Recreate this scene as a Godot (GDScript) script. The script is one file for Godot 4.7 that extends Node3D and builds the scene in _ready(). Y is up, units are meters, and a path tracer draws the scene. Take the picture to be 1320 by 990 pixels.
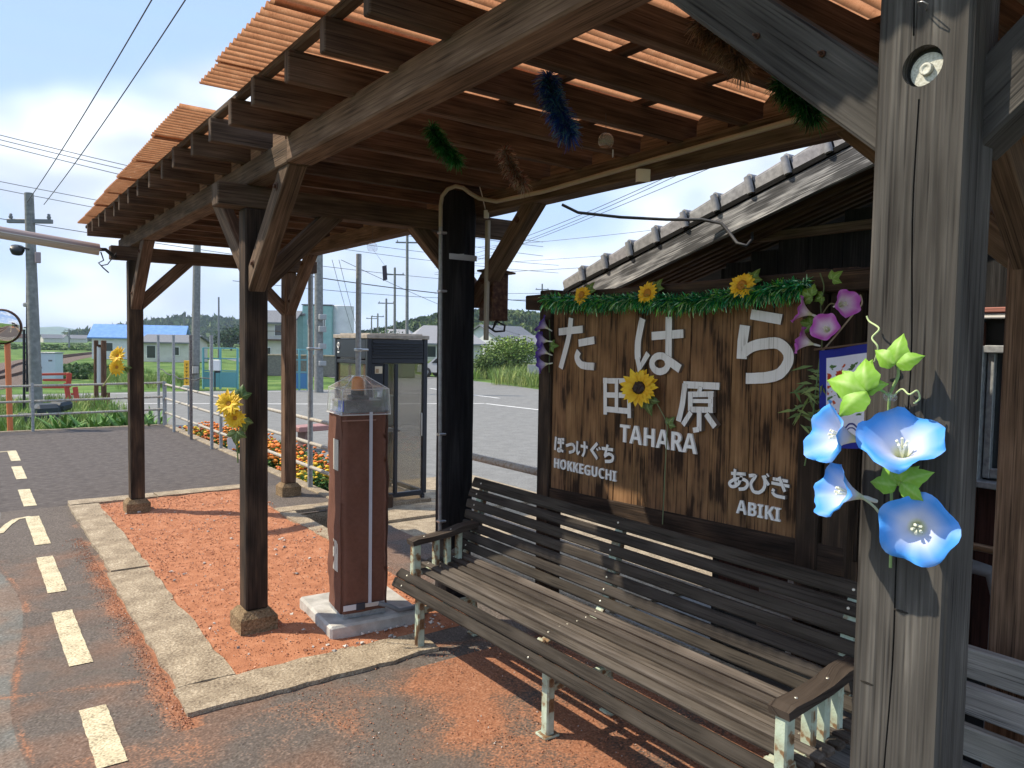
extends Node3D
# A small country station: timber platform shelter, bench, name board, road and fields behind.
# x runs from the platform towards the road, -z along the platform, y up; platform surface y = 0, road y = -0.5.

var rng := RandomNumberGenerator.new()
var M := {}
var taken := {}
const ROAD := -0.5


class MB:
	var v := PackedVector3Array()
	var n := PackedVector3Array()
	var t := PackedVector2Array()
	var c := PackedColorArray()
	var i := PackedInt32Array()

	func add(p: Vector3, nn: Vector3, uv: Vector2, col: Color) -> int:
		v.append(p); n.append(nn); t.append(uv); c.append(col)
		return v.size() - 1

	func tri(a: int, b: int, d: int) -> void:
		i.append(a); i.append(b); i.append(d)

	# flat convex polygon, its front towards «out»
	func poly(p: Array, uv: Array, out: Vector3, col := Color.WHITE) -> void:
		var nn: Vector3 = (p[1] - p[0]).cross(p[2] - p[0])
		if nn.length_squared() < 1e-18 and p.size() > 3:
			nn = (p[2] - p[0]).cross(p[3] - p[0])
		nn = nn.normalized()
		var flip := nn.dot(out) < 0.0
		if flip: nn = -nn
		var b := v.size()
		for k in p.size(): add(p[k], nn, uv[k], col)
		for k in range(1, p.size() - 1):
			if flip: tri(b, b + k, b + k + 1)
			else: tri(b, b + k + 1, b + k)

	func box(xf: Transform3D, s: Vector3, bev := 0.004, col := Color.WHITE, off := Vector2.ZERO) -> void:
		var h := s * 0.5
		bev = minf(bev, minf(h.x, minf(h.y, h.z)) * 0.6)
		var ax := 0
		if s.y > s.x and s.y >= s.z: ax = 1
		elif s.z > s.x: ax = 2
		var cor := func(sg: Vector3, a: int) -> Vector3:
			var q := Vector3(h.x - bev, h.y - bev, h.z - bev)
			q[a] = h[a]
			return q * sg
		var uvf := func(q: Vector3, face: int) -> Vector2:
			var o := [0, 1, 2]
			o.erase(face)
			if face == ax: return Vector2(q[o[0]], q[o[1]]) + off
			var w: int = o[1] if o[0] == ax else o[0]
			return Vector2(q[ax], q[w] + 0.37 * face) + off
		for a in 3:
			var b1 := (a + 1) % 3
			var b2 := (a + 2) % 3
			for sg in [-1.0, 1.0]:
				var p := []
				var u := []
				for k in [[-1.0, -1.0], [1.0, -1.0], [1.0, 1.0], [-1.0, 1.0]]:
					var g := Vector3.ZERO
					g[a] = sg; g[b1] = k[0]; g[b2] = k[1]
					var q: Vector3 = cor.call(g, a)
					p.append(xf * q); u.append(uvf.call(q, a))
				var o := Vector3.ZERO
				o[a] = sg
				poly(p, u, xf.basis * o, col)
		if bev <= 0.0005: return
		for a in 3:                       # chamfered edges that run along axis e
			var e := a
			var b1 := (a + 1) % 3
			var b2 := (a + 2) % 3
			for s1 in [-1.0, 1.0]:
				for s2 in [-1.0, 1.0]:
					var p := []
					var u := []
					for k in [[-1.0, b1], [1.0, b1], [1.0, b2], [-1.0, b2]]:
						var g := Vector3.ZERO
						g[e] = k[0]; g[b1] = s1; g[b2] = s2
						var q: Vector3 = cor.call(g, k[1])
						p.append(xf * q); u.append(uvf.call(q, b1 if b1 != ax else b2))
					var o := Vector3.ZERO
					o[b1] = s1; o[b2] = s2
					poly(p, u, xf.basis * o, col)
		for sx in [-1.0, 1.0]:
			for sy in [-1.0, 1.0]:
				for sz in [-1.0, 1.0]:
					var g := Vector3(sx, sy, sz)
					var p := []
					var u := []
					for a in 3:
						var q: Vector3 = cor.call(g, a)
						p.append(xf * q); u.append(uvf.call(q, (ax + 1) % 3))
					poly(p, u, xf.basis * g, col)

	func bar(a: Vector3, b: Vector3, w: float, h: float, side := Vector3.UP, bev := 0.004, col := Color.WHITE, off := Vector2.ZERO) -> void:
		# a box from a to b; h is measured along «side» (made square to the bar), w across it
		var x := (b - a).normalized()
		var y := (side - x * side.dot(x)).normalized()
		var z := x.cross(y)
		box(Transform3D(Basis(x, y, z), (a + b) * 0.5), Vector3(a.distance_to(b), h, w), bev, col, off)

	func tube(pts: Array, r, sides := 8, col := Color.WHITE, caps := true) -> void:
		var m := pts.size()
		var up := Vector3.UP
		var d0: Vector3 = (pts[1] - pts[0]).normalized()
		if absf(d0.dot(up)) > 0.9: up = Vector3.RIGHT
		var nx := up.cross(d0).normalized()
		var base := v.size()
		var run := 0.0
		for k in m:
			var d: Vector3
			if k == 0: d = pts[1] - pts[0]
			elif k == m - 1: d = pts[m - 1] - pts[m - 2]
			else: d = (pts[k + 1] - pts[k]).normalized() + (pts[k] - pts[k - 1]).normalized()
			d = d.normalized()
			if k > 0: run += pts[k].distance_to(pts[k - 1])
			nx = (nx - d * nx.dot(d)).normalized()
			var ny := d.cross(nx)
			var rr: float = r[k] if r is Array else r
			for s in sides + 1:
				var a := TAU * s / sides
				var o := nx * cos(a) + ny * sin(a)
				add(pts[k] + o * rr, o, Vector2(run, rr * a), col)
		var w := sides + 1
		for k in m - 1:
			for s in sides:
				var q := base + k * w + s
				tri(q, q + w, q + 1)
				tri(q + 1, q + w, q + w + 1)
		if caps:
			for e in [0, m - 1]:
				var p := []
				var u := []
				for s in sides:
					p.append(v[base + e * w + s]); u.append(Vector2(p[-1].x, p[-1].z))
				var out: Vector3 = pts[0] - pts[1] if e == 0 else pts[m - 1] - pts[m - 2]
				poly(p, u, out, col)

	func lathe(xf: Transform3D, prof: Array, seg := 20, col := Color.WHITE) -> void:
		# prof: Vector2(radius, height) from bottom to top about the y axis
		var base := v.size()
		var w := seg + 1
		for k in prof.size():
			var d: Vector2
			if k == 0: d = prof[1] - prof[0]
			elif k == prof.size() - 1: d = prof[k] - prof[k - 1]
			else: d = prof[k + 1] - prof[k - 1]
			var nn := Vector2(d.y, -d.x).normalized()
			for s in w:
				var a := TAU * s / seg
				add(xf * Vector3(prof[k].x * cos(a), prof[k].y, prof[k].x * sin(a)), (xf.basis * Vector3(nn.x * cos(a), nn.y, nn.x * sin(a))).normalized(), Vector2(a, prof[k].y), col)
		for k in prof.size() - 1:
			for s in seg:
				var q := base + k * w + s
				tri(q, q + 1, q + w)
				tri(q + 1, q + w + 1, q + w)

	func prism(xf: Transform3D, p2: PackedVector2Array, depth: float, col := Color.WHITE, off := Vector2.ZERO) -> void:
		# outline in local x,y; thickness runs from z = 0 to z = depth
		var tr := Geometry2D.triangulate_polygon(p2)
		for side in 2:
			var z := depth if side else 0.0
			var nn := xf.basis.z.normalized() * (1.0 if side else -1.0)
			for k in range(0, tr.size(), 3):
				var p := []
				var u := []
				for e in 3:
					var q := p2[tr[k + e]]
					p.append(xf * Vector3(q.x, q.y, z)); u.append(q + off)
				poly(p, u, nn, col)
		var cc := Geometry2D.is_polygon_clockwise(p2)
		for k in p2.size():
			var a := p2[k]
			var b := p2[(k + 1) % p2.size()]
			var d := b - a
			var o := Vector3(-d.y, d.x, 0) if cc else Vector3(d.y, -d.x, 0)
			poly([xf * Vector3(a.x, a.y, 0), xf * Vector3(b.x, b.y, 0), xf * Vector3(b.x, b.y, depth), xf * Vector3(a.x, a.y, depth)],
				[a + off, b + off, b + off + Vector2(0, depth), a + off + Vector2(0, depth)], xf.basis * o, col)

	func mesh(m: Material = null) -> ArrayMesh:
		var a := []
		a.resize(Mesh.ARRAY_MAX)
		a[Mesh.ARRAY_VERTEX] = v; a[Mesh.ARRAY_NORMAL] = n; a[Mesh.ARRAY_TEX_UV] = t; a[Mesh.ARRAY_COLOR] = c; a[Mesh.ARRAY_INDEX] = i
		var r := ArrayMesh.new()
		r.add_surface_from_arrays(Mesh.PRIMITIVE_TRIANGLES, a)
		if m: r.surface_set_material(0, m)
		return r


func numbered(called: String) -> String:
	var k: int = taken.get(called, -1) + 1
	taken[called] = k
	return called if k == 0 else "%s_%03d" % [called, k]

func obj(called: String, mb, mat: Material, parent: Node = null) -> MeshInstance3D:
	var o := MeshInstance3D.new()
	o.mesh = mb.mesh() if mb is MB else mb
	o.material_override = mat
	if parent:
		o.name = called
		parent.add_child(o, true)
	else:
		o.name = numbered(called)
		add_child(o, true)
	return o

func thing(called: String, label: String, category: String, at := Vector3.ZERO, turn := 0.0, group := "") -> Node3D:
	var o := Node3D.new()
	o.name = numbered(called)
	add_child(o, true)
	o.position = at
	o.rotation.y = turn
	tag(o, label, category, group)
	return o

func tag(o: Node, label: String, category: String, group := "", kind := "") -> void:
	o.set_meta("label", label)
	o.set_meta("category", category)
	if group: o.set_meta("group", group)
	if kind: o.set_meta("kind", kind)

func ground(called: String, mb, mat: Material) -> MeshInstance3D:
	var o := obj(called, mb, mat)
	o.set_meta("kind", "structure")
	return o

func copy(o: Node3D, label := "") -> Node3D:
	var base := String(o.name)
	if base.length() > 4 and base[-4] == "_" and base.right(3).is_valid_int(): base = base.left(-4)
	var d: Node3D = o.duplicate()
	d.name = numbered(base)
	add_child(d, true)
	if label: d.set_meta("label", label)
	return d

func xf(at: Vector3, turn := 0.0) -> Transform3D:
	return Transform3D(Basis(Vector3.UP, turn), at)

func ro() -> Vector2:
	return Vector2(rng.randf_range(0, 7), rng.randf_range(0, 7))

func tone(lo := 0.75, hi := 1.0) -> Color:
	var k := rng.randf_range(lo, hi)
	return Color(k, k * rng.randf_range(0.97, 1.0), k * rng.randf_range(0.94, 1.0))

func v2(a: Array) -> PackedVector2Array:
	var r := PackedVector2Array()
	for k in range(0, a.size(), 2): r.append(Vector2(a[k], a[k + 1]))
	return r

# ---------------------------------------------------------------- textures and materials

func noise_bytes(w: int, h: int, seed_: int, freq: float, oct := 3, to_w := 0, to_h := 0, kind := FastNoiseLite.TYPE_SIMPLEX_SMOOTH) -> PackedByteArray:
	var f := FastNoiseLite.new()
	f.seed = seed_
	f.noise_type = kind
	f.frequency = freq
	f.fractal_octaves = oct
	if oct <= 1: f.fractal_type = FastNoiseLite.FRACTAL_NONE
	var im := f.get_seamless_image(w, h, false, false, 0.15)
	im.convert(Image.FORMAT_L8)
	if to_w:                                         # stretch with wrapped edges so that the tile still joins
		var big := Image.create(w + 4, h + 4, false, Image.FORMAT_L8)
		for ox in [-w + 2, 2, w + 2]:
			for oy in [-h + 2, 2, h + 2]: big.blit_rect(im, Rect2i(0, 0, w, h), Vector2i(ox, oy))
		var kx := to_w / w; var ky := to_h / h
		big.resize((w + 4) * kx, (h + 4) * ky, Image.INTERPOLATE_CUBIC)
		im = big.get_region(Rect2i(2 * kx, 2 * ky, to_w, to_h))
	return im.get_data()

func to_tex(w: int, h: int, d: PackedByteArray) -> ImageTexture:
	var im := Image.create_from_data(w, h, false, Image.FORMAT_RGB8, d)
	im.generate_mipmaps()
	return ImageTexture.create_from_image(im)

func bump_tex(w: int, h: int, d: PackedByteArray, k: float) -> ImageTexture:
	var im := Image.create_from_data(w, h, false, Image.FORMAT_L8, d)
	im.convert(Image.FORMAT_RGBA8)
	im.bump_map_to_normal_map(k)
	return ImageTexture.create_from_image(im)

func lut(stops: Array) -> PackedByteArray:
	# stops: [position, linear colour] ...; 256 sRGB triples
	var g := Gradient.new()
	g.offsets = PackedFloat32Array(stops.map(func(s): return s[0]))
	g.colors = PackedColorArray(stops.map(func(s): return s[1]))
	var r := PackedByteArray()
	for k in 256:
		var c := g.sample(k / 255.0).linear_to_srgb()
		r.append(int(clampf(c.r, 0, 1) * 255)); r.append(int(clampf(c.g, 0, 1) * 255)); r.append(int(clampf(c.b, 0, 1) * 255))
	return r

func std(col: Color, rough := 0.7, metal := 0.0) -> StandardMaterial3D:
	var m := StandardMaterial3D.new()
	m.albedo_color = col.linear_to_srgb()
	m.roughness = rough
	m.metallic = metal
	return m

# timber: the grain runs along u (1 m a tile), 0.5 m a tile across
func wood(seed_: int, ramp: Array, blotch := 0.35, fine := 0.5, bump := 3.0, rough := 0.85, patch_w := 128, patch_f := 0.014) -> StandardMaterial3D:
	var s := 512
	var a := noise_bytes(32, s, seed_, 0.06, 4, s, s)
	var b := noise_bytes(64, s / 2, seed_ + 1, 0.05, 3, s, s)
	var e := noise_bytes(patch_w, 256, seed_ + 2, patch_f, 5, s, s)
	var f := noise_bytes(16, s, seed_ + 3, 0.16, 2, s, s)
	var L := lut(ramp)
	var d := PackedByteArray(); d.resize(s * s * 3)
	var h := PackedByteArray(); h.resize(s * s)
	for k in s * s:
		var g := (a[k] * 0.6 + f[k] * 0.4) * fine + b[k] * (1.0 - fine - blotch) + e[k] * blotch
		g = clampf((g - 128.0) * 1.5 + 128.0, 0, 255)
		var crack := 0
		if f[k] < 70: crack = (70 - f[k]) * 2
		var q := int(maxf(g - crack, 0)) * 3
		d[k * 3] = L[q]; d[k * 3 + 1] = L[q + 1]; d[k * 3 + 2] = L[q + 2]
		h[k] = int(clampf(a[k] * 0.5 + f[k] * 0.5 - crack, 0, 255))
	var m := StandardMaterial3D.new()
	m.albedo_texture = to_tex(s, s, d)
	m.normal_enabled = true
	m.normal_texture = bump_tex(s, s, h, bump)
	m.normal_scale = 0.6
	m.roughness = rough
	m.metallic_specular = 0.3
	m.uv1_scale = Vector3(1, 2, 1)
	m.vertex_color_use_as_albedo = true
	return m

# stony and painted surfaces: speckle and patches, one tile every «tile» metres
func mottle(seed_: int, ramp: Array, tile := 1.0, speck := 0.5, bump := 2.0, rough := 0.9, f_speck := 0.25, f_patch := 0.012, tri := false) -> StandardMaterial3D:
	var s := 512
	var a := noise_bytes(s, s, seed_, f_speck, 2)
	var b := noise_bytes(s, s, seed_ + 1, f_patch, 5)
	var e := noise_bytes(s, s, seed_ + 2, 0.5, 1, 0, 0, FastNoiseLite.TYPE_VALUE)
	var L := lut(ramp)
	var d := PackedByteArray(); d.resize(s * s * 3)
	var h := PackedByteArray(); h.resize(s * s)
	for k in s * s:
		var g := (a[k] * 0.6 + e[k] * 0.4) * speck + b[k] * (1.0 - speck)
		g = clampf((g - 128.0) * 1.4 + 128.0, 0, 255)
		var q := int(g) * 3
		d[k * 3] = L[q]; d[k * 3 + 1] = L[q + 1]; d[k * 3 + 2] = L[q + 2]
		h[k] = int(a[k] * 0.7 + e[k] * 0.3)
	var m := StandardMaterial3D.new()
	m.albedo_texture = to_tex(s, s, d)
	if bump > 0.0:
		m.normal_enabled = true
		m.normal_texture = bump_tex(s, s, h, bump)
		m.normal_scale = 0.7
	m.roughness = rough
	m.metallic_specular = 0.3
	m.uv1_scale = Vector3.ONE / tile
	if tri:
		m.uv1_triplanar = true
		m.uv1_world_triplanar = true
	m.vertex_color_use_as_albedo = true
	return m

func C(r: float, g: float, b: float) -> Color:
	return Color(r, g, b)

func materials() -> void:
	M.brown = wood(10, [[0.0, C(.03, .02, .014)], [0.4, C(.115, .076, .052)], [0.7, C(.19, .13, .092)], [1.0, C(.3, .215, .155)]])
	M.post = wood(20, [[0.0, C(.012, .009, .007)], [0.45, C(.045, .032, .024)], [0.75, C(.09, .06, .04)], [1.0, C(.19, .125, .075)]], 0.5, 0.35)
	M.grey = wood(30, [[0.0, C(.014, .012, .011)], [0.35, C(.05, .046, .042)], [0.7, C(.086, .08, .073)], [1.0, C(.18, .168, .152)]], 0.4, 0.5, 4.0)
	M.bench = wood(40, [[0.0, C(.045, .037, .032)], [0.45, C(.105, .09, .077)], [0.75, C(.14, .121, .106)], [1.0, C(.2, .178, .158)]], 0.4, 0.4, 3.0)
	M.black = wood(50, [[0.0, C(.003, .003, .004)], [0.5, C(.011, .011, .013)], [1.0, C(.035, .034, .036)]], 0.2, 0.7, 7.0)
	M.board = wood(60, [[0.0, C(.018, .011, .008)], [0.26, C(.05, .028, .016)], [0.38, C(.16, .088, .044)], [0.6, C(.25, .138, .066)], [1.0, C(.37, .215, .108)]], 0.5, 0.3, 3.0, 0.85, 256, 0.009)
	M.wall = wood(70, [[0.0, C(.006, .006, .006)], [0.5, C(.02, .019, .019)], [1.0, C(.055, .053, .052)]], 0.3, 0.55, 3.0)
	M.redwall = wood(74, [[0.0, C(.02, .01, .008)], [0.5, C(.055, .022, .016)], [1.0, C(.1, .045, .033)]], 0.4, 0.4, 2.0)
	M.peel = wood(78, [[0.0, C(.03, .03, .031)], [0.45, C(.1, .1, .105)], [0.6, C(.26, .26, .27)], [1.0, C(.6, .59, .58)]], 0.45, 0.35, 3.0)
	M.white_wood = wood(82, [[0.0, C(.45, .43, .4)], [0.35, C(.76, .75, .73)], [1.0, C(.86, .855, .85)]], 0.3, 0.5, 1.0)
	M.red_gravel = mottle(90, [[0.0, C(.24, .095, .052)], [0.4, C(.38, .16, .084)], [0.7, C(.46, .205, .112)], [1.0, C(.6, .35, .23)]], 0.8, 0.6, 2.5, 0.95, 0.16)
	M.concrete = mottle(94, [[0.0, C(.09, .07, .05)], [0.3, C(.24, .19, .135)], [0.6, C(.37, .305, .22)], [0.8, C(.5, .42, .31)], [1.0, C(.7, .62, .48)]], 1.0, 0.7, 4.0, 0.95, 0.1)
	M.concrete_pale = mottle(98, [[0.0, C(.3, .29, .27)], [0.5, C(.44, .43, .4)], [1.0, C(.58, .57, .54)]], 0.8, 0.35, 2.0, 0.85, 0.3, 0.012, true)
	M.asphalt = mottle(102, [[0.0, C(.045, .039, .037)], [0.45, C(.095, .082, .077)], [0.75, C(.135, .118, .11)], [1.0, C(.25, .22, .2)]], 0.8, 0.65, 4.0, 0.9, 0.22)
	M.road = mottle(106, [[0.0, C(.13, .13, .127)], [0.5, C(.195, .195, .19)], [1.0, C(.27, .27, .262)]], 4.0, 0.7, 1.0, 0.9, 0.25, 0.02)
	M.silver = wood(34, [[0.0, C(.07, .07, .068)], [0.35, C(.2, .2, .195)], [0.7, C(.3, .3, .29)], [1.0, C(.42, .42, .41)]], 0.4, 0.45, 3.0)
	M.paint = mottle(110, [[0.0, C(.13, .105, .085)], [0.3, C(.36, .3, .2)], [0.5, C(.6, .52, .35)], [1.0, C(.78, .72, .54)]], 1.3, 0.75, 3.0, 0.85, 0.16, 0.02)
	M.road_paint = mottle(113, [[0.0, C(.4, .4, .39)], [0.5, C(.68, .68, .67)], [1.0, C(.8, .8, .79)]], 2.0, 0.5, 0.0, 0.7)
	M.grass = mottle(116, [[0.0, C(.03, .06, .012)], [0.4, C(.07, .14, .028)], [0.7, C(.13, .21, .05)], [1.0, C(.26, .27, .1)]], 14.0, 0.35, 3.0, 0.95, 0.2, 0.01)
	M.ballast = mottle(120, [[0.0, C(.05, .04, .033)], [0.5, C(.15, .11, .09)], [1.0, C(.3, .24, .2)]], 1.5, 0.75, 5.0, 0.95, 0.25)
	M.iron = mottle(124, [[0.0, C(.09, .045, .022)], [0.34, C(.24, .15, .08)], [0.44, C(.38, .41, .31)], [0.7, C(.45, .54, .43)], [1.0, C(.52, .6, .5)]], 0.8, 0.12, 1.0, 0.7, 0.3, 0.016, true)
	M.galv = mottle(128, [[0.0, C(.2, .21, .22)], [0.5, C(.33, .345, .355)], [1.0, C(.45, .465, .47)]], 0.4, 0.4, 0.6, 0.5, 0.2, 0.02, true)
	M.galv.metallic = 0.35
	M.pole = mottle(132, [[0.0, C(.13, .135, .13)], [0.5, C(.2, .205, .2)], [1.0, C(.3, .3, .29)]], 1.2, 0.4, 1.0, 0.85, 0.2, 0.015, true)
	M.tile = mottle(136, [[0.0, C(.19, .19, .2)], [0.5, C(.3, .3, .315)], [1.0, C(.42, .42, .44)]], 0.5, 0.4, 0.6, 0.5, 0.25, 0.02, true)
	M.rust = mottle(140, [[0.0, C(.035, .016, .01)], [0.5, C(.075, .034, .02)], [0.8, C(.12, .06, .035)], [1.0, C(.28, .18, .1)]], 0.4, 0.3, 1.0, 0.6, 0.3, 0.02, true)
	M.cover = mottle(144, [[0.0, C(.12, .054, .038)], [0.5, C(.155, .072, .05)], [1.0, C(.19, .09, .065)]], 0.3, 0.6, 1.2, 0.8, 0.4, 0.02, true)
	M.sheet = mottle(148, [[0.0, C(.36, .17, .09)], [0.35, C(.55, .27, .145)], [0.7, C(.64, .34, .19)], [0.86, C(.7, .42, .26)], [1.0, C(.88, .72, .55)]], 0.6, 0.55, 0.0, 0.6, 0.14, 0.012)
	M.sheet.normal_enabled = false
	M.sheet.backlight_enabled = true; M.sheet.backlight = Color(1, 1, 1)
	M.leaf = std(C(.1, .24, .035), 0.55); M.leaf.vertex_color_use_as_albedo = true; M.leaf.backlight_enabled = true; M.leaf.backlight = Color(.3, .3, .3)
	M.petal = std(C(1, 1, 1), 0.6); M.petal.vertex_color_use_as_albedo = true; M.petal.backlight_enabled = true; M.petal.backlight = Color(.45, .45, .45)
	M.plain = std(C(1, 1, 1), 0.6); M.plain.vertex_color_use_as_albedo = true
	M.foliage = std(C(1, 1, 1), 0.75); M.foliage.vertex_color_use_as_albedo = true; M.foliage.backlight_enabled = true; M.foliage.backlight = Color(.35, .35, .35)
	M.tinsel = std(C(1, 1, 1), 0.3, 0.45); M.tinsel.vertex_color_use_as_albedo = true
	M.dark_metal = std(C(.018, .018, .022), 0.4, 0.3)
	M.dark = std(C(.012, .011, .01), 0.7)
	M.wire = std(C(.05, .05, .055), 0.6)
	M.steel = std(C(.5, .5, .5), 0.35, 0.9)
	M.screw = std(C(.55, .53, .45), 0.35, 0.7)
	M.plastic_grey = std(C(.16, .17, .18), 0.5)
	M.beige_pipe = std(C(.36, .32, .25), 0.5)
	M.white = std(C(.75, .75, .74), 0.5)
	M.glass = std(C(.62, .6, .52), 0.03); M.glass.transparency = BaseMaterial3D.TRANSPARENCY_ALPHA; M.glass.albedo_color.a = 0.16
	M.amber_glass = std(C(.16, .12, .06), 0.03); M.amber_glass.transparency = BaseMaterial3D.TRANSPARENCY_ALPHA; M.amber_glass.albedo_color.a = 0.24
	M.window = std(C(.03, .035, .04), 0.08); M.window.metallic_specular = 0.6
	M.vinyl = std(C(.8, .8, .8), 0.12); M.vinyl.transparency = BaseMaterial3D.TRANSPARENCY_ALPHA; M.vinyl.albedo_color.a = 0.13
	M.orange_lens = std(C(.75, .26, .03), 0.25); M.orange_lens.backlight_enabled = true; M.orange_lens.backlight = Color(.4, .4, .4)
	M.orange_paint = std(C(.6, .17, .06), 0.5)
	M.red_paint = std(C(.5, .055, .03), 0.55)
	M.tarp = std(C(.02, .03, .04), 0.6)
	M.tile_far = mottle(182, [[0.0, C(.2, .2, .21)], [1.0, C(.36, .36, .38)]], 1.0, .5, 0.0, .6, .25, .02)
	M.car = std(C(.6, .61, .63), .3, .3)
	M.booth = std(C(.02, .023, .033), 0.35, 0.2)
	M.white_cloth = mottle(156, [[0.0, C(.4, .38, .34)], [0.5, C(.58, .56, .51)], [1.0, C(.68, .66, .62)]], 0.1, 0.4, 0.5, 0.7, 0.2, 0.03, true)
	M.rail_paint = mottle(160, [[0.0, C(.2, .14, .09)], [0.3, C(.34, .29, .22)], [0.55, C(.42, .4, .36)], [1.0, C(.5, .49, .46)]], 0.35, 0.3, 0.6, 0.6, 0.2, 0.02, true)
	M.rust_galv = mottle(164, [[0.0, C(.06, .045, .035)], [0.5, C(.16, .14, .13)], [1.0, C(.32, .33, .34)]], 0.4, 0.4, 0.6, 0.6, 0.2, 0.02, true)
	M.pale_blue = std(C(.48, .56, .62), .6)
	M.teal = std(C(.13, .36, .4), .6)
	M.blue_panel = std(C(.06, .2, .38), .6)
	M.teal_wall = mottle(170, [[0.0, C(.24, .42, .4)], [1.0, C(.33, .52, .5)]], 3.0, .3, 0.0, .85, .2, .01, true)
	M.cream = mottle(172, [[0.0, C(.5, .48, .42)], [1.0, C(.66, .64, .58)]], 3.0, .3, 0.0, .85, .2, .01, true)
	M.white_wall = mottle(174, [[0.0, C(.6, .61, .62)], [1.0, C(.74, .75, .76)]], 3.0, .3, 0.0, .85, .2, .01, true)
	M.blue_roof = mottle(176, [[0.0, C(.13, .26, .55)], [1.0, C(.2, .36, .68)]], 3.0, .3, 0.0, .5, .2, .01)
	M.grey_roof = mottle(178, [[0.0, C(.13, .135, .15)], [1.0, C(.22, .225, .24)]], 2.0, .5, 0.0, .6, .25, .02)
	M.stone_wall = mottle(180, [[0.0, C(.1, .09, .08)], [1.0, C(.3, .27, .24)]], 1.5, .5, 3.0, .9, .1, .02, true)
	M.mirror = std(C(.8, .8, .8), .04, 1.0)

func _ready() -> void:
	rng.seed = 20240811
	var cam := Camera3D.new()
	cam.name = "camera"
	cam.position = Vector3(0, 1.6, 0)
	cam.basis = Basis(Vector3.UP, deg_to_rad(-36.2)) * Basis(Vector3.RIGHT, deg_to_rad(-3.0)) * Basis(Vector3.BACK, deg_to_rad(0.95))
	cam.fov = 54.07
	cam.near = 0.05
	cam.far = 4000.0
	add_child(cam)
	cam.current = true

	var env := Environment.new()
	env.background_mode = Environment.BG_SKY
	env.sky = Sky.new()
	env.sky.sky_material = sky_material()
	env.tonemap_mode = Environment.TONE_MAPPER_LINEAR
	env.tonemap_exposure = 2.65
	env.background_energy_multiplier = 1.0
	env.sdfgi_enabled = true
	env.ssao_enabled = true
	env.ssil_enabled = true
	env.fog_enabled = true
	env.fog_density = 0.00035
	env.fog_light_color = Color(0.8, 0.87, 0.95)
	var we := WorldEnvironment.new()
	we.name = "environment"
	we.environment = env
	add_child(we)

	var sun := DirectionalLight3D.new()
	sun.name = "sun"
	sun.light_energy = 0.74
	sun.light_color = Color(1.0, 0.95, 0.86)
	sun.light_angular_distance = 0.6
	sun.shadow_enabled = true
	add_child(sun)
	sun.look_at_from_position(Vector3(-0.497, 0.755, -0.428) * 30.0, Vector3.ZERO)

	materials()
	build_ground()
	build_shelter()
	build_station()
	build_bench()
	build_sign()
	build_machine()
	build_booth()
	build_fences()
	build_road_side()
	build_far()
	build_wires()
	build_decorations()
	build_small()

func sky_material() -> PanoramaSkyMaterial:
	var w := 1024
	var h := 512
	var f := FastNoiseLite.new()
	f.seed = 4; f.frequency = 1.5; f.fractal_octaves = 5; f.fractal_gain = 0.55
	var f2 := FastNoiseLite.new()
	f2.seed = 9; f2.frequency = 0.6; f2.fractal_octaves = 2
	var im := Image.create(w, h, false, Image.FORMAT_RGB8)
	for y in h:
		var el := (0.5 - (y + 0.5) / h) * PI
		var up := maxf(sin(el), 0.0)
		var base := Color(0.59, 0.65, 0.725).lerp(Color(0.415, 0.515, 0.67), pow(up, 0.5))
		for x in w:
			var az := ((x + 0.5) / w - 0.5) * TAU
			var d := Vector3(sin(az) * cos(el), sin(el), -cos(az) * cos(el))
			var q := Vector3(d.x, d.y * 2.2, d.z)
			var cl := smoothstep(-0.3, 0.32, f.get_noise_3dv(q) * 1.15 + f2.get_noise_3dv(q * 1.3) * 0.55)
			var shade := clampf(f.get_noise_3dv(q * 2.0 + Vector3(3, 1, 7)) * 0.8 + 0.5, 0, 1)
			var cc := Color(0.58, 0.61, 0.66).lerp(Color(0.745, 0.755, 0.77), smoothstep(.25, .75, shade))
			im.set_pixel(x, y, base.lerp(cc, cl * 0.85))
	var m := PanoramaSkyMaterial.new()
	m.panorama = ImageTexture.create_from_image(im)
	return m

# ---------------------------------------------------------------- the setting

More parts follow.
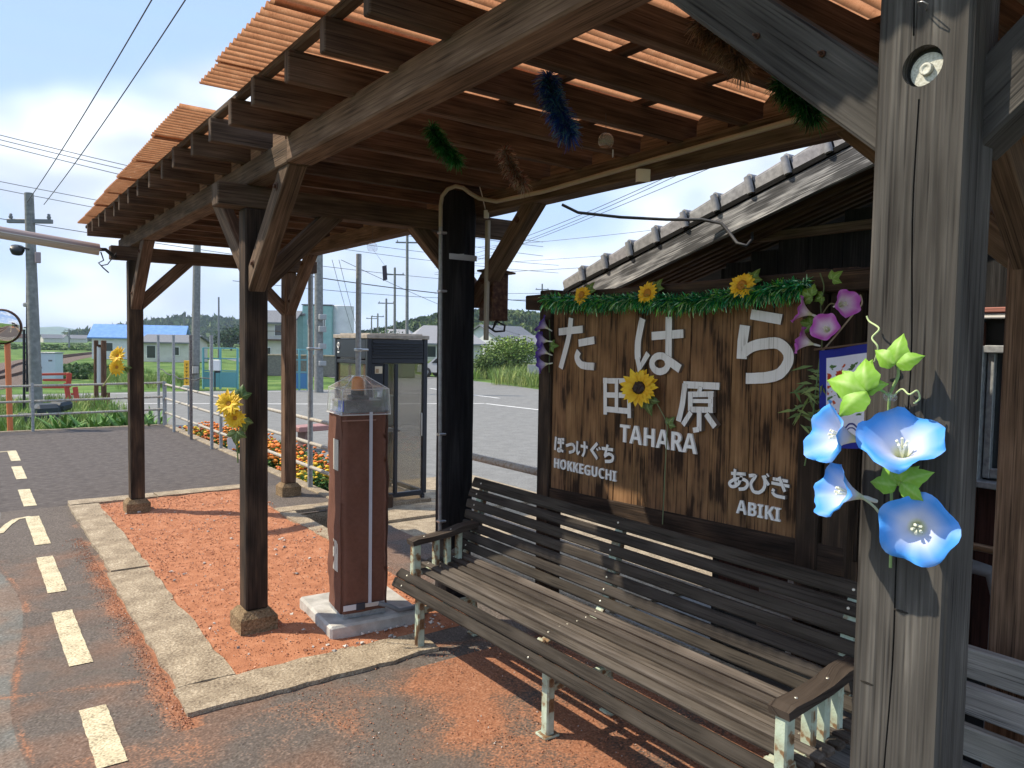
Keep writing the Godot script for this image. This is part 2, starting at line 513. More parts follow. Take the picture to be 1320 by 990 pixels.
func platform_map() -> StandardMaterial3D:
	# asphalt with red gravel dust trodden over it, x -0.7..3.0, z -8.2..-1.0
	var w := 1024
	var h := 2048
	var sp := noise_bytes(w, h, 201, 0.28, 2)
	var gr := noise_bytes(w, h, 202, 0.7, 1, 0, 0, FastNoiseLite.TYPE_VALUE)
	var pa := noise_bytes(256, 512, 203, 0.03, 5, w, h)
	var pb := noise_bytes(128, 256, 204, 0.05, 4, w, h)
	var A := lut([[0.0, C(.055, .046, .041)], [0.45, C(.118, .1, .088)], [0.75, C(.165, .14, .123)], [1.0, C(.29, .255, .23)]])
	var R := lut([[0.0, C(.15, .06, .033)], [0.4, C(.29, .12, .064)], [0.7, C(.38, .17, .095)], [1.0, C(.52, .29, .19)]])
	var G := lut([[0.0, C(.08, .078, .07)], [0.5, C(.15, .148, .135)], [1.0, C(.28, .27, .25)]])
	var d := PackedByteArray(); d.resize(w * h * 3)
	var hh := PackedByteArray(); hh.resize(w * h)
	for y in h:
		var Z := -8.2 + 7.2 * y / h
		for x in w:
			var X := -0.7 + 3.7 * x / w
			var k := y * w + x
			var s := sp[k] * 0.4 + gr[k] * 0.6
			s = clampf((s - 128.0) * 1.3 + 132.0, 0, 255)
			var pn := pa[k] / 255.0 - 0.5
			var qn := pb[k] / 255.0 - 0.5
			# red grit: along the kerb, in the joint by the platform edge, and trodden out in front of the bench
			var du := 0.0
			if Z < -3.2:
				du = 0.75 - absf(X - 0.75) / 0.13
				du = maxf(du, 0.3 - absf(X - 0.22 - 0.06 * sin(Z * 2.1)) / 0.05)
				du = maxf(du, 0.35 - absf(Z + 3.98 - 0.3 * X) / 0.08)
				du += pn * 1.3
				if Z < -5.6: du -= (-5.6 - Z) * 0.5
			else:
				du = smoothstep(1.35, 1.95, X) * 0.75 - 0.05 + pn * 1.5 + qn * 0.8
				du = maxf(du, 0.25 - absf(X - 0.25) / 0.06 + pn)
			du += (s - 128.0) / 255.0 * 1.1
			du = clampf(du * 1.5, 0.0, 0.93)
			du = maxf(du, clampf(0.1 + qn * 0.8, 0, 0.3) if Z > -6.5 else 0.0)
			var q := int(clampf(s + pn * 35.0, 0, 255)) * 3
			var ar := A[q]; var ag := A[q + 1]; var ab := A[q + 2]
			if X < 0.2 + 0.06 * sin(Z * 2.1):
				ar = G[q]; ag = G[q + 1]; ab = G[q + 2]
			d[k * 3] = int(ar + (R[q] - ar) * du); d[k * 3 + 1] = int(ag + (R[q + 1] - ag) * du); d[k * 3 + 2] = int(ab + (R[q + 2] - ab) * du)
			hh[k] = int(s)
	var m := StandardMaterial3D.new()
	m.albedo_texture = to_tex(w, h, d)
	m.normal_enabled = true
	m.normal_texture = bump_tex(w, h, hh, 3.0)
	m.normal_scale = 0.4
	m.roughness = 0.92
	m.metallic_specular = 0.3
	return m

func rect(mb: MB, x0: float, z0: float, x1: float, z1: float, y: float, mapped := false) -> void:
	var p := [Vector3(x0, y, z0), Vector3(x1, y, z0), Vector3(x1, y, z1), Vector3(x0, y, z1)]
	var u := []
	for q in p: u.append(Vector2((q.x + 0.7) / 3.7, (q.z + 8.2) / 7.2) if mapped else Vector2(q.x, q.z))
	mb.poly(p, u, Vector3.UP)

func flat(mb: MB, pts: Array, y: float) -> void:
	var p := v2(pts)
	var tr := Geometry2D.triangulate_polygon(p)
	for k in range(0, tr.size(), 3):
		var a := []
		for e in 3: a.append(p[tr[k + e]])
		mb.poly(a.map(func(q): return Vector3(q.x, y, q.y)), a, Vector3.UP)

func strip(mb: MB, pts: Array, w: float, y: float) -> void:
	var p := v2(pts)
	for k in p.size() - 1:
		var d := (p[k + 1] - p[k]).normalized()
		var o := Vector2(-d.y, d.x) * w * 0.5
		var a := [p[k] - o, p[k + 1] - o, p[k + 1] + o, p[k] + o]
		mb.poly(a.map(func(q): return Vector3(q.x, y, q.y)), a, Vector3.UP)

# a slab of cast concrete with broken edges
func slab(x0: float, z0: float, x1: float, z1: float, y: float, thick: float, rough := 0.02, step := 0.07) -> MB:
	var p := PackedVector2Array()
	var corner := [Vector2(x0, z0), Vector2(x1, z0), Vector2(x1, z1), Vector2(x0, z1)]
	for k in 4:
		var a: Vector2 = corner[k]
		var b: Vector2 = corner[(k + 1) % 4]
		var m := maxi(int(a.distance_to(b) / step), 1)
		for e in m:
			var q := a.lerp(b, float(e) / m)
			if e: q += Vector2(rng.randf_range(-rough, rough), rng.randf_range(-rough, rough))
			p.append(q)
	var mb := MB.new()
	mb.prism(Transform3D(Basis(Vector3.RIGHT, Vector3.BACK, Vector3.DOWN), Vector3(0, y, 0)), p, thick)
	return mb

func pebble(r: float) -> MB:
	var mb := MB.new()
	var p := [Vector3(1, 0, 0), Vector3(-1, 0.1, 0), Vector3(0, 0.8, 0.1), Vector3(0.1, -0.7, 0), Vector3(0, 0.1, 1), Vector3(0.1, 0, -0.9)]
	for f in [[0, 2, 4], [4, 2, 1], [1, 2, 5], [5, 2, 0], [0, 4, 3], [4, 1, 3], [1, 5, 3], [5, 0, 3]]:
		var q := []
		for e in f: q.append(p[e] * r)
		mb.poly(q, [Vector2.ZERO, Vector2.RIGHT, Vector2.DOWN], q[0] + q[1] + q[2])
	return mb

func scatter(called: String, label: String, category: String, mesh: Mesh, mat: Material, xs: Array, cols: Array, parent: Node = null) -> MultiMeshInstance3D:
	var mm := MultiMesh.new()
	mm.transform_format = MultiMesh.TRANSFORM_3D
	mm.use_colors = true
	mm.mesh = mesh
	mm.instance_count = xs.size()
	for k in xs.size():
		mm.set_instance_transform(k, xs[k])
		mm.set_instance_color(k, cols[k])
	var o := MultiMeshInstance3D.new()
	o.multimesh = mm
	o.material_override = mat
	if parent:
		o.name = called
		parent.add_child(o, true)
		o.set_meta("kind", "stuff")
	else:
		o.name = numbered(called)
		add_child(o, true)
		tag(o, label, category, "", "stuff")
	return o

func build_ground() -> void:
	var mb := MB.new()
	rect(mb, -1500, -2600, 1800, 400, ROAD - 0.02)
	ground("ground", mb, M.grass)

	# platform: asphalt top in sheets round the sunk drain, retaining edges
	mb = MB.new()
	rect(mb, -1.1, -15.0, 3.0, -8.2, 0.0)
	var plat := ground("platform", mb, M.asphalt)
	mb = MB.new()
	rect(mb, -1.1, -8.2, 2.46, 3.0, 0.0, true)
	rect(mb, 2.46, -5.9, 3.0, 3.0, 0.0, true)
	rect(mb, 2.46, -8.2, 3.0, -6.72, 0.0, true)
	obj("worn_surface", mb, platform_map(), plat)
	mb = MB.new()
	mb.box(xf(Vector3(3.05, -0.3, -10.8)), Vector3(0.12, 0.64, 8.2), 0.01, Color(.9, .9, .9))
	mb.box(xf(Vector3(1.0, -0.3, -15.06)), Vector3(4.2, 0.63, 0.12), 0.01, Color(.8, .8, .8))
	mb.box(xf(Vector3(3.05, -0.3, -0.85)), Vector3(0.12, 0.62, 7.7), 0.01, Color(.8, .8, .8))
	obj("retaining_edge", mb, M.concrete, plat)
	mb = MB.new()                                    # the drain: four walls and a floor
	mb.box(xf(Vector3(2.44, -0.26, -6.31)), Vector3(0.05, 0.5, 0.86), 0.0)
	mb.box(xf(Vector3(3.0, -0.26, -6.31)), Vector3(0.06, 0.5, 0.86), 0.0)
	mb.box(xf(Vector3(2.72, -0.26, -6.75)), Vector3(0.56, 0.5, 0.05), 0.0)
	mb.box(xf(Vector3(2.72, -0.26, -5.87)), Vector3(0.56, 0.5, 0.05), 0.0)
	mb.box(xf(Vector3(2.72, -0.49, -6.31)), Vector3(0.6, 0.05, 0.9), 0.0)
	obj("drain_pit", mb, M.concrete, plat)
	var k := 0
	for dsh in [[.43, -3.08, -3.62], [.445, -4.14, -5.02], [.46, -5.42, -6.35], [.48, -6.74, -7.85], [.5, -8.35, -9.3], [.52, -10.0, -11.0], [.54, -11.5, -12.55], [.4, -1.5, -2.6]]:
		var p := PackedVector2Array()
		var w := 0.052
		var z: float = dsh[1]
		var pts := []
		var steps := 14
		for e in steps + 1: pts.append(Vector2(dsh[0] - w + rng.randf_range(-.002, .002), lerpf(dsh[1], dsh[2], float(e) / steps)))
		for e in steps + 1: pts.append(Vector2(dsh[0] + w + rng.randf_range(-.002, .002), lerpf(dsh[2], dsh[1], float(e) / steps)))
		for q in pts: p.append(q)
		mb = MB.new()
		var fl := []
		for q in p: fl.append(q.x); fl.append(q.y)
		flat(mb, fl, 0.004)
		obj("painted_dash", mb, M.paint, plat)
		k += 1
	for ln in [[.47, -7.85, .36, -7.8, .29, -7.6, .22, -7.3, .05, -7.25], [.53, -12.5, .3, -12.45, .0, -12.45]]:
		mb = MB.new()
		strip(mb, ln, 0.055, 0.005)
		obj("painted_line", mb, M.paint, plat)

	# the bed of red gravel and its kerbs
	mb = MB.new()
	var f := FastNoiseLite.new(); f.seed = 7; f.frequency = 2.2; f.fractal_octaves = 4
	var nx := 30; var nz := 90
	for zz in nz + 1:
		for xx in nx + 1:
			var q := Vector3(lerpf(0.98, 2.4, float(xx) / nx), 0, lerpf(-8.14, -3.53, float(zz) / nz))
			q.y = 0.016 + f.get_noise_2d(q.x, q.z) * 0.018
			if xx == 0 or xx == nx or zz == 0 or zz == nz: q.y = -0.01
			mb.add(q, Vector3.UP, Vector2(q.x, q.z), Color.WHITE)
	for zz in nz:
		for xx in nx:
			var a := zz * (nx + 1) + xx
			mb.tri(a, a + 1, a + nx + 1); mb.tri(a + 1, a + nx + 2, a + nx + 1)
	var bed := ground("gravel_bed", mb, M.red_gravel)
	var xs := []; var cs := []
	for e in 14000:
		var q := Vector3(rng.randf_range(1.0, 2.42), 0.018, rng.randf_range(-8.05, -3.55))
		q.y = 0.018 + f.get_noise_2d(q.x, q.z) * 0.022
		var s := rng.randf_range(0.4, 1.0) if rng.randf() < 0.93 else rng.randf_range(1.0, 2.2)
		xs.append(Transform3D(Basis.from_euler(Vector3(rng.randf() * 6, rng.randf() * 6, rng.randf() * 6)).scaled(Vector3.ONE * s), q))
		var g := rng.randf()
		if g < 0.045: cs.append(Color(.6, .52, .45))
		elif g < 0.07: cs.append(Color(.16, .15, .15))
		else: cs.append(Color(.42, .175, .09) * rng.randf_range(0.6, 1.4))
	for e in 5000:                                   # grit carried out in front of the bench and along the kerbs
		var q := Vector3(rng.randf_range(0.9, 2.9), 0.004, rng.randf_range(-3.3, -1.6))
		if f.get_noise_2d(q.x * 0.5, q.z * 0.5) + (q.x - 1.7) * 0.5 < rng.randf_range(-0.2, 0.25): q = Vector3(0.75 - absf(rng.randfn(0, 0.05)), 0.004, rng.randf_range(-6.8, -3.2))
		xs.append(Transform3D(Basis.from_euler(Vector3(rng.randf() * 6, rng.randf() * 6, 0)).scaled(Vector3.ONE * rng.randf_range(0.35, 0.9)), q))
		cs.append(Color(.34, .14, .075) * rng.randf_range(0.5, 1.5) if rng.randf() > 0.04 else Color(.55, .5, .45))
	scatter("loose_gravel", "loose red gravel grains lying on the bed and round the bench", "gravel", pebble(0.0052).mesh(), M.plain, xs, cs)
	xs = []; cs = []
	for e in 90:
		var q := Vector3(rng.randf_range(1.1, 2.4), 0.022, rng.randf_range(-7.5, -3.5))
		if e < 30: q = Vector3(rng.randf_range(1.4, 2.2), 0.022, rng.randf_range(-3.75, -3.55))
		xs.append(Transform3D(Basis.from_euler(Vector3(rng.randf() * 6, rng.randf() * 6, rng.randf() * 6)).scaled(Vector3(1.2, 0.7, 1) * rng.randf_range(0.6, 1.6)), q))
		cs.append([Color(.5, .46, .42), Color(.3, .29, .28), Color(.62, .58, .52)][e % 3])
	scatter("pale_stones", "pale stone chips lying among the red gravel", "stones", pebble(0.0105).mesh(), M.plain, xs, cs)
	var kb := [slab(.765, -3.575, 1.02, -5.62, .022, .1, .012, .11), slab(.79, -5.645, 1.03, -8.06, .026, .1, .012, .12), slab(.745, -3.3, 1.62, -3.57, .02, .1, .012), slab(1.625, -3.31, 1.98, -3.56, .018, .1, .018), slab(.8, -8.08, 1.55, -8.3, .03, .1, .008), slab(1.56, -8.09, 2.55, -8.31, .03, .1, .008), slab(2.33, -5.0, 2.47, -6.75, .028, .12, .012), slab(2.34, -6.77, 2.98, -6.96, .028, .12, .01)]
	for s in kb: obj("kerb_slab", s, M.concrete, bed)

	# road, forecourt and steps
	mb = MB.new()
	flat(mb, [-60, -33.5, -60, -27.0, 3.11, -27.0, 3.11, -15.2, 4.3, -15.0, 4.2, -8.0, 3.11, -7.0, 3.11, 20, 24, 20, 22.3, -8, 21.9, -27.4, 23.2, -33.5, 26.5, -60, 31, -90, 24, -90, 19.5, -60, 17.0, -38, 15.5, -32.5, 13, -31.2, 6.3, -32.4], ROAD)
	var road := ground("road", mb, M.road)
	mb = MB.new()
	strip(mb, [-40, -27.6, 1, -27.4, 5.15, -26.4, 10.3, -23.75, 13.2, -22.7, 14.9, -22.0], 0.16, ROAD + 0.005)
	obj("painted_line", mb, M.road_paint, road)
	mb = MB.new()
	strip(mb, [14.9, -21.9, 15.1, -18.4, 15.3, -6, 15.3, 18], 0.16, ROAD + 0.006)
	obj("painted_line", mb, M.road_paint, road)
	for s in [[17.6, -30.5, 17.2, -27.8], [17.0, -26.3, 16.9, -23.9], [18.0, -22.8, 18.1, -20.6], [18.4, -19.4, 18.5, -17.4]]:
		mb = MB.new()
		strip(mb, s, 0.14, ROAD + 0.005)
		obj("painted_dash", mb, M.road_paint, road)
	mb = MB.new()
	strip(mb, [-30, -31.9, 6, -31.6, 12.6, -30.3], 0.13, ROAD + 0.005)
	obj("painted_line", mb, M.road_paint, road)
	var pav := ground("pavement", slab(3.7, -4.2, 6.6, -5.95, ROAD + .03, .06, .004, .3), M.concrete)
	for s in [slab(3.7, -5.97, 6.6, -7.7, ROAD + .028, .06, .004, .3), slab(3.55, -7.72, 6.4, -9.9, ROAD + .06, .1, .004, .3), slab(3.12, -4.7, 3.68, -6.7, ROAD + .22, .3, .004, .3)]: obj("paving_slab", s, M.concrete, pav)

	# railway beyond the level crossing
	var line := [Vector2(-2.6, 6), Vector2(-2.6, -27), Vector2(1.90, -48.25), Vector2(3.85, -65.30), Vector2(7.77, -87.29), Vector2(14.67, -114.49), Vector2(26.81, -158.23), Vector2(60.56, -247.12)]
	var bz := Curve2D.new()
	for q in line.size():
		var tg: Vector2 = (line[mini(q + 1, line.size() - 1)] - line[maxi(q - 1, 0)]) * 0.16
		bz.add_point(line[q], -tg, tg)
	var pts := bz.tessellate_even_length(5, 1.5)
	mb = MB.new()
	var fl := []
	for q in pts: fl.append(q.x); fl.append(q.y)
	for q in pts.size() - 1:
		var d := (pts[q + 1] - pts[q]).normalized()
		var o := Vector2(-d.y, d.x)
		var a := pts[q]; var b := pts[q + 1]
		var row := [[-2.3, ROAD - 0.01], [-1.5, -0.46], [1.5, -0.46], [2.3, ROAD - 0.01]]
		for e in 3:
			var r0: Array = row[e]; var r1: Array = row[e + 1]
			mb.poly([Vector3(a.x + o.x * r0[0], r0[1], a.y + o.y * r0[0]), Vector3(b.x + o.x * r0[0], r0[1], b.y + o.y * r0[0]), Vector3(b.x + o.x * r1[0], r1[1], b.y + o.y * r1[0]), Vector3(a.x + o.x * r1[0], r1[1], a.y + o.y * r1[0])],
				[Vector2(q, r0[0]), Vector2(q + 1, r0[0]), Vector2(q + 1, r1[0]), Vector2(q, r1[0])], Vector3.UP, Color.WHITE)
	var tr := ground("railway_track", mb, M.ballast)
	for s in [-0.53, 0.53]:
		mb = MB.new()
		for q in pts.size() - 1:
			var d := (pts[q + 1] - pts[q]).normalized()
			var o: Vector2 = Vector2(-d.y, d.x) * s
			mb.bar(Vector3(pts[q].x + o.x, -0.39, pts[q].y + o.y), Vector3(pts[q + 1].x + o.x, -0.39, pts[q + 1].y + o.y), 0.07, 0.14, Vector3.UP, 0.0)
		obj("rail", mb, M.rust, tr)

# ---------------------------------------------------------------- the timber shelter

func member(parent: Node, called: String, a: Vector3, b: Vector3, w: float, h: float, mat: Material, side := Vector3.UP, bev := 0.006, lo := 0.55, hi := 0.75) -> MeshInstance3D:
	var mb := MB.new()
	mb.bar(a, b, w, h, side, bev, tone(lo, hi), ro())
	return obj(called, mb, mat, parent)

func bolt(parent: Node, at: Vector3, dir: Vector3, r := 0.02) -> void:
	var mb := MB.new()
	var b := Basis(Quaternion(Vector3.UP, dir.normalized()))
	mb.lathe(Transform3D(b, at), [Vector2(0, -0.002), Vector2(r, -0.002), Vector2(r, 0.003), Vector2(r * 0.6, 0.003)], 14, Color.WHITE)
	mb.lathe(Transform3D(b, at), [Vector2(r * 0.5, 0.003), Vector2(r * 0.5, 0.012), Vector2(r * 0.42, 0.014), Vector2(0, 0.014)], 6, Color.WHITE)
	obj("bolt", mb, M.rust, parent)

func footing(parent: Node, x: float, z: float, s := 0.2) -> void:
	var mb := MB.new()
	var h := s * 0.5
	var b := h - 0.028
	var prof := [[h, -0.05], [h, 0.095], [h - 0.012, 0.108], [b, 0.13]]
	for k in 3:
		for f in 4:
			var q := func(r: float, y: float, e: int) -> Vector3:
				var g: Array = [[-1, -1], [1, -1], [1, 1], [-1, 1]][e % 4]
				return Vector3(x + g[0] * r, y, z + g[1] * r)
			var a0: Vector3 = q.call(prof[k][0], prof[k][1], f); var a1: Vector3 = q.call(prof[k][0], prof[k][1], f + 1)
			var b0: Vector3 = q.call(prof[k + 1][0], prof[k + 1][1], f); var b1: Vector3 = q.call(prof[k + 1][0], prof[k + 1][1], f + 1)
			mb.poly([a0, a1, b1, b0], [Vector2(0, prof[k][1]), Vector2(s, prof[k][1]), Vector2(s, prof[k + 1][1]), Vector2(0, prof[k + 1][1])], (a0 + b1) * 0.5 - Vector3(x, 0.0, z), Color(.62, .53, .42))
	mb.poly([Vector3(x - b, .13, z - b), Vector3(x + b, .13, z - b), Vector3(x + b, .13, z + b), Vector3(x - b, .13, z + b)], [Vector2.ZERO, Vector2(b, 0), Vector2(b, b), Vector2(0, b)], Vector3.UP, Color(.62, .53, .42))
	obj("footing", mb, M.concrete, parent)

# the near post: weathered face with a long shake (a real slit) and a countersunk bolt
func near_post(parent: Node) -> void:
	var mb := MB.new()
	var x0 := 1.21; var x1 := 1.295
	var z0 := -0.664; var z1 := -0.519
	var y0 := 0.0; var y1 := 2.3
	var off := Vector2(2.3, 1.1)
	var face := func(y: float, z: float, dx: float) -> Vector3: return Vector3(x0 + dx, y, z)
	var crack := func(y: float) -> float: return -0.5945 + 0.004 * sin(y * 5.0) + 0.003 * sin(y * 13.0) + (y - 1.6) * 0.003 - (0.012 if y > 2.07 else 0.0)
	var hc := Vector2(-0.5905, 2.042)               # the countersink: z, y
	var hr := 0.031
	var rows := [0.0]
	while rows[-1] < 1.98: rows.append(rows[-1] + 0.06)
	rows[-1] = hc.y - 0.05
	rows.append(hc.y + 0.05)
	while rows[-1] < 2.22: rows.append(rows[-1] + 0.06)
	rows.append(2.3)
	var bev := 0.007
	var quad := func(a: Vector3, b: Vector3, c: Vector3, d: Vector3, out: Vector3) -> void:
		mb.poly([a, b, c, d], [Vector2(a.y, a.z + a.x), Vector2(b.y, b.z + b.x), Vector2(c.y, c.z + c.x), Vector2(d.y, d.z + d.x)].map(func(u): return u + off), out)
	for k in rows.size() - 1:
		var ya: float = rows[k]; var yb: float = rows[k + 1]
		var L := Vector3.LEFT
		if absf(ya - (hc.y - 0.05)) < 1e-4:
			var n := 32
			for e in n:
				var a0 := TAU * e / n; var a1 := TAU * (e + 1) / n
				var c0 := Vector2(cos(a0), sin(a0)); var c1 := Vector2(cos(a1), sin(a1))
				var sq := func(c: Vector2) -> Vector2:
					var m := maxf(absf(c.x), absf(c.y))
					var q := c / m
					return Vector2(lerpf(z0 + bev, hc.x, 1.0 + q.x) if q.x < 0 else lerpf(hc.x, z1 - bev, q.x), hc.y + q.y * 0.05)
				var s0: Vector2 = sq.call(c0); var s1: Vector2 = sq.call(c1)
				var h0 := hc + c0 * hr; var h1 := hc + c1 * hr
				quad.call(face.call(s0.y, s0.x, 0.0), face.call(s1.y, s1.x, 0.0), face.call(h1.y, h1.x, 0.0), face.call(h0.y, h0.x, 0.0), L)
				quad.call(face.call(h0.y, h0.x, 0.0), face.call(h1.y, h1.x, 0.0), face.call(h1.y, h1.x, 0.022), face.call(h0.y, h0.x, 0.022), Vector3(0, -c0.y, -c0.x))
				mb.poly([face.call(hc.y, hc.x, 0.022), face.call(h0.y, h0.x, 0.022), face.call(h1.y, h1.x, 0.022)], [off, off + Vector2(.01, 0), off + Vector2(0, .01)], L)
		else:
			var ca: float = crack.call(ya); var cb: float = crack.call(yb)
			var wa := 0.0014 if ya > 0.5 else 0.0008
			quad.call(face.call(ya, z0 + bev, 0.0), face.call(ya, ca - wa, 0.0), face.call(yb, cb - wa, 0.0), face.call(yb, z0 + bev, 0.0), L)
			quad.call(face.call(ya, ca + wa, 0.0), face.call(ya, z1 - bev, 0.0), face.call(yb, z1 - bev, 0.0), face.call(yb, cb + wa, 0.0), L)
			quad.call(face.call(ya, ca - wa, 0.0), face.call(ya, ca, 0.02), face.call(yb, cb, 0.02), face.call(yb, cb - wa, 0.0), Vector3(0, 0, 1))
			quad.call(face.call(ya, ca + wa, 0.0), face.call(ya, ca, 0.02), face.call(yb, cb, 0.02), face.call(yb, cb + wa, 0.0), Vector3(0, 0, -1))
	for s in [[z0, 1.0, Vector3(-1, 0, -1), Vector3(0, 0, -1)], [z1, -1.0, Vector3(-1, 0, 1), Vector3(0, 0, 1)]]:
		var z: float = s[0]; var g: float = s[1]
		quad.call(Vector3(x0, y0, z + g * bev), Vector3(x0 + bev, y0, z), Vector3(x0 + bev, y1, z), Vector3(x0, y1, z + g * bev), s[2])
		quad.call(Vector3(x0 + bev, y0, z), Vector3(x1, y0, z), Vector3(x1, y1, z), Vector3(x0 + bev, y1, z), s[3])
	quad.call(Vector3(x1, y0, z0), Vector3(x1, y0, z1), Vector3(x1, y1, z1), Vector3(x1, y1, z0), Vector3.RIGHT)
	mb.poly([Vector3(x0, y1, z0), Vector3(x1, y1, z0), Vector3(x1, y1, z1), Vector3(x0, y1, z1)], [off, off, off, off], Vector3.UP)
	var p := obj("post", mb, M.grey, parent)
	p.set_meta("label", "weathered silver grey post with a long crack and a sunk bolt")
	mb = MB.new()
	var b := Basis(Quaternion(Vector3.UP, Vector3(-1, 0.0, 0.0)))
	mb.lathe(Transform3D(b, Vector3(x0 + 0.018, hc.y - 0.003, hc.x + 0.001)), [Vector2(0, -0.002), Vector2(0.0265, -0.002), Vector2(0.0265, 0.002), Vector2(0.0255, 0.003), Vector2(0.01, 0.003)], 28)
	mb.lathe(Transform3D(b, Vector3(x0 + 0.018, hc.y - 0.003, hc.x + 0.001)), [Vector2(0.0095, 0.003), Vector2(0.0095, 0.0095), Vector2(0.0085, 0.0105), Vector2(0.0055, 0.0105), Vector2(0.005, 0.009), Vector2(0, 0.009)], 20)
	obj("bolt", mb, M.zinc, p)
	mb = MB.new()
	mb.tube([Vector3(1.200, 2.130, -0.593), Vector3(1.185, 2.131, -0.589), Vector3(1.180, 2.127, -0.579), Vector3(1.185, 2.123, -0.574), Vector3(1.200, 2.124, -0.582), Vector3(1.212, 2.126, -0.590)], 0.0011, 6)
	obj("hook", mb, M.steel, p)
	for kn in [Vector3(1.210, 1.183, -0.586), Vector3(1.210, 1.046, -0.637)]:   # knots standing a little proud
		mb = MB.new()
		mb.lathe(Transform3D(Basis(Quaternion(Vector3.UP, Vector3.LEFT)).scaled(Vector3(1, 0.25, 1.5)), kn), [Vector2(0.009, -0.001), Vector2(0.007, 0.0008), Vector2(0.004, 0.0008), Vector2(0, -0.0005)], 16, Color(.5, .46, .42))
		obj("knot", mb, M.grey, p)

func brace(parent: Node, a: Vector3, b: Vector3, across: Vector3, mat: Material, w := 0.09, h := 0.1) -> void:
	# the ends are let into post and beam
	var mb := MB.new()
	var d := (b - a).normalized()
	mb.bar(a - d * 0.05, b + d * 0.05, w, h, d.cross(across), 0.005, tone(.75, 1.0), ro())
	obj("brace", mb, mat, parent)

func sheet_mesh(z0: float, z1: float, x0: float, x1: float, y: float, drop: float) -> MB:
	var mb := MB.new()
	var pitch := 0.052
	var n := int((z1 - z0) / pitch * 8.0)
	var nx := 6
	var off := ro()
	for k in n + 1:
		var z := lerpf(z0, z1, float(k) / n)
		var ph := TAU * (z - z0) / pitch
		var dy := cos(ph) * 0.009
		var nz := sin(ph) * 0.009 * TAU / pitch
		var valley_tone := lerpf(.3, 1.0, smoothstep(-.85, .1, cos(ph))) * rng.randf_range(.9, 1.0)   # colour set darker in the valleys, so the ridges read
		for e in nx + 1:
			var fx := float(e) / nx
			var x := lerpf(x0, x1, fx)
			mb.add(Vector3(x, y + dy + drop * (x1 - x) + sin(z * 3.0 + x * 2.0) * 0.004, z), Vector3(0, 1, nz).normalized(), Vector2(x, z) + off, Color(valley_tone, valley_tone * .96, valley_tone * .92))
	for k in n:
		for e in nx:
			var a := k * (nx + 1) + e
			mb.tri(a, a + 1, a + nx + 1); mb.tri(a + 1, a + nx + 2, a + nx + 1)
	return mb

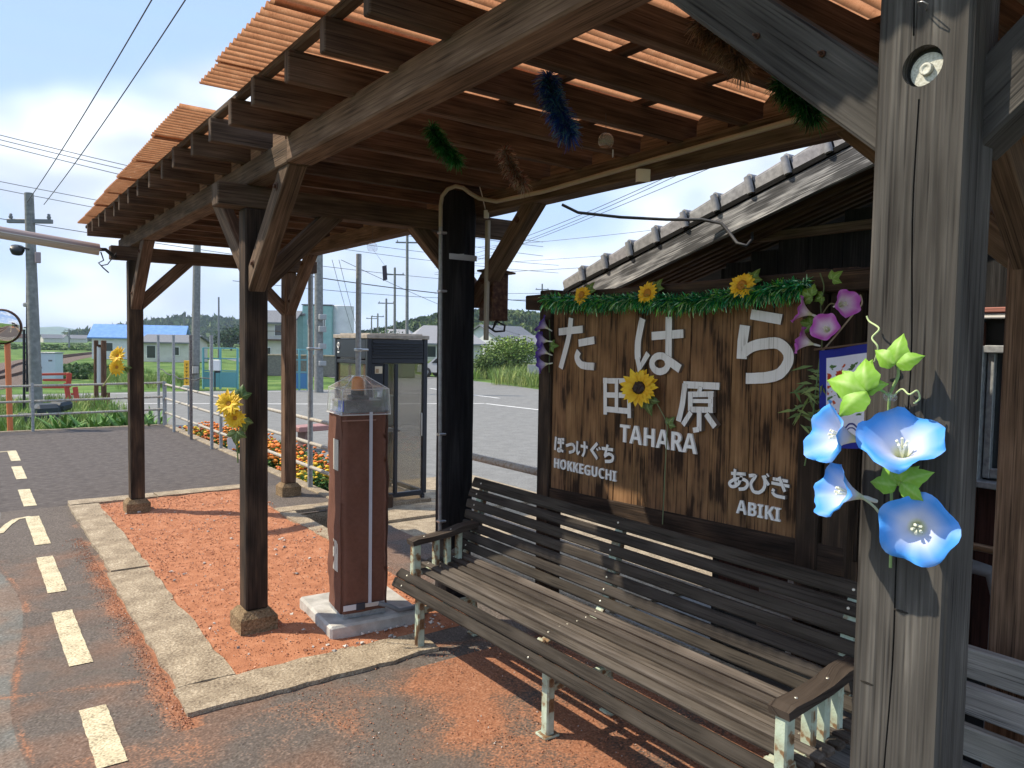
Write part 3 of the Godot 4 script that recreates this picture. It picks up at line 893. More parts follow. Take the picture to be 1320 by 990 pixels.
func build_shelter() -> void:
	M.zinc = mottle(152, [[0.0, C(.35, .33, .26)], [0.5, C(.6, .6, .52)], [1.0, C(.74, .74, .68)]], 0.06, 0.3, 0.5, 0.45, 0.1, 0.02, true)
	var s := thing("platform_shelter", "open timber shelter over the platform with a rusty corrugated roof", "shelter", Vector3.ZERO)
	near_post(s)
	for p in [[1.28, -7.57, 0], [1.28, -4.13, 0], [2.72, -7.62, 1], [2.72, -0.95, 1]]:
		var mb := MB.new()
		mb.box(xf(Vector3(p[0], 1.215, p[1])), Vector3(.12, 2.17, .12), 0.008, tone(.8, 1.0) if p[2] == 0 else Color(1, .93, .86), ro())
		var o := obj("post", mb, M.post if p[2] == 0 else M.brown, s)
		footing(o, p[0], p[1])
	# tie beams across, on the post heads
	for z in [-7.57, -4.13, -0.6]:
		member(s, "tie_beam", Vector3(1.08 if z < -1 else 1.3, 2.36, z), Vector3(2.98, 2.36, z), .12, .12, M.brown)
	# long beams: two lengths in front, two behind
	member(s, "long_beam", Vector3(1.28, 2.475, -8.05), Vector3(1.28, 2.475, -3.45), .115, .112, M.brown)
	member(s, "long_beam", Vector3(1.28, 2.482, -3.447), Vector3(1.28, 2.482, 0.9), .125, .126, M.brown, Vector3.UP, .008, .95, 1.0)
	member(s, "long_beam", Vector3(2.72, 2.48, -8.05), Vector3(2.72, 2.48, -4.2), .115, .12, M.brown)
	member(s, "long_beam", Vector3(2.72, 2.48, -4.197), Vector3(2.72, 2.48, 0.9), .12, .125, M.brown)
	# braces
	var X := Vector3.RIGHT; var Zb := Vector3.BACK
	for p in [[1.28, -7.57], [1.28, -4.13], [2.72, -7.62], [2.72, -4.13]]:
		brace(s, Vector3(p[0], 1.9, p[1] + 0.03), Vector3(p[0], 2.42, p[1] + 0.6), X, M.brown)
		if p[1] > -7: brace(s, Vector3(p[0], 1.95, p[1] - 0.03), Vector3(p[0], 2.42, p[1] - 0.62), X, M.brown, .07)
		var sg := 1.0 if p[0] < 2 else -1.0
		brace(s, Vector3(p[0] + sg * 0.03, 1.9, p[1]), Vector3(p[0] + sg * 0.43, 2.3, p[1]), Zb, M.brown, .08)
		bolt(s, Vector3(p[0] - 0.046, 2.0, p[1] + 0.14), Vector3.LEFT)
		bolt(s, Vector3(p[0] - 0.046, 2.34, p[1] + 0.5), Vector3.LEFT)
		bolt(s, Vector3(p[0] - 0.005, 1.98, p[1] + 0.061), Vector3.BACK, 0.018)
	brace(s, Vector3(1.3, 1.975, -0.65), Vector3(1.3, 2.42, -1.16), X, M.grey, .085, .105)
	brace(s, Vector3(1.3, 1.975, -0.53), Vector3(1.3, 2.42, -0.02), X, M.grey, .085, .105)
	brace(s, Vector3(2.72, 1.9, -0.98), Vector3(2.72, 2.42, -1.55), X, M.brown)
	brace(s, Vector3(2.69, 1.9, -0.95), Vector3(2.29, 2.3, -0.95), Zb, M.brown)
	for q in [Vector3(1.256, 2.205, -0.93), Vector3(1.256, 2.13, -0.79)]:
		bolt(s, q, Vector3.LEFT, 0.006)
	# rafters, spacer blocks and battens
	var zs := []
	for k in range(-8, 17): zs.append(-2.37 - 0.346 * k)
	for z in zs:
		member(s, "rafter", Vector3(.95 + rng.randf_range(-.012, .012), 2.586, z), Vector3(2.97, 2.588, z), .045, .112, M.brown, Vector3.UP, .004, .5, .8)
	for k in zs.size() - 1:
		for x in [1.28, 2.72]:
			if zs[k] > -3.4 and x < 2: continue
			var mb := MB.new()
			var p := PackedVector2Array()
			p.append(Vector2(-.085, -.02)); p.append(Vector2(.085, -.02))
			for e in 9: p.append(Vector2(.085 * cos(PI * e / 8), .045 + .045 * sin(PI * e / 8)))
			mb.prism(Transform3D(Basis(Vector3.FORWARD, Vector3.UP, Vector3.RIGHT), Vector3(x - .05, 2.545, (zs[k] + zs[k + 1]) * .5)), p, .1, Color(1, .93, .86), ro())
			obj("spacer_block", mb, M.brown, s)
	for x in [1.0, 1.47, 1.94, 2.41, 2.88]:
		member(s, "batten", Vector3(x, 2.657, -8.3), Vector3(x, 2.657, 0.75), .045, .03, M.brown)
	# roof sheets, lapped; a gap is left where one has gone
	var z := 0.75
	var e := 0
	while z > -3.3:
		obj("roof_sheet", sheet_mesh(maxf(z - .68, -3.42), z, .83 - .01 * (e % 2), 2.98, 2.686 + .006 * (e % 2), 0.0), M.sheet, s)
		z -= .64
		e += 1
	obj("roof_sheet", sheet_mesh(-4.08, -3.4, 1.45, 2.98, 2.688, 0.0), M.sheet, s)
	z = -3.82
	while z > -7.9:
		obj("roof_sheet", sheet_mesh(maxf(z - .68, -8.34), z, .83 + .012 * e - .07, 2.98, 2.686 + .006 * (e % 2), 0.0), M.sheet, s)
		z -= .64
		e += 1

# ---------------------------------------------------------------- station building beside the shelter

func planks(parent: Node, called: String, x: float, z0: float, z1: float, y0: float, top: float, w: float, mat: Material, t := 0.02, lo := .6, rake := 0.0) -> void:
	var z := z0
	while z < z1 - 0.02:
		var e := minf(z + w * rng.randf_range(.9, 1.1), z1)
		var y1 := top + rake * (z - z0)
		var mb := MB.new()
		mb.box(xf(Vector3(x + rng.randf_range(-.003, .003), (y0 + y1) * .5, (z + e) * .5)), Vector3(t, y1 - y0, e - z - .004), .003, tone(lo, 1.0), ro())
		obj(called, mb, mat, parent)
		z = e

func build_station() -> void:
	var s := thing("station_building", "old dark timber station building with grey tiled gable behind the name board", "building", Vector3(3.85, ROAD, -1.5))
	var o := Node3D.new()
	o.name = "gable_wall"; s.add_child(o, true); o.position = -s.position
	# boards of the wall, dark above and red brown below
	planks(o, "wall_board", 3.82, -3.0, 0.6, 1.78, 2.12, .2, M.wall, .02, .6, .2906)
	planks(o, "wall_board", 3.84, -3.0, -1.53, .1, 1.74, .22, M.redwall)
	planks(o, "wall_board", 3.84, -1.53, 0.6, .1, .985, .22, M.redwall)
	var mb := MB.new()
	mb.box(xf(Vector3(3.93, .8, -1.2)), Vector3(.1, 2.6, 3.56), 0.0, Color(.5, .5, .5))
	obj("wall", mb, M.dark, o)
	mb = MB.new()
	mb.bar(Vector3(3.8, 2.25, -2.95), Vector3(3.8, 2.25, .6), .05, .05, Vector3.UP, .004)
	obj("rail", mb, M.brown, o)
	mb = MB.new()
	mb.bar(Vector3(3.79, 1.765, -1.66), Vector3(3.79, 1.765, .5), .05, .022)
	mb.bar(Vector3(3.785, 1.792, -1.66), Vector3(3.785, 1.792, .5), .06, .024, Vector3.UP, .004, Color(.45, .2, .17))
	obj("lintel", mb, M.white_wood, o)
	# window
	var win := Node3D.new()
	win.name = "window"; o.add_child(win, true)
	mb = MB.new()
	for b in [[-1.53, 1.0, -1.53, 1.63], [-.75, 1.0, -.75, 1.63]]: mb.bar(Vector3(3.81, b[1], b[0]), Vector3(3.81, b[3], b[2]), .035, .06, Vector3.LEFT, .003)
	mb.bar(Vector3(3.81, 1.615, -1.512), Vector3(3.81, 1.615, -.768), .06, .035)
	mb.bar(Vector3(3.80, .995, -1.54), Vector3(3.80, .995, -.74), .09, .03)
	mb.bar(Vector3(3.825, 1.02, -1.49), Vector3(3.825, 1.61, -1.49), .03, .03, Vector3.LEFT, .003)
	mb.bar(Vector3(3.825, 1.045, -1.475), Vector3(3.825, 1.045, -.77), .03, .045)
	obj("frame", mb, M.galv, win)
	mb = MB.new()
	mb.box(xf(Vector3(3.845, 1.31, -1.12)), Vector3(.008, .6, .74), 0.0)
	obj("pane", mb, M.window, win)
	# roof: verge board, tiles along the verge, soffit boards
	var A := Vector3(3.5, 1.955, -4.14); var B := Vector3(3.5, 3.26, .35)
	var d := (B - A).normalized()
	var up := Vector3(0, d.z, -d.y)
	mb = MB.new()
	mb.bar(A - up * .055, B - up * .055, .035, .135, up, .004, Color.WHITE, ro())
	obj("barge_board", mb, M.peel, s).position = -s.position
	mb = MB.new()
	mb.bar(A + Vector3(.02, 0, 0) + up * .03, B + Vector3(.02, 0, 0) + up * .03, .09, .03, up, .003, Color(.3, .3, .3))
	mb.bar(A + Vector3(2.5, -.02, 0), B + Vector3(2.5, -.02, 0), 4.9, .03, up, 0.0, Color(.45, .4, .36))
	obj("roof_boarding", mb, M.wall, s).position = -s.position
	for k in 6:                                     # soffit rafters behind the verge
		mb = MB.new()
		var p := Vector3(.1 + .07 * k, -.1, 0)
		mb.bar(A + p, B + p, .035, .07, up, .003, Color(.5, .45, .4), ro())
		obj("verge_rafter", mb, M.brown, s).position = -s.position
	var len := A.distance_to(B)
	var n := int(len / .235)
	for k in n:
		var q := A + d * (k * .235)
		mb = MB.new()
		var t := Transform3D(Basis(d, up, d.cross(up)), q)
		var tilt := Basis(Vector3.BACK, .06)
		mb.box(t * Transform3D(tilt, Vector3(.125, .075, .0)), Vector3(.26, .075, .03), .006, tone(.85, 1))
		mb.box(t * Transform3D(tilt, Vector3(.125, .112, -.14)), Vector3(.26, .022, .3), .006, tone(.85, 1))
		mb.tube([t * Vector3(.225, .03, .028), t * Vector3(.225, .125, .028)], .021, 10, Color(.9, .9, .9))
		mb.tube([t * Vector3(.235, .12, .03), t * Vector3(.235, .12, -.25)], .02, 8, Color(.9, .9, .9))
		obj("verge_tile", mb, M.tile, s).position = -s.position
	mb = MB.new()
	mb.bar(A + Vector3(2.7, .1, 0), B + Vector3(2.7, .1, 0), 4.8, .04, up, 0.0)
	obj("tile_field", mb, M.tile, s).position = -s.position
	mb = MB.new()                                   # eave wall under the low side
	mb.box(xf(Vector3(5.2, .8, -3.05)), Vector3(2.6, 2.6, .1), 0.0)
	obj("side_wall", mb, M.wall, s).position = -s.position

	var pipe := thing("wall_pipes", "grey and brass pipes on brackets running along the station wall", "pipes", Vector3(3.4, 0, -1.6))
	mb = MB.new()
	mb.tube([Vector3(0, .79, -.9), Vector3(0, .79, 1.2)], .016, 10)
	obj("brass_pipe", mb, std(C(.3, .2, .12), .35, .6), pipe)
	mb = MB.new()
	mb.tube([Vector3(.02, .7, -.9), Vector3(.02, .7, .22), Vector3(.03, .69, .3), Vector3(.03, .6, .33), Vector3(.03, -.4, .33)], .03, 12)
	mb.tube([Vector3(.02, .7, .36), Vector3(.02, .7, 1.2)], .03, 12)
	obj("drain_pipe", mb, std(C(.19, .2, .21), .6), pipe)
	mb = MB.new()
	mb.tube([Vector3(.1, -.4, .5), Vector3(.1, .62, .5)], .04, 12)
	obj("post", mb, M.galv, pipe)

	# the plank bench beyond the near post
	var b := thing("plank_bench", "bare silvery plank bench half hidden behind the near post", "bench", Vector3(2.5, 0, -1.0))
	for k in 3:
		mb = MB.new()
		mb.box(Transform3D(Basis(Vector3.BACK, .12), Vector3(-.012 * k - (.03 if k == 2 else 0), .645 - .11 * k, .0)), Vector3(.03, .1, 1.5), .005, tone(.85, 1), ro())
		obj("back_plank", mb, M.silver, b)
	for z in [-.45, .5]:
		mb = MB.new()
		mb.bar(Vector3(.03, 0, z), Vector3(.03, .7, z), .06, .06)
		obj("leg", mb, M.silver, b)
	for k in 3:
		mb = MB.new()
		mb.box(xf(Vector3(-.09 - .12 * k, .335, 0)), Vector3(.11, .03, 1.5), .004, tone(.6, .9), ro())
		obj("seat_plank", mb, M.silver, b)
	for z in [-.45, .5]:
		mb = MB.new()
		mb.bar(Vector3(-.3, 0, z), Vector3(-.3, .32, z), .07, .07)
		obj("leg", mb, M.concrete_pale, b)

# ---------------------------------------------------------------- the long slatted bench

func screw(mb: MB, at: Vector3, dir: Vector3) -> void:
	mb.lathe(Transform3D(Basis(Quaternion(Vector3.UP, dir)), at), [Vector2(.0055, -.001), Vector2(.005, .001), Vector2(.003, .002), Vector2(0, .002)], 8)

func build_bench() -> void:
	var o := thing("slatted_bench", "long dark slatted bench with rusty pale green iron ends below the name board", "bench", Vector3(2.0, 0, -2.33))
	var pr := [[1.807, .352], [1.837, .4], [1.911, .434], [1.965, .444], [2.013, .446], [2.067, .448], [2.118, .454], [2.165, .466], [2.195, .508], [2.215, .555], [2.228, .606], [2.236, .663], [2.246, .722], [2.264, .781], [2.29, .836]]
	var frames := [-3.4, -2.33, -1.26]
	for k in pr.size():
		var a: Array = pr[maxi(k - 1, 0)]; var b: Array = pr[mini(k + 1, pr.size() - 1)]
		var d := Vector3(b[0] - a[0], b[1] - a[1], 0).normalized()
		if k == 0: d = Vector3(.45, .9, 0).normalized()
		if k == 1: d = Vector3(.75, .62, 0).normalized()
		if k == 7: d = Vector3(.8, .4, 0).normalized()
		var nrm := Vector3(-d.y, d.x, 0)
		var w := .05 if k < 2 else (.037 if k < 8 else .046)
		if k == 14: w = .055
		var z0 := -3.49 + rng.randf_range(-.012, .012); var z1 := -1.15 + rng.randf_range(-.01, .01)
		var mb := MB.new()
		var bs := Basis(Vector3.BACK, nrm, Vector3.BACK.cross(nrm))
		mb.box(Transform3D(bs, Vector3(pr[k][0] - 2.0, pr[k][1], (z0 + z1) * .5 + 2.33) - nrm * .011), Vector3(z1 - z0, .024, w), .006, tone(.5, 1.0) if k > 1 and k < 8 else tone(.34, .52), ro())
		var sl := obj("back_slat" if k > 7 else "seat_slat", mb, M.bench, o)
		for z in frames:
			mb = MB.new()
			screw(mb, Vector3(pr[k][0] - 2.0 + rng.randf_range(-.004, .004), pr[k][1], z + 2.33), nrm)
			obj("screw", mb, M.screw, sl)
	for k in 3:
		var z: float = frames[k] + 2.33
		var mb := MB.new()
		var under := []
		for e in pr.size():
			var a: Array = pr[maxi(e - 1, 0)]; var b: Array = pr[mini(e + 1, pr.size() - 1)]
			var d := Vector2(b[0] - a[0], b[1] - a[1]).normalized()
			under.append(Vector2(pr[e][0] - 2.0 + d.y * .0235, pr[e][1] - d.x * .0235))
		for e in under.size() - 1:
			mb.bar(Vector3(under[e].x, under[e].y, z), Vector3(under[e + 1].x, under[e + 1].y, z), .045, .012, Vector3.UP, .002)
		obj("end_frame", mb, M.iron, o)
		for lg in [[[-.14, .405], [-.1, .36], [-.085, .33], [-.085, .0]], [[.12, .43], [.2, .36], [.24, .2], [.27, .0]]]:
			mb = MB.new()
			for e in 3: mb.bar(Vector3(lg[e][0], lg[e][1], z), Vector3(lg[e + 1][0], lg[e + 1][1], z), .045, .04, Vector3.RIGHT, .006)
			mb.box(xf(Vector3(lg[3][0], .006, z)), Vector3(.075, .012, .07), .003)
			obj("leg", mb, M.iron, o)
		mb = MB.new()
		mb.bar(Vector3(-.085, .2, z), Vector3(.24, .2, z), .03, .03, Vector3.UP, .004)
		obj("stretcher", mb, M.iron, o)
		mb = MB.new()
		mb.bar(Vector3(.25, .46, z), Vector3(.325, .84, z), .03, .03, Vector3.RIGHT, .004)
		obj("back_stay", mb, M.iron, o)
	for e in [0, 1]:
		var z := -3.37 + 2.33 if e == 0 else -1.215 + 2.33
		var mb := MB.new()
		var p := v2([-.16, .565, -.05, .575, .06, .585, .14, .6, .24, .615, .25, .64, .14, .632, .06, .612, -.05, .6, -.13, .598, -.165, .59])
		mb.prism(Transform3D(Basis.IDENTITY, Vector3(0, 0, z - .034)), p, .068, Color(.55, .5, .47), ro())
		var ar := obj("armrest", mb, M.bench, o)
		mb = MB.new()
		screw(mb, Vector3(-.08, .6, z), Vector3.UP); screw(mb, Vector3(.08, .617, z), Vector3(-.2, 1, 0).normalized())
		obj("screw", mb, M.screw, ar)
		for q in [[-.13, .38, .57], [-.01, .43, .58], [.06, .43, .59], [.13, .44, .605]]:
			mb = MB.new()
			mb.bar(Vector3(q[0], q[1], z), Vector3(q[0], q[2], z), .04, .028 if q[0] > -.1 else .045, Vector3.RIGHT, .005)
			obj("arm_post", mb, M.iron, o)
		mb = MB.new()
		mb.bar(Vector3(-.14, .415, z), Vector3(.16, .425, z), .045, .025, Vector3.UP, .004)
		obj("arm_rail", mb, M.iron, o)

# ---------------------------------------------------------------- the station name board

# a broad painted stroke along points (z, y) on the board, standing «depth» proud
func stroke(mb: MB, pts: PackedVector2Array, w: float, x: float, depth: float, closed := false) -> void:
	var n := pts.size()
	var L := []; var R := []
	for k in n:
		var d0 := Vector2.ZERO; var d1 := Vector2.ZERO
		if k > 0 or closed: d0 = (pts[k] - pts[(k - 1 + n) % n]).normalized()
		if k < n - 1 or closed: d1 = (pts[(k + 1) % n] - pts[k]).normalized()
		if d0 == Vector2.ZERO: d0 = d1
		if d1 == Vector2.ZERO: d1 = d0
		var t := (d0 + d1).normalized()
		if t == Vector2.ZERO: t = d0
		var o := Vector2(-t.y, t.x) * w * .5 / maxf(t.dot(d0), .55)
		L.append(pts[k] + o); R.append(pts[k] - o)
	var P := func(q: Vector2, dx: float) -> Vector3: return Vector3(x - dx, q.y, q.x)
	var m := n if closed else n - 1
	var off := ro()
	for k in m:
		var e := (k + 1) % n
		mb.poly([P.call(L[k], depth), P.call(L[e], depth), P.call(R[e], depth), P.call(R[k], depth)], [L[k], L[e], R[e], R[k]].map(func(u): return Vector2(u.y, u.x) + off), Vector3.LEFT)
		for s in [L, R]:
			var c: Vector2 = (pts[k] + pts[e]) * .5
			var mid: Vector2 = (s[k] + s[e]) * .5
			var o := Vector3(0, mid.y - c.y, mid.x - c.x)
			mb.poly([P.call(s[k], 0.0), P.call(s[e], 0.0), P.call(s[e], depth), P.call(s[k], depth)], [off, off, off, off], o, Color(.25, .2, .17))
	if not closed:
		for k in [0, n - 1]:
			var o: Vector2 = pts[0] - pts[1] if k == 0 else pts[n - 1] - pts[n - 2]
			mb.poly([P.call(L[k], 0.0), P.call(R[k], 0.0), P.call(R[k], depth), P.call(L[k], depth)], [off, off, off, off], Vector3(0, o.y, o.x), Color(.25, .2, .17))

func latin(text: String, a: Vector2, b: Vector2, cap: float, parent: Node) -> void:
	# letters cut from board, written from a to b (z, y) along the baseline
	var font := SystemFont.new()
	font.font_names = PackedStringArray(["Droid Sans"])
	font.font_weight = 700
	var tm := TextMesh.new()
	tm.font = font
	tm.font_size = 64
	tm.pixel_size = .01
	tm.depth = .012
	tm.text = text
	tm.horizontal_alignment = HORIZONTAL_ALIGNMENT_LEFT
	tm.vertical_alignment = VERTICAL_ALIGNMENT_BOTTOM
	var box := tm.get_aabb()
	var o := MeshInstance3D.new()
	o.name = "lettering"
	o.mesh = tm
	o.material_override = M.letter
	parent.add_child(o, true)
	var sx := (b - a).length() / box.size.x
	var sy := cap / box.size.y
	var dir := Vector3(0, (b - a).normalized().y, (b - a).normalized().x)
	var bs := Basis(dir * sx, Vector3.UP * sy, Vector3.LEFT)
	o.transform = Transform3D(bs, Vector3(2.596, a.y, a.x) - bs * Vector3(box.position.x, box.position.y, 0))

func build_sign() -> void:
	var s := thing("station_name_board", "brown plank name board with white lettering framed by dark posts", "name board", Vector3(2.62, 0, -2.4))
	var g := Node3D.new()
	g.name = "board"; s.add_child(g, true); g.position = -s.position
	var at := func(o: Node3D) -> void: o.position = -s.position
	# frame
	var mb := MB.new()
	mb.box(xf(Vector3(2.63, .95, -3.228)), Vector3(.1, 1.9, .105), .006, Color(.8, .8, .8), ro())
	at.call(obj("frame_post", mb, M.post, s))
	mb = MB.new()
	mb.box(xf(Vector3(2.63, .95, -1.62)), Vector3(.1, 1.9, .092), .006, Color(.8, .75, .7), ro())
	at.call(obj("frame_post", mb, M.post, s))
	mb = MB.new()
	mb.box(xf(Vector3(2.64, .95, -1.515)), Vector3(.09, 1.9, .1), .006, Color(1, .95, .9), ro())
	at.call(obj("frame_post", mb, M.post, s))
	mb = MB.new()
	mb.bar(Vector3(2.62, 1.835, -3.38), Vector3(2.62, 1.853, -1.2), .13, .08, Vector3.UP, .006, Color(.9, .85, .8), ro())
	at.call(obj("top_rail", mb, M.post, s))
	mb = MB.new()
	mb.bar(Vector3(2.62, .765, -3.19), Vector3(2.62, .82, -1.47), .06, .11, Vector3.UP, .006, Color(.8, .78, .75), ro())
	at.call(obj("bottom_rail", mb, M.post, s))
	# planks of the board
	var z := -3.178
	while z < -1.68:
		var e := minf(z + rng.randf_range(.095, .145), -1.664)
		if -1.664 - e < .05: e = -1.664
		mb = MB.new()
		var yb := lerpf(.8, .86, (z + 3.178) / 1.51)
		mb.box(xf(Vector3(2.61 + rng.randf_range(-.0015, .0015), (yb + 1.8) * .5, (z + e) * .5)), Vector3(.022, 1.8 - yb, e - z - .002), .002, tone(.8, 1.0), ro())
		obj("plank", mb, M.board, g)
		z = e
	# planks right of the board, and a shelf rail
	z = -1.57
	while z < -1.25:
		mb = MB.new()
		mb.box(xf(Vector3(2.655, 1.32, z + .06)), Vector3(.02, 1.0, .116), .002, tone(.5, .75), ro())
		obj("side_plank", mb, M.post, g)
		z += .12
	# lettering, each character a part cut from white board
	M.letter = std(C(.84, .835, .82), .6)
	mb = MB.new()
	stroke(mb, v2([-3.020, 1.744, -3.022, 1.734, -3.023, 1.720, -3.025, 1.703, -3.028, 1.683, -3.032, 1.663, -3.038, 1.641, -3.046, 1.615, -3.057, 1.585, -3.069, 1.553, -3.081, 1.522, -3.091, 1.496, -3.098, 1.477]), 0.0359, 2.5985, 0.0110)
	stroke(mb, v2([-3.117, 1.672, -2.924, 1.685]), 0.0381, 2.5985, 0.0126)
	stroke(mb, v2([-2.953, 1.613, -2.833, 1.629]), 0.0383, 2.5985, 0.0142)
	stroke(mb, v2([-2.947, 1.571, -2.950, 1.567, -2.953, 1.562, -2.957, 1.556, -2.960, 1.550, -2.962, 1.543, -2.961, 1.537, -2.959, 1.531, -2.955, 1.524, -2.950, 1.517, -2.943, 1.511, -2.934, 1.506, -2.924, 1.501, -2.910, 1.499, -2.893, 1.497, -2.873, 1.496, -2.855, 1.496, -2.839, 1.496, -2.828, 1.495]), 0.0382, 2.5985, 0.0158)
	obj("character", mb, M.white_wood, g)
	mb = MB.new()
	stroke(mb, v2([-2.505, 1.732, -2.509, 1.720, -2.513, 1.703, -2.518, 1.684, -2.523, 1.663, -2.528, 1.643, -2.531, 1.625, -2.532, 1.609, -2.532, 1.593, -2.532, 1.577, -2.531, 1.562, -2.530, 1.551, -2.529, 1.542]), 0.0384, 2.5985, 0.0110)
	stroke(mb, v2([-2.530, 1.547, -2.517, 1.497, -2.462, 1.570]), 0.0300, 2.5985, 0.0126)
	stroke(mb, v2([-2.441, 1.650, -2.252, 1.661]), 0.0379, 2.5985, 0.0142)
	stroke(mb, v2([-2.338, 1.737, -2.333, 1.512]), 0.0381, 2.5985, 0.0158)
	stroke(mb, v2([-2.334, 1.525, -2.336, 1.514, -2.342, 1.504, -2.353, 1.495, -2.366, 1.490, -2.381, 1.487, -2.396, 1.488, -2.410, 1.493, -2.421, 1.501, -2.429, 1.511, -2.432, 1.522, -2.430, 1.534, -2.423, 1.544, -2.412, 1.553, -2.399, 1.558, -2.384, 1.560, -2.368, 1.559, -2.355, 1.554, -2.344, 1.546, -2.337, 1.536]), 0.0322, 2.5985, 0.0174, true)
	stroke(mb, v2([-2.344, 1.546, -2.261, 1.504]), 0.0395, 2.5985, 0.0190)
	obj("character", mb, M.white_wood, g)
	mb = MB.new()
	stroke(mb, v2([-1.903, 1.739, -1.761, 1.715]), 0.0406, 2.5985, 0.0110)
	stroke(mb, v2([-1.929, 1.694, -1.938, 1.629, -1.940, 1.557]), 0.0495, 2.5985, 0.0126)
	stroke(mb, v2([-1.934, 1.581, -1.929, 1.584, -1.923, 1.588, -1.915, 1.594, -1.907, 1.599, -1.898, 1.604, -1.889, 1.608, -1.880, 1.611, -1.870, 1.614, -1.860, 1.616, -1.849, 1.618, -1.839, 1.619, -1.829, 1.620, -1.819, 1.621, -1.808, 1.623, -1.798, 1.623, -1.788, 1.624, -1.779, 1.623, -1.770, 1.621, -1.761, 1.618, -1.753, 1.613, -1.745, 1.608, -1.738, 1.602, -1.732, 1.595, -1.727, 1.589, -1.724, 1.583, -1.722, 1.576, -1.721, 1.570, -1.721, 1.563, -1.722, 1.555, -1.724, 1.548, -1.728, 1.541, -1.732, 1.533, -1.738, 1.524, -1.745, 1.517, -1.752, 1.509, -1.760, 1.503, -1.769, 1.499, -1.778, 1.495, -1.788, 1.492, -1.799, 1.490, -1.811, 1.487, -1.823, 1.485, -1.838, 1.483, -1.855, 1.482, -1.873, 1.480, -1.890, 1.479, -1.905, 1.478, -1.915, 1.478]), 0.0443, 2.5985, 0.0142)
	obj("character", mb, M.white_wood, g)
	mb = MB.new()
	stroke(mb, v2([-2.751, 1.442, -2.744, 1.259]), 0.0250, 2.5985, 0.0110)
	stroke(mb, v2([-2.763, 1.427, -2.563, 1.435]), 0.0264, 2.5985, 0.0126)
	stroke(mb, v2([-2.748, 1.357, -2.572, 1.366]), 0.0263, 2.5985, 0.0142)
	stroke(mb, v2([-2.745, 1.287, -2.558, 1.290]), 0.0277, 2.5985, 0.0158)
	stroke(mb, v2([-2.663, 1.438, -2.658, 1.282]), 0.0232, 2.5985, 0.0174)
	stroke(mb, v2([-2.579, 1.444, -2.568, 1.257]), 0.0240, 2.5985, 0.0190)
	obj("character", mb, M.white_wood, g)
	mb = MB.new()
	stroke(mb, v2([-2.246, 1.435, -2.049, 1.438]), 0.0305, 2.5985, 0.0110)
	stroke(mb, v2([-2.236, 1.439, -2.237, 1.430, -2.238, 1.418, -2.240, 1.403, -2.242, 1.386, -2.244, 1.370, -2.246, 1.355, -2.249, 1.340, -2.253, 1.323, -2.257, 1.307, -2.261, 1.291, -2.265, 1.278, -2.267, 1.269]), 0.0292, 2.5985, 0.0126)
	stroke(mb, v2([-2.147, 1.431, -2.154, 1.405]), 0.0229, 2.5985, 0.0142)
	stroke(mb, v2([-2.214, 1.393, -2.073, 1.404]), 0.0244, 2.5985, 0.0158)
	stroke(mb, v2([-2.200, 1.402, -2.197, 1.322]), 0.0255, 2.5985, 0.0174)
	stroke(mb, v2([-2.088, 1.409, -2.085, 1.329]), 0.0259, 2.5985, 0.0190)
	stroke(mb, v2([-2.200, 1.366, -2.081, 1.373]), 0.0174, 2.5985, 0.0206)
	stroke(mb, v2([-2.199, 1.328, -2.071, 1.336]), 0.0256, 2.5985, 0.0222)
	stroke(mb, v2([-2.142, 1.327, -2.140, 1.240]), 0.0252, 2.5985, 0.0238)
	stroke(mb, v2([-2.140, 1.247, -2.172, 1.239]), 0.0229, 2.5985, 0.0254)
	stroke(mb, v2([-2.185, 1.318, -2.229, 1.257]), 0.0243, 2.5985, 0.0270)
	stroke(mb, v2([-2.101, 1.317, -2.052, 1.266]), 0.0261, 2.5985, 0.0286)
	obj("character", mb, M.white_wood, g)
	mb = MB.new()
	stroke(mb, v2([-3.126, 1.106, -3.132, 1.033]), 0.0159, 2.5985, 0.0110)
	stroke(mb, v2([-3.108, 1.094, -3.054, 1.099]), 0.0145, 2.5985, 0.0126)
	stroke(mb, v2([-3.108, 1.077, -3.053, 1.081]), 0.0146, 2.5985, 0.0142)
	stroke(mb, v2([-3.079, 1.099, -3.077, 1.042]), 0.0145, 2.5985, 0.0158)
	stroke(mb, v2([-3.075, 1.041, -3.076, 1.036, -3.081, 1.033, -3.088, 1.031, -3.094, 1.031, -3.099, 1.033, -3.101, 1.038, -3.100, 1.042, -3.095, 1.046, -3.088, 1.048, -3.081, 1.047, -3.076, 1.045]), 0.0112, 2.5985, 0.0174, true)
	stroke(mb, v2([-3.081, 1.045, -3.052, 1.034]), 0.0132, 2.5985, 0.0190)
	obj("character", mb, M.white_wood, g)
	mb = MB.new()
	stroke(mb, v2([-3.040, 1.067, -3.035, 1.069, -3.027, 1.071, -3.018, 1.075, -3.009, 1.078, -3.000, 1.080, -2.993, 1.081, -2.988, 1.080, -2.983, 1.079, -2.980, 1.076, -2.976, 1.073, -2.974, 1.070, -2.973, 1.067, -2.972, 1.064, -2.972, 1.060, -2.973, 1.056, -2.975, 1.052, -2.978, 1.048, -2.981, 1.045, -2.985, 1.043, -2.992, 1.041, -2.998, 1.039, -3.005, 1.037, -3.011, 1.036, -3.015, 1.035]), 0.0157, 2.5985, 0.0110)
	obj("character", mb, M.white_wood, g)
	mb = MB.new()
	stroke(mb, v2([-2.949, 1.102, -2.950, 1.097, -2.950, 1.089, -2.951, 1.080, -2.952, 1.071, -2.952, 1.062, -2.952, 1.055, -2.951, 1.049, -2.949, 1.045, -2.947, 1.041, -2.944, 1.037, -2.942, 1.035, -2.941, 1.033]), 0.0154, 2.5985, 0.0110)
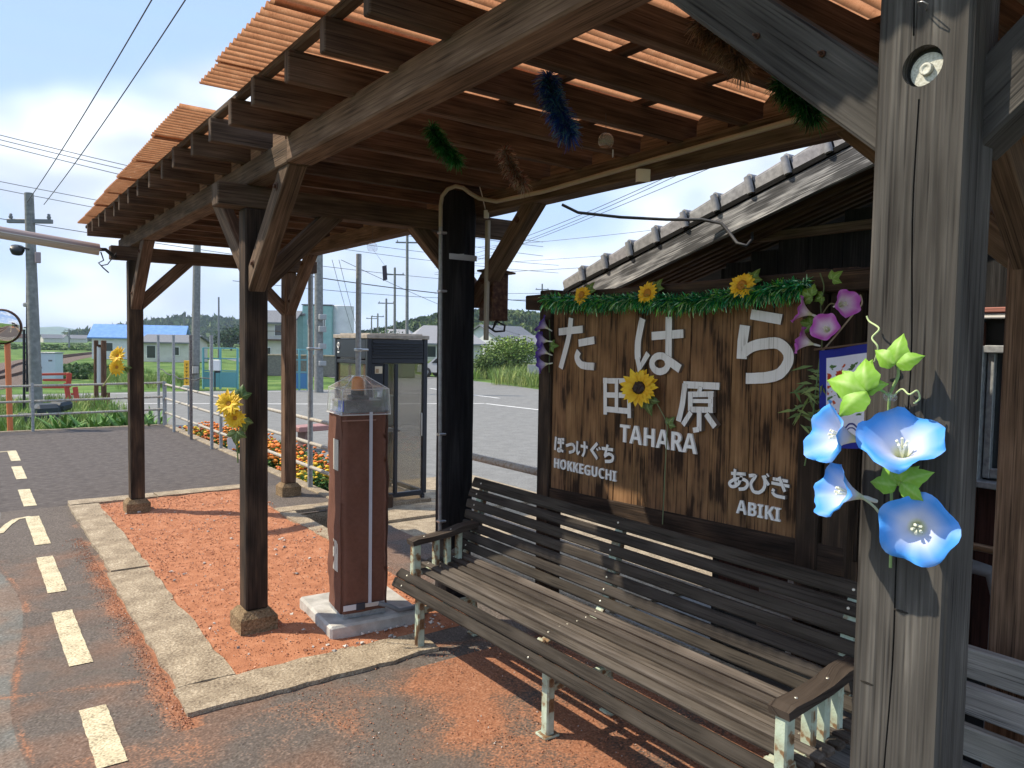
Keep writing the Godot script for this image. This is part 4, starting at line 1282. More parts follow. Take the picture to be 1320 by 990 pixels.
	stroke(mb, v2([-2.944, 1.032, -2.927, 1.052]), 0.0102, 2.5985, 0.0126)
	stroke(mb, v2([-2.919, 1.081, -2.864, 1.080]), 0.0146, 2.5985, 0.0142)
	stroke(mb, v2([-2.889, 1.108, -2.889, 1.102, -2.888, 1.094, -2.887, 1.085, -2.887, 1.075, -2.887, 1.066, -2.887, 1.058, -2.889, 1.051, -2.892, 1.045, -2.895, 1.040, -2.898, 1.035, -2.901, 1.031, -2.902, 1.028]), 0.0152, 2.5985, 0.0158)
	obj("character", mb, M.white_wood, g)
	mb = MB.new()
	stroke(mb, v2([-2.797, 1.109, -2.839, 1.069, -2.794, 1.029]), 0.0174, 2.5985, 0.0110)
	stroke(mb, v2([-2.801, 1.082, -2.788, 1.073]), 0.0093, 2.5985, 0.0126)
	stroke(mb, v2([-2.782, 1.090, -2.769, 1.080]), 0.0093, 2.5985, 0.0142)
	obj("character", mb, M.white_wood, g)
	mb = MB.new()
	stroke(mb, v2([-2.764, 1.087, -2.682, 1.089]), 0.0160, 2.5985, 0.0110)
	stroke(mb, v2([-2.719, 1.110, -2.738, 1.055]), 0.0159, 2.5985, 0.0126)
	stroke(mb, v2([-2.741, 1.049, -2.737, 1.051, -2.732, 1.054, -2.726, 1.058, -2.719, 1.062, -2.713, 1.065, -2.708, 1.066, -2.702, 1.066, -2.696, 1.065, -2.691, 1.064, -2.685, 1.061, -2.682, 1.059, -2.679, 1.056, -2.678, 1.053, -2.678, 1.049, -2.680, 1.045, -2.682, 1.040, -2.685, 1.036, -2.690, 1.033, -2.696, 1.031, -2.704, 1.029, -2.713, 1.028, -2.722, 1.027, -2.729, 1.026, -2.735, 1.025]), 0.0160, 2.5985, 0.0142)
	obj("character", mb, M.white_wood, g)
	mb = MB.new()
	stroke(mb, v2([-1.975, 1.078, -1.903, 1.085]), 0.0133, 2.5985, 0.0110)
	stroke(mb, v2([-1.954, 1.099, -1.955, 1.094, -1.955, 1.088, -1.956, 1.080, -1.956, 1.072, -1.956, 1.064, -1.955, 1.058, -1.954, 1.052, -1.951, 1.046, -1.949, 1.041, -1.946, 1.036, -1.944, 1.032, -1.942, 1.029]), 0.0133, 2.5985, 0.0126)
	stroke(mb, v2([-1.920, 1.075, -1.921, 1.071, -1.923, 1.065, -1.926, 1.058, -1.929, 1.051, -1.932, 1.044, -1.936, 1.039, -1.940, 1.035, -1.944, 1.032, -1.949, 1.029, -1.955, 1.026, -1.959, 1.025, -1.963, 1.024, -1.967, 1.024, -1.971, 1.025, -1.974, 1.027, -1.977, 1.029, -1.979, 1.032, -1.979, 1.034, -1.979, 1.037, -1.977, 1.040, -1.974, 1.043, -1.970, 1.046, -1.966, 1.049, -1.962, 1.052, -1.957, 1.054, -1.952, 1.056, -1.947, 1.058, -1.941, 1.060, -1.935, 1.062, -1.930, 1.062, -1.924, 1.063, -1.918, 1.063, -1.912, 1.062, -1.906, 1.062, -1.901, 1.060, -1.897, 1.059, -1.894, 1.057, -1.892, 1.054, -1.891, 1.050, -1.890, 1.047, -1.890, 1.043, -1.891, 1.040, -1.892, 1.038, -1.894, 1.035, -1.896, 1.032, -1.899, 1.029, -1.902, 1.027, -1.905, 1.025, -1.909, 1.023, -1.914, 1.022, -1.919, 1.021, -1.924, 1.020, -1.929, 1.019, -1.932, 1.018]), 0.0137, 2.5985, 0.0142)
	obj("character", mb, M.white_wood, g)
	mb = MB.new()
	stroke(mb, v2([-1.887, 1.081, -1.883, 1.082, -1.877, 1.083, -1.871, 1.085, -1.864, 1.086, -1.859, 1.086, -1.856, 1.084, -1.857, 1.081, -1.860, 1.076, -1.865, 1.070, -1.870, 1.063, -1.874, 1.056, -1.876, 1.051, -1.876, 1.045, -1.875, 1.040, -1.873, 1.034, -1.870, 1.030, -1.867, 1.025, -1.864, 1.022, -1.860, 1.020, -1.856, 1.019, -1.851, 1.018, -1.846, 1.019, -1.841, 1.019, -1.837, 1.020, -1.833, 1.022, -1.829, 1.025, -1.824, 1.028, -1.821, 1.032, -1.817, 1.035, -1.815, 1.039, -1.813, 1.044, -1.811, 1.049, -1.810, 1.054, -1.810, 1.059, -1.810, 1.064, -1.810, 1.069, -1.811, 1.073, -1.813, 1.078, -1.815, 1.082, -1.817, 1.086, -1.819, 1.089, -1.820, 1.092]), 0.0140, 2.5985, 0.0110)
	stroke(mb, v2([-1.820, 1.090, -1.791, 1.058]), 0.0128, 2.5985, 0.0126)
	stroke(mb, v2([-1.811, 1.094, -1.801, 1.086]), 0.0069, 2.5985, 0.0142)
	stroke(mb, v2([-1.800, 1.103, -1.790, 1.092]), 0.0069, 2.5985, 0.0158)
	obj("character", mb, M.white_wood, g)
	mb = MB.new()
	stroke(mb, v2([-1.775, 1.086, -1.707, 1.086]), 0.0126, 2.5985, 0.0110)
	stroke(mb, v2([-1.780, 1.069, -1.699, 1.068]), 0.0127, 2.5985, 0.0126)
	stroke(mb, v2([-1.745, 1.098, -1.717, 1.044]), 0.0135, 2.5985, 0.0142)
	stroke(mb, v2([-1.765, 1.047, -1.766, 1.045, -1.767, 1.043, -1.768, 1.041, -1.769, 1.038, -1.770, 1.036, -1.770, 1.034, -1.769, 1.031, -1.767, 1.029, -1.765, 1.027, -1.762, 1.025, -1.759, 1.023, -1.754, 1.022, -1.749, 1.021, -1.741, 1.021, -1.733, 1.021, -1.725, 1.021, -1.719, 1.021, -1.714, 1.021]), 0.0131, 2.5985, 0.0158)
	obj("character", mb, M.white_wood, g)
	latin("TAHARA", Vector2(-2.6404, 1.1354), Vector2(-2.1634, 1.1334), 0.0869, g)
	latin("HOKKEGUCHI", Vector2(-3.1408, 0.9360), Vector2(-2.6605, 0.9331), 0.0532, g)
	latin("ABIKI", Vector2(-1.9461, 0.9156), Vector2(-1.7382, 0.9199), 0.0558, g)

# ---------------------------------------------------------------- covered machine on its plinth

func build_machine() -> void:
	var o := thing("covered_machine", "tall machine box under a brown zipped cover with amber lamp and clear hood", "machine", Vector3(1.79, 0, -3.9), deg_to_rad(-6))
	var mb := MB.new()
	# plinth
	var pl := thing("concrete_plinth", "pale concrete plinth slab below the brown covered machine", "plinth", Vector3(1.845, 0, -3.985), deg_to_rad(-4))
	mb.box(xf(Vector3(0, .03, 0)), Vector3(.54, .105, .57), .012, Color.WHITE)
	obj("slab", mb, M.concrete_pale, pl)
	# box foot that shows under the cover
	mb = MB.new()
	mb.box(xf(Vector3(0, .12, 0)), Vector3(.245, .075, .245), .003, Color.WHITE)
	obj("box_foot", mb, M.galv, o)
	# cloth cover: a square sleeve with slack folds
	mb = MB.new()
	var f := FastNoiseLite.new(); f.seed = 31; f.frequency = 3.0; f.fractal_octaves = 3
	var rows := 40; var cols := 64
	for r in rows + 1:
		var t := float(r) / rows
		var y := lerpf(.115, 1.215, t)
		for c in cols + 1:
			var a := float(c) / cols * 4.0
			var side := int(a) % 4
			var u := a - floorf(a)
			var h := .132 + .003 * sin(t * 4.0)
			var cr := .02
			var p: Vector2
			var e := lerpf(-h, h, u)
			var rd := maxf(absf(e) - (h - cr), 0.0)
			var depth := h - (cr - sqrt(maxf(cr * cr - rd * rd, 0.0)))
			p = [Vector2(e, depth), Vector2(depth, -e), Vector2(-e, -depth), Vector2(-depth, e)][side]
			var fold := f.get_noise_3d(p.x * 2.2, y * 1.5, p.y * 2.2) * .012 + sin(p.x * 30.0 - y * 26.0) * .004 * smoothstep(.55, 1.0, t) * absf(f.get_noise_2d(y * 2.0, a))
			fold += sin(p.y * 46.0 + y * 18.0) * .004 * smoothstep(.6, .95, t) if side == 3 else 0.0
			var q := p.normalized() * (p.length() + fold)
			mb.add(Vector3(q.x, y, q.y), Vector3(p.x, 0, p.y).normalized(), Vector2(a, y), Color.WHITE)
	for r in rows:
		for c in cols:
			var a := r * (cols + 1) + c
			mb.tri(a, a + 1, a + cols + 1); mb.tri(a + 1, a + cols + 2, a + cols + 1)
	var st := SurfaceTool.new()
	st.create_from(mb.mesh(), 0)
	st.generate_normals()
	var cover := obj("cloth_cover", st.commit(), M.cover, o)
	mb = MB.new()
	mb.box(xf(Vector3(.025, .68, .139)), Vector3(.016, 1.08, .004), .001)
	for k in 2: mb.box(xf(Vector3(.017 + .016 * k, .68, .141)), Vector3(.002, 1.08, .002), 0.0)
	obj("zip", mb, std(C(.52, .53, .6), .5), cover)
	for y in [.98, .42]:
		mb = MB.new()
		for k in 3: mb.box(Transform3D(Basis(Vector3.RIGHT, .01 * (k - 1)), Vector3(-.1362 - .001 * (k % 2), y, .03 + .028 * (k - 1))), Vector3(.003, .17, .029), .001, Color(.95, .95, .93))
		obj("label_window", mb, M.white_cloth, cover)
	mb = MB.new()
	mb.box(xf(Vector3(-.07, .15, .143)), Vector3(.11, .03, .005), .001, Color(.6, .6, .62))
	mb.box(xf(Vector3(-.03, .15, .147)), Vector3(.05, .038, .01), .003, Color(.03, .035, .05))
	mb.box(xf(Vector3(.05, .15, .143)), Vector3(.12, .022, .005), .001, Color(.55, .5, .46))
	mb.box(xf(Vector3(-.04, 1.175, .138)), Vector3(.19, .006, .004), .001, Color(.35, .2, .16))
	obj("buckle_strap", mb, M.plain, cover)
	# steel head, lamp and hood
	mb = MB.new()
	mb.box(xf(Vector3(0, 1.245, 0)), Vector3(.23, .07, .23), .006, Color(.42, .4, .38))
	mb.box(xf(Vector3(0, 1.29, -.01)), Vector3(.1, .025, .1), .004, Color(.3, .28, .26))
	obj("steel_head", mb, M.galv, o)
	mb = MB.new()
	mb.box(xf(Vector3(-.118, 1.25, .06)), Vector3(.004, .058, .09), .001, Color(.05, .1, .62))
	mb.box(xf(Vector3(-.1205, 1.245, .08)), Vector3(.003, .036, .012), 0.0, Color(.85, .85, .88))
	mb.box(xf(Vector3(-.1205, 1.23, .08)), Vector3(.003, .006, .026), 0.0, Color(.85, .85, .88))
	obj("blue_label", mb, M.plain, o)
	mb = MB.new()
	mb.lathe(xf(Vector3(.0, 1.3, -.01)), [Vector2(.038, 0), Vector2(.038, .028), Vector2(.034, .03), Vector2(0, .03)], 20, Color(.02, .02, .022))
	var lamp := obj("warning_lamp", mb, M.plain, o)
	mb = MB.new()
	mb.lathe(xf(Vector3(.0, 1.33, -.01)), [Vector2(.036, 0), Vector2(.034, .05), Vector2(.03, .066), Vector2(.018, .076), Vector2(0, .078)], 20)
	obj("lens", mb, M.orange_lens, lamp)
	mb = MB.new()
	var top := [Vector3(-.035, 1.412, -.045), Vector3(.035, 1.412, -.045), Vector3(.035, 1.412, .025), Vector3(-.035, 1.412, .025)]
	var mid := [Vector3(-.13, 1.345, -.13), Vector3(.13, 1.345, -.13), Vector3(.13, 1.345, .13), Vector3(-.13, 1.34, .13)]
	var low := [Vector3(-.138, 1.205, -.138), Vector3(.138, 1.205, -.138), Vector3(.138, 1.205, .138), Vector3(-.138, 1.205, .138)]
	for k in 4:
		var e := (k + 1) % 4
		for pair in [[low, mid], [mid, top]]:
			var n := 6
			for a in n:
				for b in n:
					var P := func(u: float, w: float) -> Vector3:
						var q: Vector3 = (pair[0][k].lerp(pair[0][e], u)).lerp(pair[1][k].lerp(pair[1][e], u), w)
						var m := sin(u * PI) * sin(w * PI)
						return q + Vector3(q.x, 0, q.z).normalized() * (-.014 * m) + Vector3(0, -.01 * m, 0) + Vector3(f.get_noise_2d(u * 3 + k, w * 3), f.get_noise_2d(u * 2, w * 4 + k), f.get_noise_2d(w * 5, u * 4)) * .006 * m
					var p: Array = [P.call(float(a) / n, float(b) / n), P.call(float(a + 1) / n, float(b) / n), P.call(float(a + 1) / n, float(b + 1) / n), P.call(float(a) / n, float(b + 1) / n)]
					mb.poly(p, [Vector2.ZERO, Vector2.RIGHT, Vector2.ONE, Vector2.DOWN], p[0] + Vector3(0, -1.1, 0))
	mb.poly(top, [Vector2.ZERO, Vector2.RIGHT, Vector2.ONE, Vector2.DOWN], Vector3.UP)
	var hood := obj("clear_hood", mb, M.vinyl, o)
	mb = MB.new()
	for k in 4:
		var e := (k + 1) % 4
		mb.tube([low[k], mid[k], top[k]], .0022, 5)
		mb.tube([low[k], low[e]], .003, 5)
		mb.tube([mid[k], mid[e]], .0016, 5)
	obj("hood_seam", mb, std(C(.6, .6, .6), .4), hood)
	var cb := thing("grey_cable", "grey flexible cable looping from the machine to the bench leg", "cable", Vector3(1.85, .09, -3.76))
	mb = MB.new()
	mb.tube([Vector3(.0, .06, .01), Vector3(.05, .045, .04), Vector3(.1, .015, .06), Vector3(.18, .012, .06), Vector3(.25, .012, .02), Vector3(.3, -.06, -.02), Vector3(.36, -.085, -.05)], .013, 8)
	obj("sheath", mb, M.plastic_grey, cb)

# ---------------------------------------------------------------- telephone booth

func build_booth() -> void:
	var o := thing("telephone_booth", "dark framed telephone booth with amber glass beside the forecourt", "phone booth", Vector3(4.4, ROAD + .06, -8.92))
	var w := .84; var d := 1.0; var h := 2.08
	var hx := w * .5; var hz := d * .5
	var part := func(called: String, boxes: Array, mat: Material) -> MeshInstance3D:
		var mb := MB.new()
		for b in boxes: mb.box(xf(b[0]), b[1], .006, b[2] if b.size() > 2 else Color.WHITE)
		return obj(called, mb, mat, o)
	for sx in [-1, 1]:
		for sz in [-1, 1]:
			part.call("corner_post", [[Vector3(sx * (hx - .03), h * .5 + .06, sz * (hz - .03)), Vector3(.06, h - .1, .06)]], M.booth)
			part.call("foot", [[Vector3(sx * (hx - .04), .04, sz * (hz - .04)), Vector3(.05, .12, .05)]], M.booth)
	part.call("head_panel", [[Vector3(0, h - .12, hz - .02), Vector3(w - .13, .24, .035)], [Vector3(0, h - .12, -hz + .02), Vector3(w - .13, .24, .035)]], M.booth)
	part.call("head_panel", [[Vector3(-hx + .02, h - .12, 0), Vector3(.035, .24, d - .13)], [Vector3(hx - .02, h - .12, 0), Vector3(.035, .24, d - .13)]], M.booth)
	for k in 5: part.call("louvre", [[Vector3(.0, h - .05 - .034 * k, hz + .006), Vector3(w - .16, .014, .03)]], M.booth)
	part.call("roof", [[Vector3(0, h + .03, 0), Vector3(w + .03, .05, d + .03), Color(.75, .68, .62)], [Vector3(0, h + .062, 0), Vector3(w - .1, .02, d - .1), Color(.7, .63, .57)]], M.concrete_pale)
	part.call("base_rail", [[Vector3(0, .12, hz - .03), Vector3(w - .12, .06, .05)], [Vector3(0, .12, -hz + .03), Vector3(w - .12, .06, .05)], [Vector3(-hx + .03, .12, 0), Vector3(.05, .06, d - .12)], [Vector3(hx - .03, .12, 0), Vector3(.05, .06, d - .12)]], M.booth)
	# door side: frame members and panes
	part.call("door_post", [[Vector3(-.16, .95, hz - .03), Vector3(.055, 1.65, .045)]], M.booth)
	part.call("door_post", [[Vector3(-.02, .95, hz - .025), Vector3(.045, 1.65, .05)]], M.booth)
	part.call("door_head", [[Vector3(0, 1.81, hz - .03), Vector3(w - .12, .06, .05)]], M.booth)
	part.call("door_panel", [[Vector3(-.275, .98, hz - .035), Vector3(.17, 1.6, .02)]], M.booth)
	part.call("notice", [[Vector3(-.26, 1.7, hz - .02), Vector3(.1, .09, .006), Color(.6, .52, .38)], [Vector3(-.28, 1.69, hz - .016), Vector3(.04, .05, .004), Color(.35, .22, .12)]], M.plain)
	part.call("pane", [[Vector3(-.09, .97, hz - .03), Vector3(.09, 1.62, .008)]], M.amber_glass)
	part.call("pane", [[Vector3(.18, .97, hz - .03), Vector3(.35, 1.62, .008)]], M.amber_glass)
	part.call("pane", [[Vector3(-hx + .03, .98, 0), Vector3(.008, 1.68, d - .12)]], M.amber_glass)
	part.call("pane", [[Vector3(hx - .03, .98, 0), Vector3(.008, 1.68, d - .12)]], M.amber_glass)
	part.call("pane", [[Vector3(0, .98, -hz + .03), Vector3(w - .12, 1.68, .008)]], M.amber_glass)
	part.call("side_rail", [[Vector3(-hx + .03, 1.79, 0), Vector3(.045, .05, d - .12)], [Vector3(hx - .03, 1.79, 0), Vector3(.045, .05, d - .12)], [Vector3(0, 1.79, -hz + .03), Vector3(w - .12, .05, .045)]], M.booth)
	part.call("handle", [[Vector3(.33, 1.0, hz + .01), Vector3(.02, .3, .03)]], M.steel)
	part.call("floor", [[Vector3(0, .02, 0), Vector3(w + .1, .05, d + .1), Color(.8, .75, .7)]], M.concrete)
	var mb := MB.new()                               # the white loop mark on the head panel
	var ring := []
	for k in 17: ring.append(Vector3(-hx - .002, h - .085 + .033 * sin(TAU * k / 16), hz - .87 + .028 * cos(TAU * k / 16)))
	mb.tube(ring, .008, 6)
	mb.tube([Vector3(-hx - .002, h - .118, hz - .87), Vector3(-hx - .002, h - .135, hz - .855), Vector3(-hx - .002, h - .145, hz - .87)], .007, 6)
	mb.box(xf(Vector3(-hx - .002, h - .175, hz - .87)), Vector3(.006, .018, .055), .001)
	obj("emblem", mb, M.white, o)
	mb = MB.new()                                    # inside: shelf and the set
	mb.box(xf(Vector3(.2, .85, -.3)), Vector3(.36, .03, .3), .004, Color(.3, .3, .3))
	mb.box(xf(Vector3(.2, 1.12, -.34)), Vector3(.3, .42, .16), .02, Color(.2, .23, .2))
	obj("telephone", mb, M.plain, o)

# ---------------------------------------------------------------- fences, bed of flowers, kerb furniture

func build_fences() -> void:
	var o := thing("pipe_fence", "grey pipe fence of three rails along the forecourt side of the platform", "fence", Vector3(3.03, 0, -11))
	var rail := func(p: Array, parent: Node3D, r := .02) -> void:
		var mb := MB.new()
		mb.tube(p.map(func(q): return q - parent.position), r, 10)
		obj("rail", mb, M.rail_paint, parent)
	for y in [.76, .5, .24]:
		rail.call([Vector3(3.03, y, -15.0), Vector3(3.03, y, -6.95)], o)
	for z in [-15.0, -13.2, -11.3, -9.4, -7.0]:
		var mb := MB.new()
		mb.tube([Vector3(0, -.5, z + 11), Vector3(0, .8, z + 11)], .024, 10)
		obj("post", mb, M.galv, o)
	var n := thing("pipe_fence", "grey pipe fence rail between the black post and the name board", "fence", Vector3(3.03, 0, -4))
	rail.call([Vector3(3.03, .77, -4.75), Vector3(3.03, .77, -1.9)], n, .026)
	rail.call([Vector3(3.03, .36, -4.75), Vector3(3.03, .36, -1.9)], n, .02)
	for z in [-4.75, -1.95]:
		var mb := MB.new()
		mb.tube([Vector3(0, -.5, z + 4), Vector3(0, .8, z + 4)], .026, 10)
		obj("post", mb, M.galv, n)
	var e := thing("pipe_fence", "grey pipe fence of three rails closing the far end of the platform", "fence", Vector3(1, 0, -15))
	for y in [.77, .51, .28]:
		rail.call([Vector3(-1.0, y - .02, -15.0), Vector3(3.0, y + .02, -15.0)], e)
	for x in [-.9, .95, 3.0]:
		var mb := MB.new()
		mb.tube([Vector3(x - 1, -.5, .03), Vector3(x - 1, .82, .03)], .024, 10)
		obj("post", mb, M.galv, e)
	# tall poles along the edge
	var lab := ["tall thin grey pole at the far corner of the platform fence", "second tall grey pole from the far corner of the fence", "rust streaked third tall pole along the fence", "fourth tall pole along the fence nearest the orange marigolds"]
	var k := 0
	for z in [-15.07, -13.83, -12.63, -11.41]:
		var mb := MB.new()
		mb.tube([Vector3(0, -.3, 0), Vector3(0, 1.65, 0)], .024, 10)
		mb.tube([Vector3(0, 1.65, 0), Vector3(0, 1.665, 0)], .026, 10)
		var p := obj("tall_pole", mb, M.galv if k != 2 else M.rust_galv)
		p.position = Vector3(2.93, 0, z)
		tag(p, lab[k], "pole", "poles along the platform fence")
		k += 1
	for q in [[3.03, -7.82, 2.42, "tall grey pole rising to the rear beam beside the brown far post"], [3.3, -7.2, 2.5, "tall grey pole in front of the telephone booth"]]:
		var p := thing("tall_pole", q[3], "pole", Vector3(q[0], 0, q[1]), 0, "poles along the platform fence")
		var mb := MB.new()
		mb.tube([Vector3(0, -.45, 0), Vector3(0, q[2], 0)], .028, 12)
		obj("pipe", mb, M.galv, p)
		mb = MB.new()
		mb.box(xf(Vector3(0, 1.52, .0)), Vector3(.07, .03, .07), .006)
		mb.tube([Vector3(.03, 1.52, 0), Vector3(.11, 1.52, .0)], .012, 8)
		obj("clamp", mb, M.steel, p)
	# wind line between the poles
	var mb := MB.new()
	var pts := []
	for s in 13: pts.append(Vector3(2.93, 1.05 - .1 * sin(PI * s / 12.0) + .02 * sin(s * 2.0), lerpf(-15.0, -11.4, s / 12.0)))
	mb.tube(pts, .009, 6)
	tag(obj("slack_rope", mb, M.wire), "slack dark rope strung between the tall fence poles", "rope")

	# marigolds
	var plants := []
	for c in [[Color(.8, .2, .012), Color(.85, .3, .02), "orange"], [Color(.85, .55, .02), Color(.88, .65, .05), "yellow"], [Color(.55, .09, .02), Color(.75, .2, .02), "rust red"]]:
		var p := thing("marigold_plant", "%s flowered marigold plant in the bed along the fence" % c[2], "flower", Vector3.ZERO, 0, "%s marigolds in the bed along the fence" % c[2])
		mb = MB.new()
		for l in 190:
			var a := rng.randf() * TAU
			var r := sqrt(rng.randf()) * .17
			var q := Vector3(cos(a) * r, rng.randf_range(.02, .2) * (1.15 - r * 3.0) + .02, sin(a) * r)
			leaf_quad(mb, q, rng.randf_range(.035, .065), .018, Color(.06, .15, .025) * rng.randf_range(.6, 1.5))
		obj("foliage", mb, M.foliage, p)
		for l in 7:
			var a := rng.randf() * TAU
			var r := sqrt(rng.randf()) * .16
			mb = MB.new()
			var q := Vector3(cos(a) * r, .19 + rng.randf_range(-.05, .06), sin(a) * r)
			mb.lathe(Transform3D(Basis.from_euler(Vector3(rng.randf_range(-.4, .4), 0, rng.randf_range(-.4, .4))), q), [Vector2(.006, -.012), Vector2(.022, -.004), Vector2(.024, .004), Vector2(.014, .013), Vector2(0, .014)], 9, c[l % 2] * rng.randf_range(.85, 1.0))
			obj("blossom", mb, M.petal, p)
		plants.append(p)
	var used_proto := {}
	for s in 210:
		var z := rng.randf_range(-14.9, -8.5)
		var x := rng.randf_range(3.3, 4.2)
		var kind := 0
		if z > -9.2 and x < 3.8: kind = 1
		elif rng.randf() < .16: kind = 1
		elif rng.randf() < .22: kind = 2
		var p: Node3D = plants[kind]
		if used_proto.has(kind): p = copy(p)
		used_proto[kind] = true
		p.position = Vector3(x, -.28 + rng.randf_range(-.03, .03), z)
		p.rotation.y = rng.randf() * TAU
		p.scale = Vector3.ONE * rng.randf_range(.8, 1.35)
	mb = MB.new()
	mb.box(xf(Vector3(3.72, -.4, -11.75)), Vector3(1.16, .24, 6.9), .03, Color(.5, .42, .34))
	var soil := obj("flower_bed", mb, M.ballast)
	soil.set_meta("kind", "structure")
	for s in [[3.22, -10.6, "white plant tag leaning in the flower bed behind the near post"], [3.24, -11.5, "white plant tag standing in the flower bed by the fourth pole"]]:
		var t := thing("plant_tag", s[2], "plant tag", Vector3(s[0], -.3, s[1]), .5, "white tags in the flower bed")
		mb = MB.new()
		mb.box(Transform3D(Basis(Vector3.BACK, .1), Vector3(0, .3, 0)), Vector3(.16, .3, .006), .002)
		obj("card", mb, M.white, t)
		mb = MB.new()
		mb.tube([Vector3(-.03, 0, 0), Vector3(-.005, .2, 0)], .006, 6)
		obj("stake", mb, M.galv, t)
	# pink slab bench at the forecourt
	var b := thing("stone_bench", "pinkish brown plank bench standing on the forecourt behind the fence", "bench", Vector3(5.75, ROAD, -14.1), deg_to_rad(8))
	mb = MB.new(); mb.box(xf(Vector3(.2, .42, 0)), Vector3(1.7, .1, .42), .012, Color(.34, .17, .15)); obj("seat", mb, M.plain, b)
	for x in [-.45, .8]:
		mb = MB.new(); mb.box(xf(Vector3(x, .18, 0)), Vector3(.1, .38, .3), .01, Color(.2, .12, .1)); obj("leg", mb, M.plain, b)
	# leafy plants beyond the end fence
	plants = []
	var p0 := thing("broad_leaf_plant", "clump of broad upright green leaves beyond the end fence", "plant", Vector3.ZERO, 0, "leafy plants beyond the end fence")
	for l in 16:
		mb = MB.new()
		var a := rng.randf() * TAU
		blade(mb, Vector3(cos(a) * .05, 0, sin(a) * .05), Vector3(cos(a), 0, sin(a)), rng.randf_range(.35, .7), .07, rng.randf_range(.25, .7), Color(.085, .19, .035) * rng.randf_range(.7, 1.4))
		obj("leaf", mb, M.foliage, p0)
	for s in 34:
		var p: Node3D = p0 if s == 0 else copy(p0)
		p.position = Vector3(rng.randf_range(1.3, 3.05), -.5, rng.randf_range(-16.5, -15.35))
		p.rotation.y = rng.randf() * TAU
		p.scale = Vector3.ONE * rng.randf_range(.95, 1.5)

func leaf_quad(mb: MB, q: Vector3, l: float, w: float, col: Color) -> void:
	var b := Basis.from_euler(Vector3(rng.randf_range(-1.2, 1.2), rng.randf() * TAU, rng.randf_range(-1.2, 1.2)))
	var p := [q - b.x * l * .5, q + b.z * w * .5 + b.y * l * .1, q + b.x * l * .5, q - b.z * w * .5 + b.y * l * .1]
	mb.poly(p, [Vector2.ZERO, Vector2.RIGHT, Vector2.ONE, Vector2.DOWN], b.y + Vector3.UP, Color(col.r, col.g, col.b))

# an arching strap leaf
func blade(mb: MB, at: Vector3, dir: Vector3, l: float, w: float, bend: float, col: Color) -> void:
	var side := dir.cross(Vector3.UP).normalized()
	var n := 5
	var prev := []
	for k in n + 1:
		var t := float(k) / n
		var c := at + dir * l * bend * t * t + Vector3.UP * l * (t - bend * .45 * t * t)
		var hw := w * .5 * sin(PI * clampf(t * .92 + .08, 0, 1)) * (1.0 if k < n else 0.05)
		var row := [c - side * hw, c + side * hw]
		if k > 0:
			mb.poly([prev[0], prev[1], row[1], row[0]], [Vector2(0, t), Vector2(1, t), Vector2(1, t), Vector2(0, t)], Vector3.UP - dir * .5, col)
		prev = row

# ---------------------------------------------------------------- across the road

func pole(called: String, label: String, a: Vector3, b: Vector3, r0: float, r1: float, mat: Material, arms: Array, group := "utility poles") -> Node3D:
	var o := thing(called, label, "pole", a, 0, group)
	var mb := MB.new()
	mb.tube([Vector3(0, -.2, 0), b - a], [r0, r1], 12)
	obj("shaft", mb, mat, o)
	for q in arms:                                   # [height, half length, direction x, direction z]
		mb = MB.new()
		var c: Vector3 = (b - a) * (q[0] / (b - a).y)
		var d := Vector3(q[2], 0, q[3]).normalized()
		mb.bar(c - d * q[1], c + d * q[1], .09, .1, Vector3.UP, .01)
		for e in [-1, 1]: mb.lathe(xf(c + d * q[1] * .85 * e + Vector3(0, .05, 0)), [Vector2(.03, 0), Vector2(.05, .05), Vector2(.03, .09), Vector2(.04, .12), Vector2(0, .14)], 8)
		obj("cross_arm", mb, M.plastic_grey, o)
	return o

